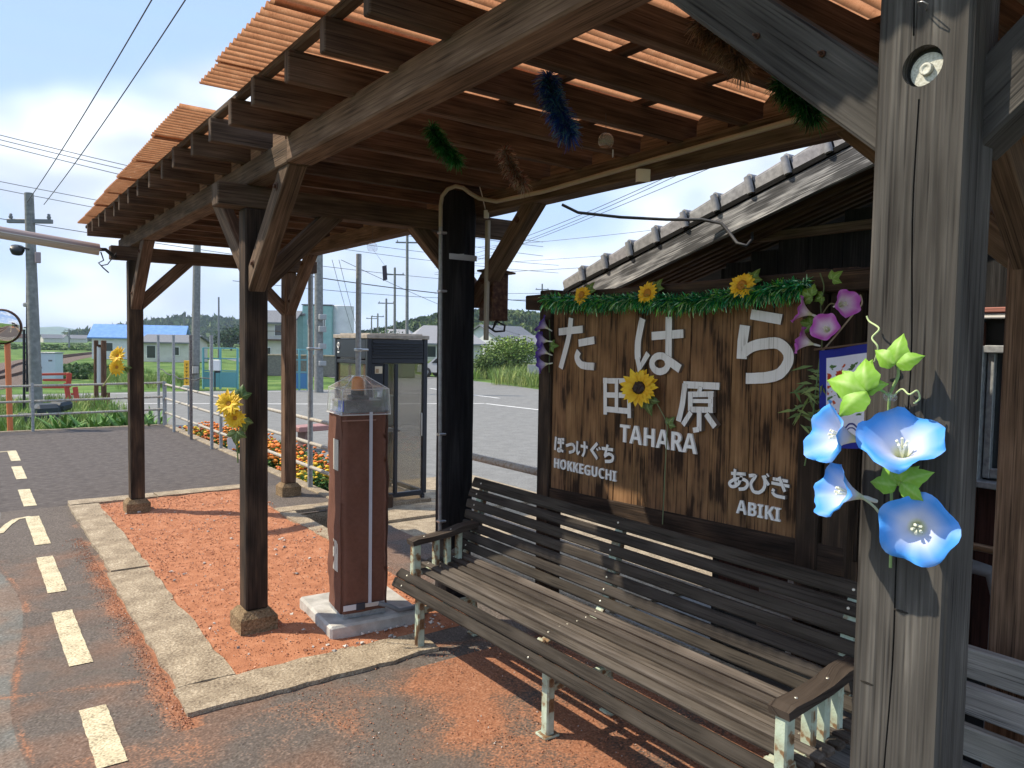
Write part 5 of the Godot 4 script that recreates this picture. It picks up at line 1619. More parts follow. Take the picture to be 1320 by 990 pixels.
func build_road_side() -> void:
	var mb := MB.new()
	# round traffic mirror
	var base := Vector3(0.67, -0.14, -15.70)
	var o := thing("traffic_mirror", "round traffic mirror on an orange post at the level crossing", "mirror", Vector3(base.x, ROAD, base.z))
	mb.tube([Vector3(0, -.1, 0), Vector3(0.64, 1.67, -15.70) - o.position], .045, 12)
	obj("post", mb, M.orange_paint, o)
	var c := Vector3(0.56, 1.76, -15.62) - o.position
	var bs := Basis(Quaternion(Vector3.UP, Vector3(-.35, -.12, 1).normalized()))
	mb = MB.new()
	mb.lathe(Transform3D(bs.scaled(Vector3(1.0, 1.0, 1.0)), c), [Vector2(.40, -.02), Vector2(.385, .0), Vector2(.36, .022), Vector2(.28, .055), Vector2(.18, .078), Vector2(.09, .088), Vector2(0, .09)].map(func(q): return Vector2(q.x * .74, q.y)), 36)
	obj("convex_mirror", mb, M.mirror, o)
	mb = MB.new()
	mb.lathe(Transform3D(bs, c), [Vector2(.28, -.06), Vector2(.305, -.05), Vector2(.305, .0), Vector2(.29, .012)], 36)
	mb.lathe(Transform3D(bs, c), [Vector2(0, -.07), Vector2(.2, -.065), Vector2(.28, -.06)], 36)
	obj("rim", mb, M.rust, o)
	# leaning utility pole by the crossing
	var p := pole("utility_pole", "dark leaning utility pole with one cross arm behind the traffic mirror", Vector3(Vector3(1.45, -0.62, -21.50).x, ROAD, Vector3(1.45, -0.62, -21.50).z), Vector3(1.39, 5.08, -21.92), .15, .1, M.pole, [[4.9, .55, .8, .6]])
	mb = MB.new()
	mb.lathe(Transform3D(Basis(Vector3.RIGHT, .5), Vector3(1.13, 3.69, -21.90) - p.position), [Vector2(.05, .12), Vector2(.12, .1), Vector2(.16, .0), Vector2(.14, -.08), Vector2(0, -.09)].map(func(q): return Vector2(q.x, -q.y)), 14)
	mb.bar(Vector3(1.16, 3.77, -21.88) - p.position, Vector3(1.37, 3.70, -21.72) - p.position, .05, .05)
	obj("flood_lamp", mb, M.dark_metal, p)
	mb = MB.new()
	mb.box(xf(Vector3(1.53, 3.51, -21.59) - p.position), Vector3(.12, .26, .12), .01)
	obj("switch_box", mb, std(C(.3, .24, .25), .6), p)
	mb = MB.new()
	for q in [[Vector3(1.24, 1.77, -21.93), Vector3(1.21, -0.26, -21.83)], [Vector3(1.34, 3.57, -21.98), Vector3(1.28, 0.25, -21.81)]]: mb.tube([q[0] - p.position, q[1] - p.position], .03, 8)
	for q in [[Vector3(1.24, 1.82, -21.94), Vector3(1.44, 1.83, -21.79)], [Vector3(1.23, 1.20, -21.90), Vector3(1.43, 1.20, -21.76)], [Vector3(1.23, 0.91, -21.89), Vector3(1.43, 0.92, -21.74)], [Vector3(1.22, 0.50, -21.87), Vector3(1.42, 0.50, -21.72)], [Vector3(1.21, -0.19, -21.83), Vector3(1.41, -0.18, -21.69)]]: mb.tube([q[0] - p.position, q[1] - p.position], .018, 6)
	obj("ladder", mb, M.dark_metal, p)
	mb = MB.new()
	mb.box(xf(Vector3(1.28, 2.37, -21.82) - p.position), Vector3(.12, .1, .12), .02)
	obj("bell", mb, M.concrete_pale, p)
	# cable heap and housing at its foot
	o = thing("covered_drum", "black tarpaulin covered housing at the foot of the leaning pole", "housing", Vector3(Vector3(1.48, -0.53, -19.88).x, ROAD, Vector3(1.48, -0.53, -19.88).z))
	for q in [[-.28, .18, 0, .5, .4, .5], [.05, .3, .1, .5, .6, .5], [.33, .55, .05, .36, .22, .4], [-.45, .08, .2, .5, .16, .3]]:
		mb = MB.new()
		mb.box(Transform3D(Basis(Vector3(.3, 1, .2).normalized(), q[0] * 2.0), Vector3(q[0], q[1], q[2])), Vector3(q[3], q[4], q[5]), .08)
		obj("fold", mb, M.tarp, o)
	# red barrier frames
	o = thing("red_barrier", "red painted steel barrier frame beside the level crossing", "barrier", Vector3(Vector3(2.25, -0.52, -25.52).x, ROAD, Vector3(2.25, -0.52, -25.52).z))
	for q in [[Vector3(1.63, 0.49, -26.04), Vector3(2.54, 0.53, -25.37)], [Vector3(1.92, 0.34, -25.81), Vector3(2.54, 0.35, -25.36)], [Vector3(1.62, 0.13, -26.02), Vector3(2.50, 0.14, -25.38)]]:
		mb = MB.new(); mb.bar(q[0] - o.position, q[1] - o.position, .07, .07); obj("bar", mb, M.red_paint, o)
	for q in [[Vector3(2.45, 0.26, -25.42), Vector3(2.54, -0.60, -25.30)], [Vector3(2.66, 0.15, -25.26), Vector3(2.73, -0.55, -25.17)], [Vector3(2.53, 0.55, -25.38), Vector3(2.50, 0.14, -25.38)], [Vector3(1.68, 0.24, -25.98), Vector3(1.66, -0.58, -25.94)]]:
		mb = MB.new(); mb.bar(q[0] - o.position, q[1] - o.position, .1, .13, Vector3.RIGHT); obj("leg", mb, M.red_paint, o)
	mb = MB.new(); mb.bar(Vector3(2.57, -0.06, -25.31) - o.position, Vector3(2.70, -0.06, -25.22) - o.position, .06, .06); mb.bar(Vector3(2.57, -0.29, -25.30) - o.position, Vector3(2.69, -0.31, -25.21) - o.position, .06, .06); obj("stay", mb, M.red_paint, o)
	# white relay cabinet
	o = thing("relay_cabinet", "pale grey railway relay cabinet standing beside the track", "cabinet", Vector3(Vector3(3.56, -0.60, -43.16).x, ROAD, Vector3(3.56, -0.60, -43.16).z), deg_to_rad(-40))
	mb = MB.new(); mb.box(xf(Vector3(0, .66, 0)), Vector3(.78, 1.3, .6), .02); obj("body", mb, M.pale_blue, o)
	mb = MB.new(); mb.box(xf(Vector3(.15, .95, .305)), Vector3(.2, .08, .01), .002); mb.box(xf(Vector3(-.3, .6, .31)), Vector3(.04, .1, .02), .002); obj("latch_plate", mb, M.plastic_grey, o)
	mb = MB.new(); mb.box(xf(Vector3(0, 1.33, 0)), Vector3(.86, .05, .68), .01); obj("cap", mb, M.galv, o)
	# notice board seen nearly edge on
	o = thing("notice_board", "brown framed notice board with white panel seen nearly edge on", "notice board", Vector3(Vector3(3.28, -0.50, -24.77).x, ROAD, Vector3(3.28, -0.50, -24.77).z))
	for q in [[Vector3(3.18, 1.52, -24.97), Vector3(3.15, -0.45, -24.86), .11], [Vector3(3.36, 1.52, -24.84), Vector3(3.33, -0.45, -24.73), .13]]:
		mb = MB.new(); mb.bar(q[0] - o.position, q[1] - o.position, q[2], q[2], Vector3.RIGHT, .01, Color(.9, .7, .6), ro()); obj("post", mb, M.brown, o)
	mb = MB.new(); mb.bar(Vector3(3.25, 1.34, -24.91) - o.position, Vector3(3.23, 0.27, -24.85) - o.position, .04, .12, Vector3.RIGHT, .004); obj("panel", mb, M.white, o)
	for q in [[Vector3(3.20, 1.36, -24.94), Vector3(3.34, 1.36, -24.84)], [Vector3(3.18, 0.23, -24.88), Vector3(3.33, 0.23, -24.78)]]:
		mb = MB.new(); mb.bar(q[0] - o.position, q[1] - o.position, .06, .08, Vector3.UP, .004, Color(.6, .45, .4)); obj("rail", mb, M.brown, o)
	mb = MB.new(); mb.bar(Vector3(3.43, 0.00, -24.69) - o.position, Vector3(3.42, -0.45, -24.66) - o.position, .16, .1, Vector3.RIGHT, .004, Color(.9, .65, .5)); obj("side_board", mb, M.brown, o)
	# yellow upright sign and its pole
	o = thing("yellow_sign", "narrow yellow upright sign with black writing beside the road", "sign", Vector3(Vector3(7.47, -0.47, -32.87).x, ROAD, Vector3(7.47, -0.47, -32.87).z), deg_to_rad(-30))
	mb = MB.new(); mb.box(xf(Vector3(0, .7, 0)), Vector3(.22, 1.05, .04), .01); obj("panel", mb, std(C(.8, .42, .02), .5), o)
	mb = MB.new()
	for k in 6:
		mb.box(xf(Vector3(rng.randf_range(-.02, .02), 1.08 - .15 * k, .023)), Vector3(.1, .02, .004), 0.0)
		mb.box(xf(Vector3(.0, 1.05 - .15 * k, .023)), Vector3(.02, .09, .005), 0.0)
	obj("writing", mb, M.dark, o)
	mb = MB.new(); mb.box(xf(Vector3(0, .1, 0)), Vector3(.3, .2, .3), .03); obj("base", mb, M.concrete_pale, o)
	p = pole("utility_pole", "concrete utility pole with a striped band beside the yellow sign", Vector3(Vector3(7.86, -0.50, -33.20).x, ROAD, Vector3(7.86, -0.50, -33.20).z), Vector3(8.10, 7.68, -33.56), .18, .14, M.pole, [])
	mb = MB.new()
	for k in 4: mb.tube([Vector3(.0, .66 + .0, 0), Vector3(.0, 1.0, 0)], .185, 12)
	obj("band", mb, M.dark, p)
	mb = MB.new()
	for k in 5: mb.box(xf(Vector3(-.12 + .05 * k, .83, .16)), Vector3(.022, .3, .09), 0.0)
	obj("stripe", mb, M.white, p)
	pole("utility_pole", "grey utility pole with fittings in front of the teal house", Vector3(Vector3(11.85, -0.41, -29.66).x, ROAD, Vector3(11.85, -0.41, -29.66).z), Vector3(12.02, 9.26, -30.17), .19, .15, M.pole, [])
	p = get_child(-1)
	mb = MB.new()
	for q in [[1.9, .1], [2.6, .12], [1.2, .08], [3.1, .1]]: mb.box(xf(Vector3(.1, q[0], .12)), Vector3(.3, q[1] + .12, .16), .02)
	obj("bracket", mb, M.galv, p)
	# teal fenced enclosures
	for q in [[Vector3(8.30, 1.52, -33.63), Vector3(9.48, 1.54, -32.77), 0, "teal framed enclosure with low panels beside the concrete pole"], [Vector3(11.31, 1.58, -31.43), Vector3(11.90, 1.59, -31.00), 1, "teal fence with blue lower panels by the grey pole"]]:
		var a: Vector3 = q[0]; var b: Vector3 = q[1]
		a.y = 0; b.y = 0
		o = thing("teal_enclosure", q[3], "enclosure", Vector3(a.x, ROAD, a.z))
		var d := b - a
		var m := 3
		for k in m:
			var u := d * (float(k) / (m - 1))
			mb = MB.new(); mb.bar(u, u + Vector3(0, 1.75, 0), .08, .08, Vector3.RIGHT); obj("post", mb, M.teal, o)
		for k in m - 1:
			mb = MB.new()
			var u := d * (float(k) / (m - 1)); var w := d * (float(k + 1) / (m - 1))
			mb.bar(u.lerp(w, .05) + Vector3(0, .4, 0), u.lerp(w, .95) + Vector3(0, .4, 0), .03, .66); obj("panel", mb, M.teal if q[2] == 0 else M.blue_panel, o)
		for y in [.78, 1.3, 1.74]:
			mb = MB.new(); mb.bar(Vector3(0, y, 0), d + Vector3(0, y, 0), .04, .05); obj("rail", mb, M.teal, o)
	o = thing("meter_box", "small white box on a post in front of the teal enclosure", "box", Vector3(Vector3(8.40, -0.45, -32.19).x, ROAD, Vector3(8.40, -0.45, -32.19).z), -.6)
	mb = MB.new(); mb.box(xf(Vector3(0, 1.05, 0)), Vector3(.42, .45, .2), .02); obj("body", mb, M.white, o)
	mb = MB.new(); mb.box(xf(Vector3(.1, .78, 0)), Vector3(.2, .08, .15), .01); mb.tube([Vector3(0, 0, 0), Vector3(0, .85, 0)], .03, 8); obj("post", mb, M.dark_metal, o)

# ---------------------------------------------------------------- houses, trees and hills

func add_window(parent: Node, at: Vector3, w: float, h: float, out: Vector3) -> void:
	var side := Vector3.UP.cross(out).normalized()
	var t := Transform3D(Basis(side, Vector3.UP, out), at)
	var mb := MB.new()
	mb.box(t, Vector3(w, h, .06), .005)
	var win := obj("window", mb, M.white, parent)
	mb = MB.new()
	mb.box(t * Transform3D(Basis.IDENTITY, Vector3(0, 0, .025)), Vector3(w - .1, h - .1, .03), 0.0)
	obj("pane", mb, M.window, win)

func house(label: String, at: Vector3, turn: float, w: float, d: float, he: float, hr: float, wall: Material, roof: Material, wins: Array, hip := 0.0, cat := "house") -> Node3D:
	# ridge along local x; +z is the side that faces us
	var o := thing("house" if cat == "house" else cat, label, cat, at, turn)
	var mb := MB.new()
	mb.box(xf(Vector3(0, he * .5, 0)), Vector3(w, he, d), 0.0)
	for s in [-1, 1]:
		if hip <= 0: mb.poly([Vector3(s * w * .5, he, -d * .5), Vector3(s * w * .5, he, d * .5), Vector3(s * w * .5, hr - .1, 0)], [Vector2.ZERO, Vector2(d, 0), Vector2(d * .5, hr - he)], Vector3(s, 0, 0))
	obj("wall", mb, wall, o)
	var ov := .35
	for s in [-1, 1]:
		mb = MB.new()
		var e0 := Vector3(-w * .5 - ov, he - .1, s * (d * .5 + ov)); var e1 := Vector3(w * .5 + ov, he - .1, s * (d * .5 + ov))
		var r0 := Vector3(-w * .5 - ov + hip, hr, 0); var r1 := Vector3(w * .5 + ov - hip, hr, 0)
		mb.poly([e0, e1, r1, r0], [Vector2(e0.x, 0), Vector2(e1.x, 0), Vector2(r1.x, d * .5), Vector2(r0.x, d * .5)], Vector3(0, 1, s))
		var lo := Vector3(0, -.12, 0)
		mb.poly([e0 + lo, e1 + lo, r1 + lo, r0 + lo], [Vector2.ZERO, Vector2.RIGHT, Vector2.ONE, Vector2.DOWN], Vector3(0, -1, -s))
		mb.poly([e0, e1, e1 + lo, e0 + lo], [Vector2.ZERO, Vector2.RIGHT, Vector2.ONE, Vector2.DOWN], Vector3(0, 0, s))
		for g in [[e0, r0, -1], [e1, r1, 1]]:
			mb.poly([g[0], g[1], g[1] + lo, g[0] + lo], [Vector2.ZERO, Vector2.RIGHT, Vector2.ONE, Vector2.DOWN], Vector3(g[2], 0, 0))
		obj("roof", mb, roof, o)
	if hip > 0:
		for s in [-1, 1]:
			mb = MB.new()
			mb.poly([Vector3(s * (w * .5 + ov), he - .1, -d * .5 - ov), Vector3(s * (w * .5 + ov), he - .1, d * .5 + ov), Vector3(s * (w * .5 + ov - hip), hr, 0)], [Vector2.ZERO, Vector2(d, 0), Vector2(d * .5, hip)], Vector3(s, 1, 0))
			obj("roof", mb, roof, o)
	for q in wins:                                   # [x, y, w, h, side] side 0 front, 1 right gable, 2 left gable
		var out: Vector3 = [Vector3.BACK, Vector3.RIGHT, Vector3.LEFT][q[4]]
		var pt: Vector3 = [Vector3(q[0], q[1], d * .5 + .01), Vector3(w * .5 + .01, q[1], q[0]), Vector3(-w * .5 - .01, q[1], q[0])][q[4]]
		add_window(o, pt, q[2], q[3], out)
	return o

func clump_mesh(n: int, size: float, flat := .8) -> ArrayMesh:
	var mb := MB.new()
	for k in n:
		var d := Vector3(rng.randfn(), rng.randfn(), rng.randfn()).normalized() * pow(rng.randf(), .4)
		d.y *= flat
		var b := Basis.from_euler(Vector3(rng.randf() * TAU, rng.randf() * TAU, rng.randf() * TAU))
		var s := size * rng.randf_range(.6, 1.4)
		var g := rng.randf_range(.6, 1.0)
		mb.poly([d - b.x * s, d + b.z * s * .45, d + b.x * s, d - b.z * s * .45], [Vector2.ZERO, Vector2.RIGHT, Vector2.ONE, Vector2.DOWN], d + Vector3(0, .3, 0), Color(g, g, g * .9))
	return mb.mesh()

func wood_on(label: String, prof: Array, depth: float, thick: float, n: int, size: float, mesh: Mesh, tints: Array) -> void:
	# prof: x and z at the foot of the slope and height, along the ridge
	var xs := []; var cs := []
	for k in n:
		var t := rng.randf() * (prof.size() - 1.001)
		var a: Array = prof[int(t)]; var b: Array = prof[int(t) + 1]
		var f := t - int(t)
		var back := rng.randf()
		var h: float = lerpf(a[2], b[2], f)
		var fw := Vector3(.59, 0, -.807)
		var q := Vector3(lerpf(a[0], b[0], f), 0, lerpf(a[1], b[1], f)) + fw * back * thick
		q.y = ROAD + h * (1.0 - pow(1.0 - back, 1.7)) - size * .35 + rng.randf_range(-.2, .35) * size
		var s := size * rng.randf_range(.65, 1.35)
		xs.append(Transform3D(Basis(Vector3.UP, rng.randf() * TAU).scaled(Vector3(s, s * rng.randf_range(.8, 1.5), s)), q))
		var c: Color = tints[rng.randi() % tints.size()]
		cs.append(c * rng.randf_range(.75, 1.25))
	scatter("wooded_hill", label, "trees", mesh, M.foliage, xs, cs)

func ridge(called: String, prof: Array, thick: float, mat: Material) -> void:
	var mb := MB.new()
	var fw := Vector3(.59, 0, -.807)
	for k in prof.size() - 1:
		for s in 4:
			var f0 := s / 4.0; var f1 := (s + 1) / 4.0
			var P := func(a: Array, f: float) -> Vector3: return Vector3(a[0], ROAD - .3 + a[2] * (1.0 - pow(1.0 - f, 1.7)), a[1]) + fw * thick * f
			mb.poly([P.call(prof[k], f0), P.call(prof[k + 1], f0), P.call(prof[k + 1], f1), P.call(prof[k], f1)], [Vector2(k, f0), Vector2(k + 1, f0), Vector2(k + 1, f1), Vector2(k, f1)], Vector3.UP - fw)
	ground(called, mb, mat)

func tree(label: String, at: Vector3, h: float, r: float, tint: Color, n: int, leaf: float) -> void:
	var o := thing("leafy_tree", label, "tree", at)
	var mb := MB.new()
	var heads := []
	for k in 7:
		var a := k * 2.4
		var e := Vector3(cos(a) * r * .55, h * rng.randf_range(.45, .85), sin(a) * r * .55)
		heads.append(e)
		mb.tube([Vector3(0, -.1, 0), Vector3(e.x * .15, h * .2, e.z * .15), e], [.06 * h * .4, .05 * h * .4, .01], 6, Color(.1, .08, .06))
	obj("trunk", mb, M.plain, o)
	mb = MB.new()
	for k in n:
		var hd: Vector3 = heads[rng.randi() % heads.size()]
		var d := Vector3(rng.randfn(), rng.randfn() * .75, rng.randfn()).normalized() * r * .62 * pow(rng.randf(), .45)
		var q := hd + d
		q.y = maxf(q.y, .12)
		leaf_quad(mb, q, leaf * rng.randf_range(.7, 1.4), leaf * .5, tint * rng.randf_range(.55, 1.45))
	obj("crown", mb, M.foliage, o)

func build_far() -> void:
	var T := deg_to_rad(-36.2)
	var base := func(v: Vector3) -> Vector3: return Vector3(v.x, ROAD, v.z)
	house("long white shed with a bright blue roof across the field", base.call(Vector3(15.09, -0.31, -85.63)), T + .3, 8.2, 5.0, 2.25, 3.5, M.white_wall, M.blue_roof, [[1.0, 1.2, .9, 1.0, 0], [-2.6, 1.2, .8, .9, 0], [3.0, 1.1, .7, 1.0, 0]], 0.0, "shed")
	house("weathered white outbuilding beside the blue roofed shed", base.call(Vector3(15.98, -0.21, -75.05)), T - .1, 4.6, 3.5, 1.9, 2.5, M.cream, M.grey_roof, [[1.2, 1.0, .6, .8, 0], [-1.2, .9, .9, 1.2, 0]], 0.0, "outbuilding")
	# teal house: two blocks and a rounded white stair tower
	var o := thing("teal_house", "teal two storey house with rounded white stair tower behind the phone booth", "house", base.call(Vector3(23.95, -0.31, -59.28)), T)
	var mb := MB.new()
	mb.box(xf(Vector3(.15, 2.45, 0)), Vector3(2.3, 4.9, 4.5), .02); obj("wall", mb, M.teal_wall, o)
	mb = MB.new(); mb.box(xf(Vector3(-2.2, 2.05, .2)), Vector3(2.6, 4.1, 4.0), .02); obj("wing", mb, M.teal_wall, o)
	mb = MB.new(); mb.box(xf(Vector3(-2.2, 4.2, .2)), Vector3(2.9, .18, 4.4), .02); mb.box(xf(Vector3(.15, 4.98, 0)), Vector3(2.4, .1, 4.6), .01); obj("roof", mb, M.grey_roof, o)
	mb = MB.new(); mb.lathe(xf(Vector3(1.85, 0, .9)), [Vector2(.95, 0), Vector2(.95, 4.95), Vector2(.9, 5.0), Vector2(0, 5.0)], 28); obj("stair_tower", mb, M.white_wall, o)
	for q in [[-2.9, 3.2, .55, .6], [-2.1, 3.2, .55, .6], [-2.6, 1.2, .9, .75], [.3, 3.6, .18, 1.2], [.75, 3.6, .18, 1.2], [.3, 1.9, .18, 1.3], [-.4, 3.6, .4, .4]]:
		add_window(o, Vector3(q[0], q[1], 2.26 if q[0] > -.5 else 2.21), q[2], q[3], Vector3.BACK)
	o = house("brown house with a balcony left of the teal house", base.call(Vector3(20.43, -0.30, -59.38)), T, 3.0, 4.0, 3.6, 4.5, M.cream, M.grey_roof, [[.6, 2.9, .7, .9, 0], [-.5, 1.2, 1.0, .8, 0]])
	mb = MB.new()
	for k in 9: mb.bar(Vector3(-1.4 + .35 * k, 2.2, 2.5), Vector3(-1.4 + .35 * k, 2.8, 2.5), .03, .03)
	mb.bar(Vector3(-1.5, 2.82, 2.5), Vector3(1.5, 2.82, 2.5), .05, .05); mb.box(xf(Vector3(0, 2.15, 2.25)), Vector3(3.0, .12, .6), .01)
	obj("balcony", mb, M.brown, o)
	o = thing("garden_wall", "grey stone garden wall below the teal house", "wall", base.call(Vector3(16.81, -0.26, -43.41)), T)
	mb = MB.new(); mb.box(xf(Vector3(1.5, .6, 0)), Vector3(9.5, 1.2, .25), .02); obj("wall", mb, M.stone_wall, o)
	mb = MB.new(); mb.box(xf(Vector3(1.5, 1.24, 0)), Vector3(9.6, .1, .32), .02); obj("coping", mb, M.concrete, o)
	house("low grey tiled farmhouse behind the phone booth", base.call(Vector3(34.02, 0.29, -56.92)), T + .25, 6.2, 5.0, 2.2, 3.65, M.cream, M.tile_far, [[-1.5, 1.4, 1.2, 1.0, 0], [1.5, 1.4, 1.2, 1.0, 0]], 1.8)
	house("small hipped roof house in the distance left of the tiled farmhouse", base.call(Vector3(42.06, 0.09, -80.80)), T - .1, 5.2, 4.5, 2.4, 3.7, M.cream, M.tile_far, [[0, 1.3, 1.2, 1.0, 0]], 1.6)
	house("white house with a dark solar panelled roof right of the black post", base.call(Vector3(45.08, 0.31, -63.71)), T + .95, 6.6, 5.0, 2.5, 4.05, M.white_wall, M.grey_roof, [[-.6, 2.0, .35, 1.2, 1], [0, 2.0, .35, 1.2, 1], [.6, 2.0, .35, 1.2, 1], [-1.7, 2.2, .4, .4, 1], [1.0, 1.5, .6, .8, 0], [-1.0, 1.5, .6, .8, 0]])
	house("cream house half hidden behind the violet flowers", base.call(Vector3(43.48, 0.36, -54.96)), T + .3, 6.0, 5.0, 2.2, 3.0, M.cream, M.grey_roof, [[-1.4, 1.5, 1.0, .9, 0], [1.0, 1.5, 1.0, .9, 0]], 1.5)
	o = thing("carport", "flat roofed open carport in front of the cream house", "carport", base.call(Vector3(36.72, 0.28, -47.50)), T)
	mb = MB.new(); mb.box(xf(Vector3(0, 2.1, 0)), Vector3(4.0, .12, 3), .02); obj("roof", mb, M.grey_roof, o)
	for x in [-1.8, 1.8]:
		mb = MB.new(); mb.bar(Vector3(x, 0, 1.3), Vector3(x, 2.1, 1.3), .1, .1, Vector3.RIGHT); obj("post", mb, M.galv, o)
	o = thing("block_wall", "low pale block wall at the edge of the grass verge", "wall", base.call(Vector3(24.83, -0.06, -31.36)), T)
	mb = MB.new(); mb.box(xf(Vector3(.4, .5, 0)), Vector3(2.2, 1.1, .2), .01); obj("wall", mb, M.concrete_pale, o)
	for k in 5: house(["tiny dark roofed house beside the track in the far distance", "tiny brown roofed house near the horizon", "tiny house below the far wooded hill", "tiny pale barn near the horizon left of the pole", "tiny red roofed barn near the horizon"][k], base.call([Vector3(31.16, -0.42, -349.34), Vector3(35.63, -0.51, -370.88), Vector3(38.65, -0.36, -356.27), Vector3(18.59, -0.79, -333.70), Vector3(27.95, -0.40, -339.28)][k]), T + .2 * k, 6.5, 5, 1.7, 3.1, M.cream if k != 1 else M.white_wall, M.grey_roof if k % 2 == 0 else M.rust, [])

	# parked car
	o = thing("parked_car", "silver hatchback parked at the road side behind the phone booth", "car", base.call(Vector3(24.48, -0.39, -40.27)), T - .35)
	mb = MB.new()
	var side := v2([-1.75, .3, -1.72, .62, -1.55, .78, -.95, .86, -.35, 1.32, .7, 1.36, 1.4, 1.05, 1.7, .8, 1.74, .3])
	mb.prism(Transform3D(Basis.IDENTITY, Vector3(0, 0, -.75)), side, 1.5); obj("body", mb, M.car, o)
	for s in [[-.78, .02], [.76, .02]]:
		mb = MB.new(); mb.prism(Transform3D(Basis.IDENTITY, Vector3(0, 0, s[0])), v2([-.75, .88, -.3, 1.25, .2, 1.28, .2, .88]), s[1]); obj("side_window", mb, M.window, o)
		mb = MB.new(); mb.prism(Transform3D(Basis.IDENTITY, Vector3(0, 0, s[0])), v2([.27, .88, .27, 1.28, .68, 1.28, 1.2, 1.02, 1.3, .88]), s[1]); obj("side_window", mb, M.window, o)
	mb = MB.new(); mb.poly([Vector3(-.97, .89, -.68), Vector3(-.97, .89, .68), Vector3(-.37, 1.33, .6), Vector3(-.37, 1.33, -.6)], [Vector2.ZERO, Vector2.RIGHT, Vector2.ONE, Vector2.DOWN], Vector3(-1, 1, 0)); obj("windscreen", mb, M.window, o)
	for x in [-1.1, 1.1]:
		for z in [-.72, .72]:
			mb = MB.new()
			mb.lathe(Transform3D(Basis(Vector3.RIGHT, PI / 2), Vector3(x, .3, z - .09)), [Vector2(0, 0), Vector2(.29, .0), Vector2(.31, .03), Vector2(.31, .15), Vector2(.29, .18), Vector2(0, .18)], 18)
			var wh := obj("wheel", mb, M.dark, o)
			mb = MB.new()
			mb.lathe(Transform3D(Basis(Vector3.RIGHT, PI / 2), Vector3(x, .3, z - .1)), [Vector2(0, 0), Vector2(.18, .0), Vector2(.18, .2), Vector2(0, .2)], 14); obj("rim", mb, M.galv, wh)
	for z in [-.55, .55]:
		mb = MB.new(); mb.box(xf(Vector3(-1.66, .68, z)), Vector3(.12, .14, .3), .03); obj("headlight", mb, M.white, o)

	# trees and tall grass near the road
	tree("round bushy green tree on the verge right of the black post", base.call(Vector3(29.17, -0.25, -40.58)), 2.2, 1.9, Color(.15, .23, .04), 5200, .2)
	tree("smaller shrub on the verge beside the black post", base.call(Vector3(25.92, -0.12, -38.00)), 1.5, .9, Color(.085, .14, .025), 1500, .18)
	tree("dark green tree beside the small far house", base.call(Vector3(36.45, 0.24, -72.51)), 3.2, 2.0, Color(.04, .085, .02), 1500, .34)
	tree("rounded dark tree left of the near post in the distance", base.call(Vector3(43.39, -0.54, -154.24)), 4.2, 3.2, Color(.045, .085, .03), 1600, .6)
	var mesh := MB.new()
	for k in 26:
		var a := rng.randf() * TAU
		blade(mesh, Vector3(cos(a), 0, sin(a)) * rng.randf() * .3, Vector3(cos(a), 0, sin(a)), rng.randf_range(.35, .8), .03, rng.randf_range(.1, .5), Color.WHITE * rng.randf_range(.7, 1.0))
	var tuft := mesh.mesh()
	var xs := []; var cs := []
	for k in 1500:
		var q := Vector3(rng.randf_range(22.2, 36), ROAD, rng.randf_range(-52, -18))
		if q.x < 23.4 and q.z < -33: continue
		if q.z < -33.5 and q.x < 23.2 + (-33.5 - q.z) * .125 + .5: continue
		xs.append(Transform3D(Basis(Vector3.UP, rng.randf() * TAU).scaled(Vector3.ONE * rng.randf_range(.8, 1.5)), q))
		cs.append(Color(.2, .32, .06).lerp(Color(.34, .38, .12), rng.randf()) * rng.randf_range(.7, 1.2))
	for k in 1100:                                   # rough growth by the track and round the field edge
		var q := Vector3(rng.randf_range(-1.0, 9), ROAD, rng.randf_range(-60, -33.8))
		if rng.randf() < .4: q = Vector3(rng.randf_range(-1, 3.5), ROAD, rng.randf_range(-26.8, -17.2))
		if q.x < 3.9 - (q.z + 27) * .08 and q.z < -27: continue
		xs.append(Transform3D(Basis(Vector3.UP, rng.randf() * TAU).scaled(Vector3.ONE * rng.randf_range(.35, .8)), q))
		cs.append(Color(.16, .3, .05).lerp(Color(.3, .36, .1), rng.randf()) * rng.randf_range(.7, 1.2))
	scatter("tall_grass", "tall green grass growing on the verges beyond the road", "grass", tuft, M.foliage, xs, cs)
	var cl := clump_mesh(90, .34)
	xs = []; cs = []
	for k in 420:                                    # crops and hedge rows in the fields by the track
		var t := rng.randf()
		var q := (Vector3(11.52, -0.50, -135.06)).lerp(Vector3(24.06, -0.50, -196.25), t) + Vector3(rng.randf_range(-7, 7), 0, rng.randf_range(-12, 0))
		if k % 3 == 0: q = (Vector3(-0.54, -0.50, -75.20)).lerp(Vector3(6.48, -0.50, -157.18), t) + Vector3(rng.randf_range(-4, -1), 0, rng.randf_range(-3, 3))
		if k % 3 == 1: q = (Vector3(21.00, -0.50, -208.64)).lerp(Vector3(88.14, -0.50, -281.45), t) + Vector3(rng.randf_range(-20, 20), 0, rng.randf_range(-30, 30))
		q.y = ROAD + .15
		xs.append(Transform3D(Basis(Vector3.UP, rng.randf() * TAU).scaled(Vector3(.9, .42, .9) * rng.randf_range(.7, 1.4)), q))
		cs.append(Color(.1, .19, .04).lerp(Color(.16, .26, .06), rng.randf()) * rng.randf_range(.7, 1.1))
	for k in 160:                                    # bushes beside cabinet and barrier
		var q := (Vector3(4.24, -0.50, -45.05)).lerp(Vector3(6.48, -0.50, -51.67), rng.randf()) + Vector3(rng.randf_range(-.8, .8), 0, rng.randf_range(-2, 2))
		q.y = ROAD + .15
		xs.append(Transform3D(Basis(Vector3.UP, rng.randf() * TAU).scaled(Vector3.ONE * rng.randf_range(.25, .5)), q))
		cs.append(Color(.07, .14, .03) * rng.randf_range(.7, 1.3))
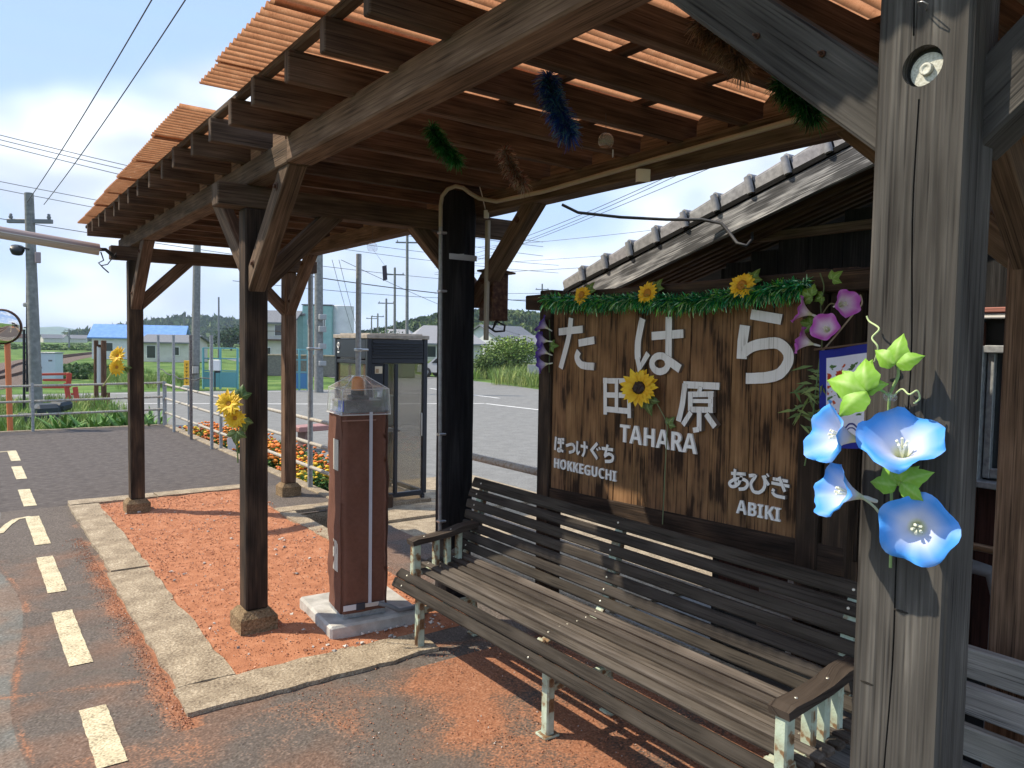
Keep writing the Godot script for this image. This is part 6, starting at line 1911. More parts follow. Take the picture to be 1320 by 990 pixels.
	scatter("field_growth", "leafy crops and hedge rows in the fields along the railway", "hedge", cl, M.foliage, xs, cs)

	# wooded hills
	var prof := []
	for q in [[Vector3(65.89, 1.66, -156.53), 3.0], [Vector3(71.39, 1.77, -152.52), 5.2], [Vector3(76.88, 1.88, -148.50), 7.4], [Vector3(83.75, 2.02, -143.49), 9.0], [Vector3(90.61, 2.17, -138.47), 10.2], [Vector3(97.48, 2.31, -133.45), 10.2], [Vector3(104.35, 2.45, -128.44), 9.4], [Vector3(113.96, 2.64, -121.41), 8.5], [Vector3(127.69, 2.93, -111.38), 7.5]]:
		prof.append([q[0].x, q[0].z, q[1]])
	ridge("hill", prof, 70, M.grass)
	wood_on("dense wood of mixed trees on the low hill beyond the houses", prof, 165, 60, 2600, 2.3, clump_mesh(70, .36), [Color(.04, .085, .02), Color(.07, .12, .028), Color(.11, .16, .04), Color(.03, .065, .022)])
	prof = []
	for q in [[Vector3(45.88, -0.59, -462.65), 1.0], [Vector3(49.21, -0.53, -460.21), 4.5], [Vector3(53.87, -0.43, -456.81), 9.0], [Vector3(60.53, -0.29, -451.95), 11.5], [Vector3(69.85, -0.10, -445.13), 12.5], [Vector3(83.17, 0.17, -435.41), 12.2], [Vector3(90.49, 0.32, -430.05), 10.0], [Vector3(99.81, 0.51, -423.24), 6.0], [Vector3(116.46, 0.85, -411.08), 5.5], [Vector3(131.44, 1.16, -400.14), 4.0], [Vector3(149.75, 1.54, -386.76), 3.0]]:
		prof.append([q[0].x, q[0].z, q[1]])
	ridge("hill", prof, 120, M.grass)
	wood_on("wooded hill rising behind the blue roofed shed", prof, 400, 100, 2200, 4.6, clump_mesh(60, .38), [Color(.04, .085, .025), Color(.06, .11, .03), Color(.09, .15, .045)])
	prof = []
	for q in [[Vector3(-134.39, -19.18, -2951.12), 14], [Vector3(-19.52, -16.82, -2867.21), 24], [Vector3(95.34, -14.47, -2783.29), 30], [Vector3(152.77, -13.29, -2741.34), 22], [Vector3(191.06, -12.51, -2713.37), 20], [Vector3(229.34, -11.72, -2685.40), 27], [Vector3(267.63, -10.93, -2657.42), 22], [Vector3(315.49, -9.95, -2622.46), 12], [Vector3(420.78, -7.79, -2545.54), 8], [Vector3(593.07, -4.26, -2419.67), 14], [Vector3(784.51, -0.33, -2279.81), 10], [Vector3(1052.52, 5.16, -2084.02), 6]]:
		prof.append([q[0].x, q[0].z, q[1] * 1.3])
	ridge("mountain", prof, 300, M.grass)

	# far utility poles
	var n := 0
	for q in [[Vector3(24.88, 1.97, -46.34), Vector3(25.01, 9.20, -46.72), "tallest thin pole seen above the phone booth"], [Vector3(28.84, 2.15, -55.86), Vector3(28.94, 7.77, -56.15), "second tallest thin pole seen above the phone booth"], [Vector3(32.84, 2.30, -65.36), Vector3(32.90, 5.79, -65.54), "third thin pole seen above the phone booth"], [Vector3(42.46, 2.61, -86.88), Vector3(42.51, 5.25, -87.01), "short pole above the left of the phone booth"], [Vector3(48.43, 2.75, -101.13), Vector3(48.48, 5.47, -101.27), "shortest pole above the left of the phone booth"], [Vector3(23.46, 0.37, -88.23), Vector3(23.56, 6.40, -88.55), "dark thin pole in the field right of the concrete pole"], [Vector3(26.28, 0.15, -117.17), Vector3(26.37, 5.24, -117.43), "thin pole right of the blue roofed shed"], [Vector3(15.00, -0.18, -150.23), Vector3(15.06, 3.03, -150.39), "dark pole in the field beside the curve of the track"], [Vector3(56.08, 1.12, -70.61), Vector3(56.21, 8.90, -71.02), "thin pole just above the end of the name board rail"]]:
		var a: Vector3 = q[0]; var b: Vector3 = q[1]
		a.y = ROAD
		pole("utility_pole", q[2], a, b, .13, .09, M.pole if n < 5 else M.plastic_grey, [[(b.y - ROAD) * .93, .8, .8, .6]] if n != 5 else [])
		n += 1
	pole("rail_signal_pole", "thin pole with small cross arm near the crossing", base.call(Vector3(23.85, 0.07, -106.54)), Vector3(23.92, 4.29, -106.76), .07, .06, M.plastic_grey, [])

func wire(label: String, a: Vector3, b: Vector3, sag: float, r: float) -> void:
	var mb := MB.new()
	var pts := []
	for k in 15:
		var t := k / 14.0
		pts.append(a.lerp(b, t) + Vector3(0, -sag * 4.0 * t * (1.0 - t), 0))
	mb.tube(pts, r, 5)
	var o := obj("overhead_wire", mb, M.wire)
	tag(o, label, "wire", "overhead wires")

func build_wires() -> void:
	wire("left of two wires running steeply up the sky from the leaning pole", Vector3(1.34, 4.84, -21.94), Vector3(2.074, 5.984, -8.694), .1, .009)
	wire("right of two wires running steeply up the sky from the leaning pole", Vector3(1.68, 4.81, -21.68), Vector3(2.407, 5.991, -8.451), .1, .009)
	wire("top wire of the upper band crossing the left sky", Vector3(-0.12, 11.16, -42.90), Vector3(37.58, 9.80, -47.48), .6, .018)
	wire("middle wire of the upper band crossing the left sky", Vector3(-0.12, 10.95, -42.89), Vector3(37.58, 9.43, -47.46), .6, .018)
	wire("bottom wire of the upper band crossing the left sky", Vector3(-0.12, 10.74, -42.88), Vector3(37.56, 8.69, -47.42), .6, .018)
	wire("top wire of the lower band crossing the left sky", Vector3(-0.16, 9.39, -45.30), Vector3(39.84, 8.18, -48.21), .6, .016)
	wire("bottom wire of the lower band crossing the left sky", Vector3(-0.17, 9.02, -45.28), Vector3(39.82, 7.55, -48.18), .6, .016)
	wire("lone wire crossing the sky just above the platform lamp", Vector3(-0.16, 6.55, -37.67), Vector3(32.54, 6.61, -50.97), .3, .016)
	wire("dark sloping wire crossing behind the tall grey pole", Vector3(8.79, 4.63, -30.99), Vector3(29.70, 4.04, -33.03), .3, .022)
	wire("sloping wire seen between tall pole and black post", Vector3(9.95, 4.27, -35.08), Vector3(37.50, 5.23, -47.24), .3, .014)
	wire("steep slack wire left of the tall grey pole", Vector3(13.59, 5.29, -32.49), Vector3(23.25, 1.65, -51.24), .1, .012)
	wire("second steep slack wire left of the tall grey pole", Vector3(13.84, 5.29, -32.30), Vector3(23.57, 1.65, -51.01), .1, .012)
	wire("long wire falling from upper left to the far thin poles", Vector3(14.74, 5.51, -34.14), Vector3(49.93, 2.00, -62.76), .4, .014)
	wire("wire rising right from the box to the tiled gable", Vector3(30.55, 7.19, -52.46), Vector3(19.33, 7.71, -13.55), .3, .012)
	wire("second wire rising right towards the tiled gable", Vector3(30.56, 7.62, -52.48), Vector3(18.59, 7.58, -14.08), .5, .012)
	wire("third wire rising right towards the tiled gable", Vector3(30.56, 8.05, -52.50), Vector3(18.04, 7.34, -14.47), .5, .012)
	wire("nearly level wire above the sign on the right sky", Vector3(30.58, 9.04, -52.56), Vector3(38.41, 9.40, -22.03), .3, .014)
	wire("level wire above the garland on the right sky", Vector3(30.55, 7.07, -52.45), Vector3(38.37, 7.09, -21.91), .2, .016)
	wire("lowest level wire above the wooded hill", Vector3(30.52, 5.58, -52.38), Vector3(42.17, 5.47, -23.99), .2, .016)
	wire("thin level wire crossing between box and sign", Vector3(25.47, 6.77, -43.74), Vector3(32.62, 6.90, -18.66), .2, .01)

# ---------------------------------------------------------------- flowers, garlands and small things

func facing(n: Vector3, up := Vector3.UP) -> Basis:
	# local y along n
	var y := n.normalized()
	var x := up.cross(y)
	if x.length() < .01: x = Vector3.RIGHT
	x = x.normalized()
	return Basis(x, y, x.cross(y))

# trumpet of a morning glory: mouth opens along n, throat at «at»
func trumpet(parent: Node, at: Vector3, n: Vector3, r: float, depth: float, rim: Color, inner: Color, seed_: int, spread := 1.0) -> void:
	var b := facing(n)
	var t := Transform3D(b, at)
	var mb := MB.new()
	var seg := 40
	var prof := [[.07, 0.0], [.15, .2], [.28, .42], [.45, .62], [.65, .8], [.83, .92], [.96, .98], [1.0, .96]]
	var base := mb.v.size()
	var ph := seed_ * 1.7
	for k in prof.size():
		var f: float = float(k) / (prof.size() - 1)
		for s in seg + 1:
			var a := TAU * s / seg
			var lobe := 1.0 + .07 * cos(5.0 * a + ph) * f * f
			var ruff: float = (.05 * sin(5.0 * a + ph) + .06 * sin(2.0 * a + ph * 2.0) + .035 * sin(9.0 * a + ph)) * f * f * f
			var rr: float = prof[k][0] * r * lobe * lerpf(1.0, spread, f)
			var h: float = prof[k][1] * depth + ruff * r * 2.0
			var vein := pow(absf(cos(2.5 * a + ph * .5)), 14.0) * .3 * f
			var w := clampf(smoothstep(.3, .72, f) - vein * .7 + .06 * sin(20.0 * a), 0, 1)
			var col := inner.lerp(rim, w)
			if k < 2: col = Color(.72, .74, .5)
			mb.add(t * Vector3(rr * cos(a), h, rr * sin(a)), (b * Vector3(-cos(a) * .6, .8, -sin(a) * .6)).normalized(), Vector2(a, f), col)
	for k in prof.size() - 1:
		for s in seg:
			var q := base + k * (seg + 1) + s
			mb.tri(q, q + 1, q + seg + 1); mb.tri(q + 1, q + seg + 2, q + seg + 1)
	var st := SurfaceTool.new()
	st.create_from(mb.mesh(), 0)
	st.generate_normals()
	var fl := obj("petals", st.commit(), M.petal, parent)
	mb = MB.new()
	for k in 5:
		var a := TAU * k / 5 + ph
		mb.tube([t * Vector3(0, depth * .1, 0), t * Vector3(cos(a) * r * .05, depth * .5, sin(a) * r * .05), t * Vector3(cos(a) * r * .13, depth * .78, sin(a) * r * .13)], [.0022, .0018, .0024], 5, Color(.85, .86, .7))
	obj("stamens", mb, M.petal, fl)
	mb = MB.new()
	mb.tube([t * Vector3(0, -depth * .42, 0), t * Vector3(0, -depth * .12, 0), t * Vector3(0, depth * .04, 0)], [.003, .0045, r * .075], 8, Color(.75, .78, .72))
	obj("throat", mb, M.petal, fl)

# a lobed vine leaf spread round «at», its tip pointing to «tip»
func vine_leaf(parent: Node, at: Vector3, n: Vector3, tip: Vector3, size: float, col: Color) -> void:
	var y := n.normalized()
	var x := (tip - y * tip.dot(y)).normalized()
	var z := x.cross(y)
	var mb := MB.new()
	var li := 0
	for lb in [[0.0, 1.0, .34], [1.1, .84, .3], [-1.1, .84, .3]]:
		var d := x * cos(lb[0]) + z * sin(lb[0])
		var sd := y.cross(d)
		var L: float = lb[1] * size
		var W: float = lb[2] * size
		var m := 12
		var c := 8
		var base := mb.v.size()
		for i in m + 1:
			var t := float(i) / m
			var hw := W * pow(sin(PI * pow(t, .62)), 1.05) * (1.0 + .08 * sin(t * 19.0)) if i < m else 0.0
			for e in c + 1:
				var j := float(e) / c * 2.0 - 1.0
				var rib := absf(sin((t * 5.0 - absf(j) * 1.1) * PI))
				var h := L * .14 * sin(PI * t) - absf(j) * hw * .28 + .012 * size * rib * (1.0 - absf(j)) + li * .0007 - L * .16 * t * t
				var cc := col.lerp(Color(.42, .58, .2), clampf(.32 * pow(1.0 - rib, 3.0) + .35 * pow(1.0 - absf(j), 10.0), 0, 1))
				mb.add(at + d * L * t + sd * hw * j + y * h, y, Vector2(t, j), cc)
		for i in m:
			for e in c:
				var q := base + i * (c + 1) + e
				mb.tri(q, q + 1, q + c + 1); mb.tri(q + 1, q + c + 2, q + c + 1)
		li += 1
	var st := SurfaceTool.new()
	st.create_from(mb.mesh(), 0)
	st.generate_normals()
	obj("leaf", st.commit(), M.leafv, parent)

func stem(parent: Node, pts: Array, r: float, col: Color) -> void:
	var c := Curve3D.new()
	for k in pts.size():
		var tg: Vector3 = (pts[mini(k + 1, pts.size() - 1)] - pts[maxi(k - 1, 0)]) * .17
		c.add_point(pts[k], -tg, tg)
	var mb := MB.new()
	mb.tube(Array(c.tessellate(3, 5)), r, 6, col)
	obj("stem", mb, M.plain, parent)

func sunflower(parent: Node, at: Vector3, n: Vector3, r: float, disc: float, disc_col: Color, layers := 2, cup := .25) -> void:
	var b := facing(n)
	var t := Transform3D(b, at)
	for ly in layers:
		var m := 15
		for k in m:
			var a := TAU * (k + .5 * ly) / m + rng.randf_range(-.08, .08)
			var L := r * rng.randf_range(.88, 1.08) * (1.0 - .15 * ly)
			var W := r * .17
			var tilt := cup + .22 * ly + rng.randf_range(-.1, .16)
			var c := Color(.86, .52, .012).lerp(Color(.88, .64, .03), rng.randf())
			var mb := MB.new()
			var prev := []
			for s in 6:
				var f := s / 5.0
				var rad := lerpf(disc * .8, L, f)
				var hw: float = W * [.5, .9, 1.0, .85, .5, .04][s]
				var h := (rad - disc * .8) * tilt - r * .3 * f * f * (.5 + .5 * tilt)
				var mid := Vector3(cos(a) * rad, h, sin(a) * rad)
				var sd := Vector3(-sin(a), 0, cos(a)) * hw
				var row := [t * (mid - sd + Vector3(0, hw * .3, 0)), t * mid, t * (mid + sd + Vector3(0, hw * .3, 0))]
				if s > 0:
					var cc := c.lerp(Color(.75, .3, .005), .5 * (1.0 - f))
					for e in 2: mb.poly([prev[e], prev[e + 1], row[e + 1], row[e]], [Vector2.ZERO, Vector2.RIGHT, Vector2.ONE, Vector2.DOWN], b.y, cc)
				prev = row
			obj("petal", mb, M.petal, parent)
	var mb := MB.new()
	mb.lathe(t, [Vector2(disc, -.004), Vector2(disc * 1.02, disc * .15), Vector2(disc * .8, disc * .42), Vector2(disc * .4, disc * .4), Vector2(0, disc * .3)], 18, disc_col)
	var fuzz := MB.new()
	for k in 90:
		var a := rng.randf() * TAU
		var q := sqrt(rng.randf()) * disc
		fuzz.box(Transform3D(b * Basis.from_euler(Vector3(rng.randf(), rng.randf(), rng.randf())), t * Vector3(cos(a) * q, disc * .38, sin(a) * q)), Vector3.ONE * disc * .11, 0.0, disc_col * rng.randf_range(.6, 1.5))
	var dd := obj("seed_disc", mb, M.plain, parent)
	obj("florets", fuzz, M.plain, dd)

func tinsel(called: String, label: String, pts: Array, r: float, n: int, cols: Array, w := .0022) -> void:
	var o := thing(called, label, "tinsel", pts[0])
	var c := Curve3D.new()
	for k in pts.size():
		var tg: Vector3 = (pts[mini(k + 1, pts.size() - 1)] - pts[maxi(k - 1, 0)]) * .17
		c.add_point(pts[k] - pts[0], -tg, tg)
	var L := c.get_baked_length()
	var mb := MB.new()
	for k in n:
		var q := c.sample_baked(rng.randf() * L)
		var d := Vector3(rng.randfn(), rng.randfn(), rng.randfn()).normalized()
		var l := r * rng.randf_range(.55, 1.15)
		var sd := d.cross(Vector3(rng.randfn(), rng.randfn(), rng.randfn())).normalized() * w
		var e := q + d * l + Vector3(0, -l * .25, 0)
		var m := q + d * l * .55
		var col: Color = cols[rng.randi() % cols.size()] * rng.randf_range(.6, 1.2)
		mb.poly([q - sd, q + sd, m + sd, m - sd], [Vector2.ZERO, Vector2.RIGHT, Vector2.ONE, Vector2.DOWN], d.cross(sd), col)
		mb.poly([m - sd, m + sd, e + sd * .4, e - sd * .4], [Vector2.ZERO, Vector2.RIGHT, Vector2.ONE, Vector2.DOWN], d.cross(sd), col)
	obj("strands", mb, M.tinsel, o)
	mb = MB.new()
	mb.tube(Array(c.tessellate(3, 5)), .002, 5)
	obj("cord", mb, M.wire, o)

func chime(label: String, hang: Vector3, c: Vector3, r: float, strip: Vector3, strip_size: Vector2, col: Color) -> void:
	var o := thing("wind_chime", label, "wind chime", hang, 0, "glass wind chimes")
	var mb := MB.new()
	mb.tube([Vector3.ZERO, c - hang + Vector3(0, r * .9, 0)], .0012, 5)
	mb.tube([c - hang + Vector3(0, -r * .2, 0), strip - hang + Vector3(0, strip_size.y * .5, 0)], .0009, 5)
	obj("string", mb, M.wire, o)
	mb = MB.new()
	var prof := []
	for k in 12: prof.append(Vector2(r * sin(lerpf(2.35, .05, k / 11.0)), r * cos(lerpf(2.35, .05, k / 11.0))))
	var inner := []
	for k in 12: inner.append(Vector2(maxf(prof[11 - k].x - r * .05, 0), prof[11 - k].y - (r * .04 if k < 6 else 0.0)))
	mb.lathe(xf(c - hang), prof, 24)
	obj("glass_bell", mb, M.chime_glass, o)
	mb = MB.new()
	mb.box(Transform3D(Basis.from_euler(Vector3(.1, .5, .25)), strip - hang), Vector3(strip_size.x, strip_size.y, .001), 0.0, col)
	obj("paper_strip", mb, M.plain, o)

func build_decorations() -> void:
	M.leafv = std(C(1, 1, 1), .5); M.leafv.vertex_color_use_as_albedo = true; M.leafv.backlight_enabled = true; M.leafv.backlight = Color(.35, .35, .35)
	M.chime_glass = std(C(.75, .8, .82), .02); M.chime_glass.transparency = BaseMaterial3D.TRANSPARENCY_ALPHA; M.chime_glass.albedo_color.a = .1
	var green := Color(.2, .42, .035)
	var blue := Color(.06, .31, .84)
	var pale := Color(.62, .66, .86)
	# the large blue morning glories on the near post
	var o := thing("blue_morning_glory", "large artificial blue morning glories with bright leaves pinned to the near grey post", "artificial flowers", Vector3(1.190, 1.307, -0.598))
	o.position = Vector3.ZERO
	trumpet(o, Vector3(1.170, 1.455, -0.647), Vector3(-.84, .2, -.5), .05, .062, blue, pale, 1, 1.0)
	trumpet(o, Vector3(1.180, 1.432, -0.580), Vector3(-.6, .76, .26), .0605, .05, blue, pale, 2, 1.0)
	trumpet(o, Vector3(1.170, 1.363, -0.635), Vector3(-.84, .26, -.48), .046, .06, blue, pale, 3, .95)
	trumpet(o, Vector3(1.190, 1.330, -0.557), Vector3(-.9, .05, .4), .054, .04, blue, pale, 4, 1.0)
	vine_leaf(o, Vector3(1.140, 1.536, -0.619), Vector3(-.9, .3, .2), Vector3(-.1, .25, -1), .07, green)
	vine_leaf(o, Vector3(1.145, 1.541, -0.634), Vector3(-.9, .2, .2), Vector3(-.1, .9, .25), .05, green * .95)
	vine_leaf(o, Vector3(1.160, 1.579, -0.586), Vector3(-.95, .1, .1), Vector3(0, 1, .1), .05, green)
	vine_leaf(o, Vector3(1.165, 1.392, -0.578), Vector3(-.9, .2, .1), Vector3(0, .9, -.45), .052, green)
	vine_leaf(o, Vector3(1.160, 1.399, -0.570), Vector3(-.9, .2, .1), Vector3(0, .5, .9), .048, green)
	stem(o, [Vector3(1.200, 1.252, -0.601), Vector3(1.200, 1.317, -0.602), Vector3(1.195, 1.417, -0.604), Vector3(1.195, 1.466, -0.610), Vector3(1.190, 1.526, -0.609), Vector3(1.180, 1.561, -0.592), Vector3(1.170, 1.585, -0.590)], .0026, Color(.25, .38, .14))
	stem(o, [Vector3(1.190, 1.529, -0.610), Vector3(1.170, 1.539, -0.617), Vector3(1.145, 1.535, -0.621)], .0022, Color(.25, .42, .14))
	stem(o, [Vector3(1.190, 1.431, -0.601), Vector3(1.170, 1.444, -0.623), Vector3(1.150, 1.458, -0.636)], .0022, Color(.6, .65, .5))
	stem(o, [Vector3(1.190, 1.319, -0.598), Vector3(1.170, 1.350, -0.614), Vector3(1.150, 1.368, -0.627)], .0022, Color(.5, .55, .35))
	stem(o, [Vector3(1.190, 1.582, -0.636), Vector3(1.180, 1.605, -0.626), Vector3(1.180, 1.620, -0.636), Vector3(1.185, 1.635, -0.628), Vector3(1.190, 1.647, -0.647), Vector3(1.190, 1.656, -0.652)], .0015, Color(.5, .62, .3))
	stem(o, [Vector3(1.185, 1.527, -0.602), Vector3(1.175, 1.541, -0.583), Vector3(1.170, 1.534, -0.569), Vector3(1.175, 1.540, -0.560), Vector3(1.180, 1.528, -0.558), Vector3(1.180, 1.520, -0.566)], .0014, Color(.5, .62, .3))
	for q in [Vector3(1.180, 1.528, -0.605), Vector3(1.180, 1.437, -0.608)]:
		var mb := MB.new()
		mb.lathe(Transform3D(facing(Vector3.LEFT), q), [Vector2(.007, 0), Vector2(.008, .004), Vector2(.004, .008), Vector2(0, .008)], 12)
		mb.lathe(Transform3D(facing(Vector3.LEFT), q + Vector3(0, -.001, .009)), [Vector2(.005, 0), Vector2(.006, .003), Vector2(0, .005)], 10)
		obj("clip", mb, M.chime_glass, o)
	# pink ones beside the board
	var pk := Color(.5, .1, .52); var pw := Color(.82, .72, .82)
	o = thing("pink_morning_glory", "artificial magenta morning glories hanging at the right corner of the name board", "artificial flowers", Vector3.ZERO)
	trumpet(o, Vector3(2.500, 1.726, -1.574), Vector3(-.5, .35, -.8), .05, .055, pk, pw, 5)
	trumpet(o, Vector3(2.480, 1.755, -1.465), Vector3(-.45, .1, .89), .048, .06, pk, pw, 6)
	trumpet(o, Vector3(2.500, 1.666, -1.508), Vector3(-.9, .3, .2), .05, .05, pk, pw, 7)
	trumpet(o, Vector3(2.500, 1.619, -1.564), Vector3(-.5, .25, -.8), .05, .055, pk, pw, 8)
	vine_leaf(o, Vector3(2.500, 1.793, -1.577), Vector3(-1, .1, 0), Vector3(0, .5, -1), .06, green * .55)
	vine_leaf(o, Vector3(2.500, 1.850, -1.501), Vector3(-1, .1, 0), Vector3(0, .7, .8), .045, green * .6)
	vine_leaf(o, Vector3(2.520, 1.693, -1.589), Vector3(-1, .1, 0), Vector3(0, .2, -1), .055, green * .5)
	vine_leaf(o, Vector3(2.520, 1.793, -1.550), Vector3(-1, .1, 0), Vector3(0, -.5, -1), .04, green * .45)
	stem(o, [Vector3(2.540, 1.545, -1.558), Vector3(2.540, 1.659, -1.556), Vector3(2.540, 1.758, -1.567), Vector3(2.540, 1.828, -1.557), Vector3(2.530, 1.879, -1.569)], .0028, Color(.12, .16, .06))
	stem(o, [Vector3(2.530, 1.729, -1.553), Vector3(2.500, 1.763, -1.506), Vector3(2.490, 1.756, -1.471)], .0025, Color(.2, .2, .12))
	stem(o, [Vector3(2.540, 1.588, -1.560), Vector3(2.520, 1.644, -1.498), Vector3(2.500, 1.725, -1.418), Vector3(2.500, 1.759, -1.389), Vector3(2.500, 1.791, -1.396)], .003, Color(.4, .33, .25))
	# violet ones on the left post of the board
	var vi := Color(.13, .06, .55); var vw := Color(.62, .56, .82)
	o = thing("violet_morning_glory", "string of small violet artificial morning glories on the board's left post", "artificial flowers", Vector3.ZERO)
	trumpet(o, Vector3(2.560, 1.688, -3.173), Vector3(-.55, .5, -.6), .05, .055, vi, vw, 9)
	trumpet(o, Vector3(2.550, 1.621, -3.159), Vector3(-.6, .1, -.8), .05, .055, vi, vw, 10)
	trumpet(o, Vector3(2.550, 1.554, -3.156), Vector3(-.55, .35, -.7), .05, .055, vi, vw, 11)
	trumpet(o, Vector3(2.550, 1.500, -3.155), Vector3(-.6, -.15, -.7), .048, .055, vi, vw, 12)
	vine_leaf(o, Vector3(2.560, 1.596, -3.150), Vector3(-1, .2, .3), Vector3(0, .1, 1), .05, green * .4)
	stem(o, [Vector3(2.570, 1.738, -3.180), Vector3(2.570, 1.621, -3.170), Vector3(2.570, 1.495, -3.173), Vector3(2.570, 1.453, -3.171)], .003, Color(.1, .16, .06))
	# bamboo leaves and the little banner
	o = thing("leaf_spray", "spray of narrow dark green leaves hanging beside the blue edged banner", "artificial leaves", Vector3.ZERO)
	for k in 54:
		var q := (Vector3(2.530, 1.545, -1.561)).lerp(Vector3(2.530, 1.320, -1.596), rng.randf()) + Vector3(rng.randf_range(-.03, .02), rng.randf_range(-.02, .02), rng.randf_range(-.05, .04))
		var d := Vector3(rng.randf_range(-.4, .2), rng.randf_range(-.6, .2), rng.randfn()).normalized()
		var mb := MB.new()
		var sd := d.cross(Vector3.LEFT).normalized() * .006
		var L := rng.randf_range(.05, .085)
		mb.poly([q, q + d * L * .4 + sd, q + d * L + Vector3(0, -.01, 0), q + d * L * .4 - sd], [Vector2.ZERO, Vector2.RIGHT, Vector2.ONE, Vector2.DOWN], Vector3.LEFT, Color(.06, .13, .03).lerp(Color(.2, .27, .07), rng.randf()))
		obj("leaf", mb, M.leafv, o)
	stem(o, [Vector3(2.540, 1.588, -1.560), Vector3(2.540, 1.459, -1.573), Vector3(2.530, 1.286, -1.582), Vector3(2.540, 1.166, -1.608)], .0028, Color(.14, .22, .08))
	banner()
	# sunflowers
	var dk := Color(.035, .012, .006); var hn := Color(.45, .2, .012)
	for q in [[Vector3(2.500, 1.853, -2.839), .052, "small yellow sunflower at the left end of the green garland"], [Vector3(2.500, 1.841, -2.392), .055, "small yellow sunflower at the middle of the green garland"], [Vector3(2.500, 1.849, -1.883), .058, "small yellow sunflower at the right end of the green garland"]]:
		o = thing("sunflower", q[2], "artificial flower", q[0], 0, "sunflowers on the garland")
		sunflower(o, Vector3.ZERO, Vector3(-.93, .25, .15), q[1], q[1] * .35, hn, 2)
		vine_leaf(o, Vector3(.02, .02, .03), Vector3(-1, .2, 0), Vector3(0, 1, .5), .055, green * .35)
	o = thing("sunflower", "large dark centred sunflower stuck on the middle of the name board", "artificial flower", Vector3(2.530, 1.409, -2.459))
	sunflower(o, Vector3.ZERO, Vector3(-.9, .25, .35), .097, .03, dk, 2)
	vine_leaf(o, Vector3(.035, -.05, .02), Vector3(-1, .1, 0), Vector3(0, -.7, .25), .085, Color(.07, .11, .025))
	vine_leaf(o, Vector3(.05, -.16, .14), Vector3(-1, .1, 0), Vector3(0, .6, .4), .05, Color(.09, .14, .03))
	stem(o, [Vector3(.04, -.05, .06), Vector3(.045, -.15, .13), Vector3(.05, -.25, .13), Vector3(.05, -.62, .12)], .0025, Color(.16, .2, .1))
	o = thing("sunflower_bunch", "bunch of yellow sunflowers with leaves tied to the near dark post", "artificial flowers", Vector3(1.132, 1.251, -4.000))
	sunflower(o, Vector3(-.02, .02, .0), Vector3(-.6, .35, .72), .075, .013, hn, 4)
	sunflower(o, Vector3(.005, -.055, .02), Vector3(-.3, .1, .95), .058, .011, hn, 4)
	vine_leaf(o, Vector3(.05, .05, -.02), Vector3(-.4, .1, .9), Vector3(.1, 1, 0), .07, Color(.05, .11, .025))
	vine_leaf(o, Vector3(.05, -.07, .0), Vector3(-.2, .1, 1), Vector3(.2, -1, 0), .07, Color(.09, .13, .035))
	vine_leaf(o, Vector3(.02, -.13, .0), Vector3(-.4, .1, .9), Vector3(-.1, -1, 0), .07, Color(.08, .12, .03))
	stem(o, [Vector3(.0, 0, -.02), Vector3(.03, -.08, -.03), Vector3(.04, -.3, -.05)], .004, Color(.12, .18, .06))
	o = thing("sunflower_bunch", "bunch of yellow sunflowers tied to the farthest post", "artificial flowers", Vector3(1.125, 1.391, -7.500))
	sunflower(o, Vector3(.0, .05, 0), Vector3(-.7, .3, .65), .088, .014, hn, 4)
	sunflower(o, Vector3(-.01, -.05, .02), Vector3(-.6, .05, .8), .08, .014, hn, 4)
	vine_leaf(o, Vector3(.07, -.05, -.02), Vector3(-.4, .1, .9), Vector3(.2, -.6, 0), .06, Color(.06, .12, .03))
	stem(o, [Vector3(.0, -.02, 0), Vector3(-.06, -.12, .0), Vector3(-.12, -.22, .0)], .006, Color(.3, .34, .1))
	# garlands
	tinsel("green_garland", "shiny green tinsel garland along the top of the name board", [Vector3(2.540, 1.845, -3.179), Vector3(2.520, 1.822, -2.890), Vector3(2.520, 1.816, -2.637), Vector3(2.520, 1.816, -2.434), Vector3(2.520, 1.794, -2.226), Vector3(2.520, 1.801, -2.058), Vector3(2.520, 1.819, -1.886), Vector3(2.520, 1.827, -1.727), Vector3(2.530, 1.836, -1.620)], .054, 7500, [Color(.01, .24, .06), Color(.03, .42, .12), Color(.005, .12, .035), Color(.2, .55, .06), Color(.02, .22, .14), Color(.45, .75, .4)], .0024)  # palest strand colour is a painted sparkle, standing in for glints on the tinsel
	tinsel("blue_tinsel", "blue tinsel tuft hanging from the rafters", [Vector3(1.652, 2.528, -2.078), Vector3(1.651, 2.450, -2.049), Vector3(1.658, 2.383, -2.014), Vector3(1.685, 2.315, -1.990)], .055, 2200, [Color(.01, .05, .3), Color(.015, .1, .45), Color(.01, .03, .15), Color(.1, .3, .4)], .0016)
	tinsel("green_tinsel", "green tinsel tuft hanging from the rafters left of the blue one", [Vector3(1.660, 2.534, -2.891), Vector3(1.681, 2.472, -2.859), Vector3(1.707, 2.423, -2.824), Vector3(1.739, 2.384, -2.799)], .052, 1500, [Color(.01, .16, .03), Color(.02, .24, .05), Color(.005, .07, .015)], .0018)
	tinsel("faded_tinsel", "faded brown and silver tinsel hanging above the black post", [Vector3(2.054, 2.501, -2.898), Vector3(2.062, 2.431, -2.864), Vector3(2.084, 2.382, -2.844), Vector3(2.115, 2.339, -2.818)], .05, 1400, [Color(.3, .24, .2), Color(.5, .42, .36), Color(.16, .11, .09), Color(.35, .12, .08)], .0014)
	tinsel("straw_bundle", "bundle of dry straw hanging below the roof beside the grey brace", [Vector3(1.679, 2.508, -1.436), Vector3(1.702, 2.464, -1.391), Vector3(1.720, 2.420, -1.351), Vector3(1.741, 2.366, -1.332)], .05, 1500, [Color(.2, .13, .08), Color(.32, .22, .14), Color(.12, .08, .05)], .0016)
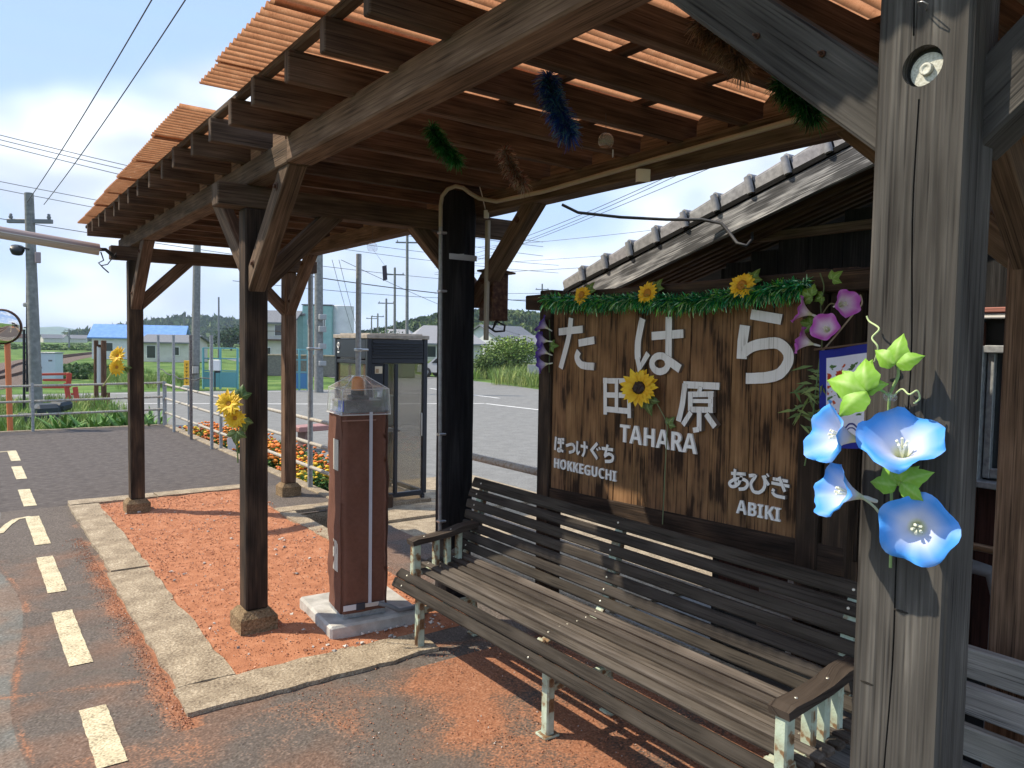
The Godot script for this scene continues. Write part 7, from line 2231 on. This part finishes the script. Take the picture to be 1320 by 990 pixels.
	tinsel("evergreen_tuft", "dark green tinsel tuft behind the grey brace of the near post", [Vector3(2.204, 2.480, -1.547), Vector3(2.227, 2.443, -1.502), Vector3(2.245, 2.391, -1.461), Vector3(2.265, 2.356, -1.444)], .055, 1500, [Color(.01, .11, .03), Color(.02, .18, .04), Color(.005, .05, .02)], .0018)
	chime("clear glass wind chime hanging below the rafters right of the blue tinsel", Vector3(2.090, 2.527, -2.253), Vector3(2.088, 2.416, -2.247), .032, Vector3(2.110, 2.367, -2.228), Vector2(.012, .03), Color(.7, .72, .75))
	chime("small glass wind chime with dark paper strip near the far tie beam", Vector3(2.484, 2.460, -5.187), Vector3(2.482, 2.304, -5.179), .04, Vector3(2.553, 2.116, -5.114), Vector2(.055, .11), Color(.06, .05, .1))

func banner() -> void:
	var w := 128; var h := 192
	var im := Image.create(w, h, false, Image.FORMAT_RGB8)
	var f := FastNoiseLite.new(); f.seed = 77; f.frequency = .035
	im.fill(Color(.10, .14, .55))
	im.fill_rect(Rect2i(12, 16, w - 24, h - 34), Color(.86, .87, .94))
	for y in range(30, 130):
		for x in range(14, w - 14):
			var q := f.get_noise_2d(x * .8, y)
			if q > .28: im.set_pixel(x, y, Color(.72, .26, .12))
			elif q < -.3: im.set_pixel(x, y, Color(.28, .42, .2))
	for x in range(20, w - 14):
		var y := int(158 - 10 * absf(sin(x * .12)) - x * .06)
		im.fill_rect(Rect2i(x, y, 2, 3), Color(.12, .14, .45))
		im.fill_rect(Rect2i(x, y + 8, 2, 2), Color(.12, .14, .45))
	var m := StandardMaterial3D.new()
	m.albedo_texture = ImageTexture.create_from_image(im)
	m.roughness = .8
	m.backlight_enabled = true; m.backlight = Color(.2, .2, .2)
	var o := thing("small_banner", "small white banner with a blue border beside the name board", "banner", Vector3.ZERO)
	var a := Vector3(2.500, 1.596, -1.541); var b := Vector3(2.500, 1.245, -1.533)
	var c := Vector3(2.47, a.y + .035, a.z + .26); var d := Vector3(2.47, b.y + .03, b.z + .27)
	var mb := MB.new()
	var n := 10
	for i in n:
		for k in n:
			var P := func(u: float, t: float) -> Vector3: return (a.lerp(c, u)).lerp(b.lerp(d, u), t) + Vector3(.012 * sin(u * 7.0 + t), 0, 0)
			mb.poly([P.call(float(i) / n, float(k) / n), P.call(float(i + 1) / n, float(k) / n), P.call(float(i + 1) / n, float(k + 1) / n), P.call(float(i) / n, float(k + 1) / n)],
				[Vector2(i, k) / n, Vector2(i + 1, k) / n, Vector2(i + 1, k + 1) / n, Vector2(i, k + 1) / n], Vector3.LEFT)
	obj("cloth", mb, m, o)
	mb = MB.new()
	mb.tube([a + Vector3(0, .004, -.02), c + Vector3(0, .004, .02)], .004, 6)
	obj("rod", mb, M.brown, o)

func build_small() -> void:
	# charred post with its conduit, and the rusty box
	var o := thing("charred_post", "thick black charred post standing behind the bench", "post", Vector3(2.5, 0, -4.02))
	var mb := MB.new()
	var seg := 26
	var f := FastNoiseLite.new(); f.seed = 5; f.frequency = 2.0
	var rows := [0.0]
	while rows[-1] < 2.44: rows.append(rows[-1] + .08)
	rows.append(2.5); rows.append(2.535)
	for y in rows:
		for s in seg + 1:
			var a := TAU * s / seg
			var e := .104; var g := .07
			var q := Vector3(signf(cos(a)) * pow(absf(cos(a)), .35) * e, y, signf(sin(a)) * pow(absf(sin(a)), .35) * g)
			var k := 1.0 + f.get_noise_3d(q.x * 8.0, y * .6, q.z * 8.0) * .06
			if y > 2.45: k *= 1.0 - (y - 2.45) * 2.5
			mb.add(Vector3(q.x * k, y, q.z * k), Vector3(q.x, 0, q.z).normalized(), Vector2(y, a * .1), Color.WHITE)
	for r in rows.size() - 1:
		for s in seg:
			var a := r * (seg + 1) + s
			mb.tri(a, a + 1, a + seg + 1); mb.tri(a + 1, a + seg + 2, a + seg + 1)
	var cap := []
	for s in seg: cap.append(mb.v[(rows.size() - 1) * (seg + 1) + s])
	mb.poly(cap, cap.map(func(q): return Vector2(q.x, q.z)), Vector3.UP)
	obj("timber", mb, M.black, o)
	mb = MB.new()
	mb.box(xf(Vector3(.0, 2.13, .075)), Vector3(.2, .035, .003), .001)
	mb.box(Transform3D(Basis(Vector3.BACK, .12), Vector3(-.045, 2.135, .078)), Vector3(.1, .022, .002), 0.0)
	obj("steel_band", mb, M.steel, o)
	o = thing("conduit_pipe", "beige conduit pipe rising beside the black post and running under the roof", "pipe", Vector3(2.38, 0, -3.98))
	mb = MB.new()
	var g := o.position
	mb.tube([Vector3(2.371, 0.413, -3.970) - g, Vector3(2.351, 2.315, -3.970) - g], .0115, 10)
	obj("steel_pipe", mb, M.galv, o)
	mb = MB.new()
	mb.tube([Vector3(2.351, 2.305, -3.970) - g, Vector3(2.344, 2.428, -3.960) - g, Vector3(2.342, 2.481, -3.940) - g, Vector3(2.367, 2.522, -3.920) - g, Vector3(2.409, 2.543, -3.900) - g, Vector3(2.451, 2.536, -3.880) - g, Vector3(2.489, 2.506, -3.860) - g, Vector3(2.543, 2.478, -3.840) - g, Vector3(2.635, 2.464, -3.791) - g, Vector3(2.635, 2.455, -3.337) - g, Vector3(2.635, 2.478, -2.330) - g, Vector3(2.635, 2.493, -1.649) - g, Vector3(2.635, 2.498, -1.498) - g], .0125, 8)
	obj("bent_pipe", mb, M.beige_pipe, o)
	mb = MB.new()
	for q in [Vector3(2.352, 2.268, -3.970), Vector3(2.357, 1.918, -3.970), Vector3(2.363, 1.042, -3.970), Vector3(2.370, 0.501, -3.970)]: mb.box(xf(q - g + Vector3(.01, 0, 0)), Vector3(.05, .014, .04), .003)
	obj("clip", mb, M.steel, o)
	o = thing("rusty_box", "rust brown metal meter box hung beside the black post", "box", Vector3(2.77, 1.9, -4.0))
	mb = MB.new(); mb.box(xf(Vector3(0, 0, 0)), Vector3(.12, .3, .16), .006); obj("case", mb, M.rust, o)
	mb = MB.new(); mb.box(Transform3D(Basis(Vector3.BACK, -.12), Vector3(.01, .163, .01)), Vector3(.17, .012, .2), .003); obj("lid", mb, M.rust, o)
	mb = MB.new(); mb.box(xf(Vector3(-.095, .1, .06)), Vector3(.025, .75, .03), .004); obj("grey_trunking", mb, M.beige_pipe, o)
	mb = MB.new()
	mb.tube([Vector3(-.08, -.14, .06), Vector3(-.09, -.19, .07), Vector3(-.04, -.22, .08), Vector3(.03, -.215, .08), Vector3(.035, -.18, .08), Vector3(-.02, -.155, .07), Vector3(-.05, -.2, .07), Vector3(-.02, -.16, .05), Vector3(.0, -.15, .05)], .007, 6)
	obj("cable_loop", mb, M.dark, o)
	mb = MB.new(); mb.tube([Vector3(2.573, 2.691, -3.950) - o.position, Vector3(2.633, 2.534, -3.950) - o.position, Vector3(2.670, 2.418, -3.950) - o.position], .003, 6); mb.box(xf(Vector3(2.657, 2.409, -3.930) - o.position), Vector3(.03, .05, .02), .003); obj("hanging_switch", mb, M.white, o)
	# conduit from the rear beam to the station
	mb = MB.new()
	mb.tube([Vector3(2.780, 2.400, -3.340), Vector3(2.900, 2.371, -3.343), Vector3(3.100, 2.348, -3.196), Vector3(3.300, 2.335, -3.020), Vector3(3.420, 2.329, -2.866), Vector3(3.460, 2.299, -2.760), Vector3(3.470, 2.233, -2.702), Vector3(3.460, 2.180, -2.651), Vector3(3.470, 2.159, -2.596), Vector3(3.550, 2.207, -2.617), Vector3(3.620, 2.272, -2.675)], .009, 8)
	tag(obj("service_cable", mb, M.wire), "dark service cable looping from the shelter to the station gable", "cable")
	# paper tag on the rear beam
	o = thing("paper_tag", "curled white paper tag pinned on the rear beam", "tag", Vector3(2.640, 2.419, -2.571))
	mb = MB.new()
	for k in 8:
		var t0 := k / 8.0; var t1 := (k + 1) / 8.0
		var P := func(t: float, y: float) -> Vector3: return Vector3(-.03 * sin(t * 3.0) - .004, y - .015 * t, -.05 + .1 * t)
		mb.poly([P.call(t0, -.03), P.call(t1, -.03), P.call(t1, .03), P.call(t0, .03)], [Vector2.ZERO, Vector2.RIGHT, Vector2.ONE, Vector2.DOWN], Vector3.LEFT, Color(.7, .7, .68))
	obj("paper", mb, M.petal, o)
	# platform lamp on its arm
	o = thing("platform_lamp", "long fluorescent platform lamp reaching out from the far corner post", "lamp", Vector3(.62, 2.41, -7.5), 0)
	var ax := Vector3(.74, -.08, 0).normalized()
	var lt := Transform3D(Basis(ax, Vector3(0, 1, 0), Vector3(0, 0, 1)), Vector3.ZERO)
	mb = MB.new()
	var sect := PackedVector2Array()
	for k in 9: sect.append(Vector2(.075 * cos(PI * k / 8), .05 * sin(PI * k / 8)))
	mb.prism(Transform3D(Basis(Vector3.FORWARD, Vector3.UP, ax), -ax * .37), sect, .74)
	obj("housing", mb, std(C(.3, .22, .2), .55), o)
	mb = MB.new()
	sect = PackedVector2Array()
	for k in 9: sect.append(Vector2(.068 * cos(PI * k / 8), -.002 - .05 * sin(PI * k / 8)))
	mb.prism(Transform3D(Basis(Vector3.FORWARD, Vector3.UP, ax), -ax * .365), sect, .73)
	obj("diffuser", mb, std(C(.42, .4, .36), .25), o)
	mb = MB.new(); mb.bar(-ax * .38 + Vector3(0, -.002, .07), ax * .38 + Vector3(0, -.002, .07), .008, .012); mb.bar(-ax * .38 + Vector3(0, -.002, -.07), ax * .38 + Vector3(0, -.002, -.07), .008, .012); obj("trim", mb, M.steel, o)
	mb = MB.new(); mb.tube([ax * .36, ax * .42 + Vector3(0, .01, 0), ax * .46 + Vector3(0, -.02, .0), Vector3(.5, -.1, 0)], .016, 8); obj("arm", mb, M.dark_metal, o)
	mb = MB.new(); mb.tube([ax * .38 + Vector3(0, -.02, .02), ax * .4 + Vector3(0, -.09, .03), ax * .36 + Vector3(0, -.12, .03), ax * .4 + Vector3(0, -.16, .03), ax * .44 + Vector3(0, -.19, .02)], .006, 6); mb.tube([ax * .38 + Vector3(0, -.14, .03), ax * .43 + Vector3(0, -.12, .03), Vector3(.5, -.06, .02)], .005, 6); obj("flex", mb, M.dark, o)
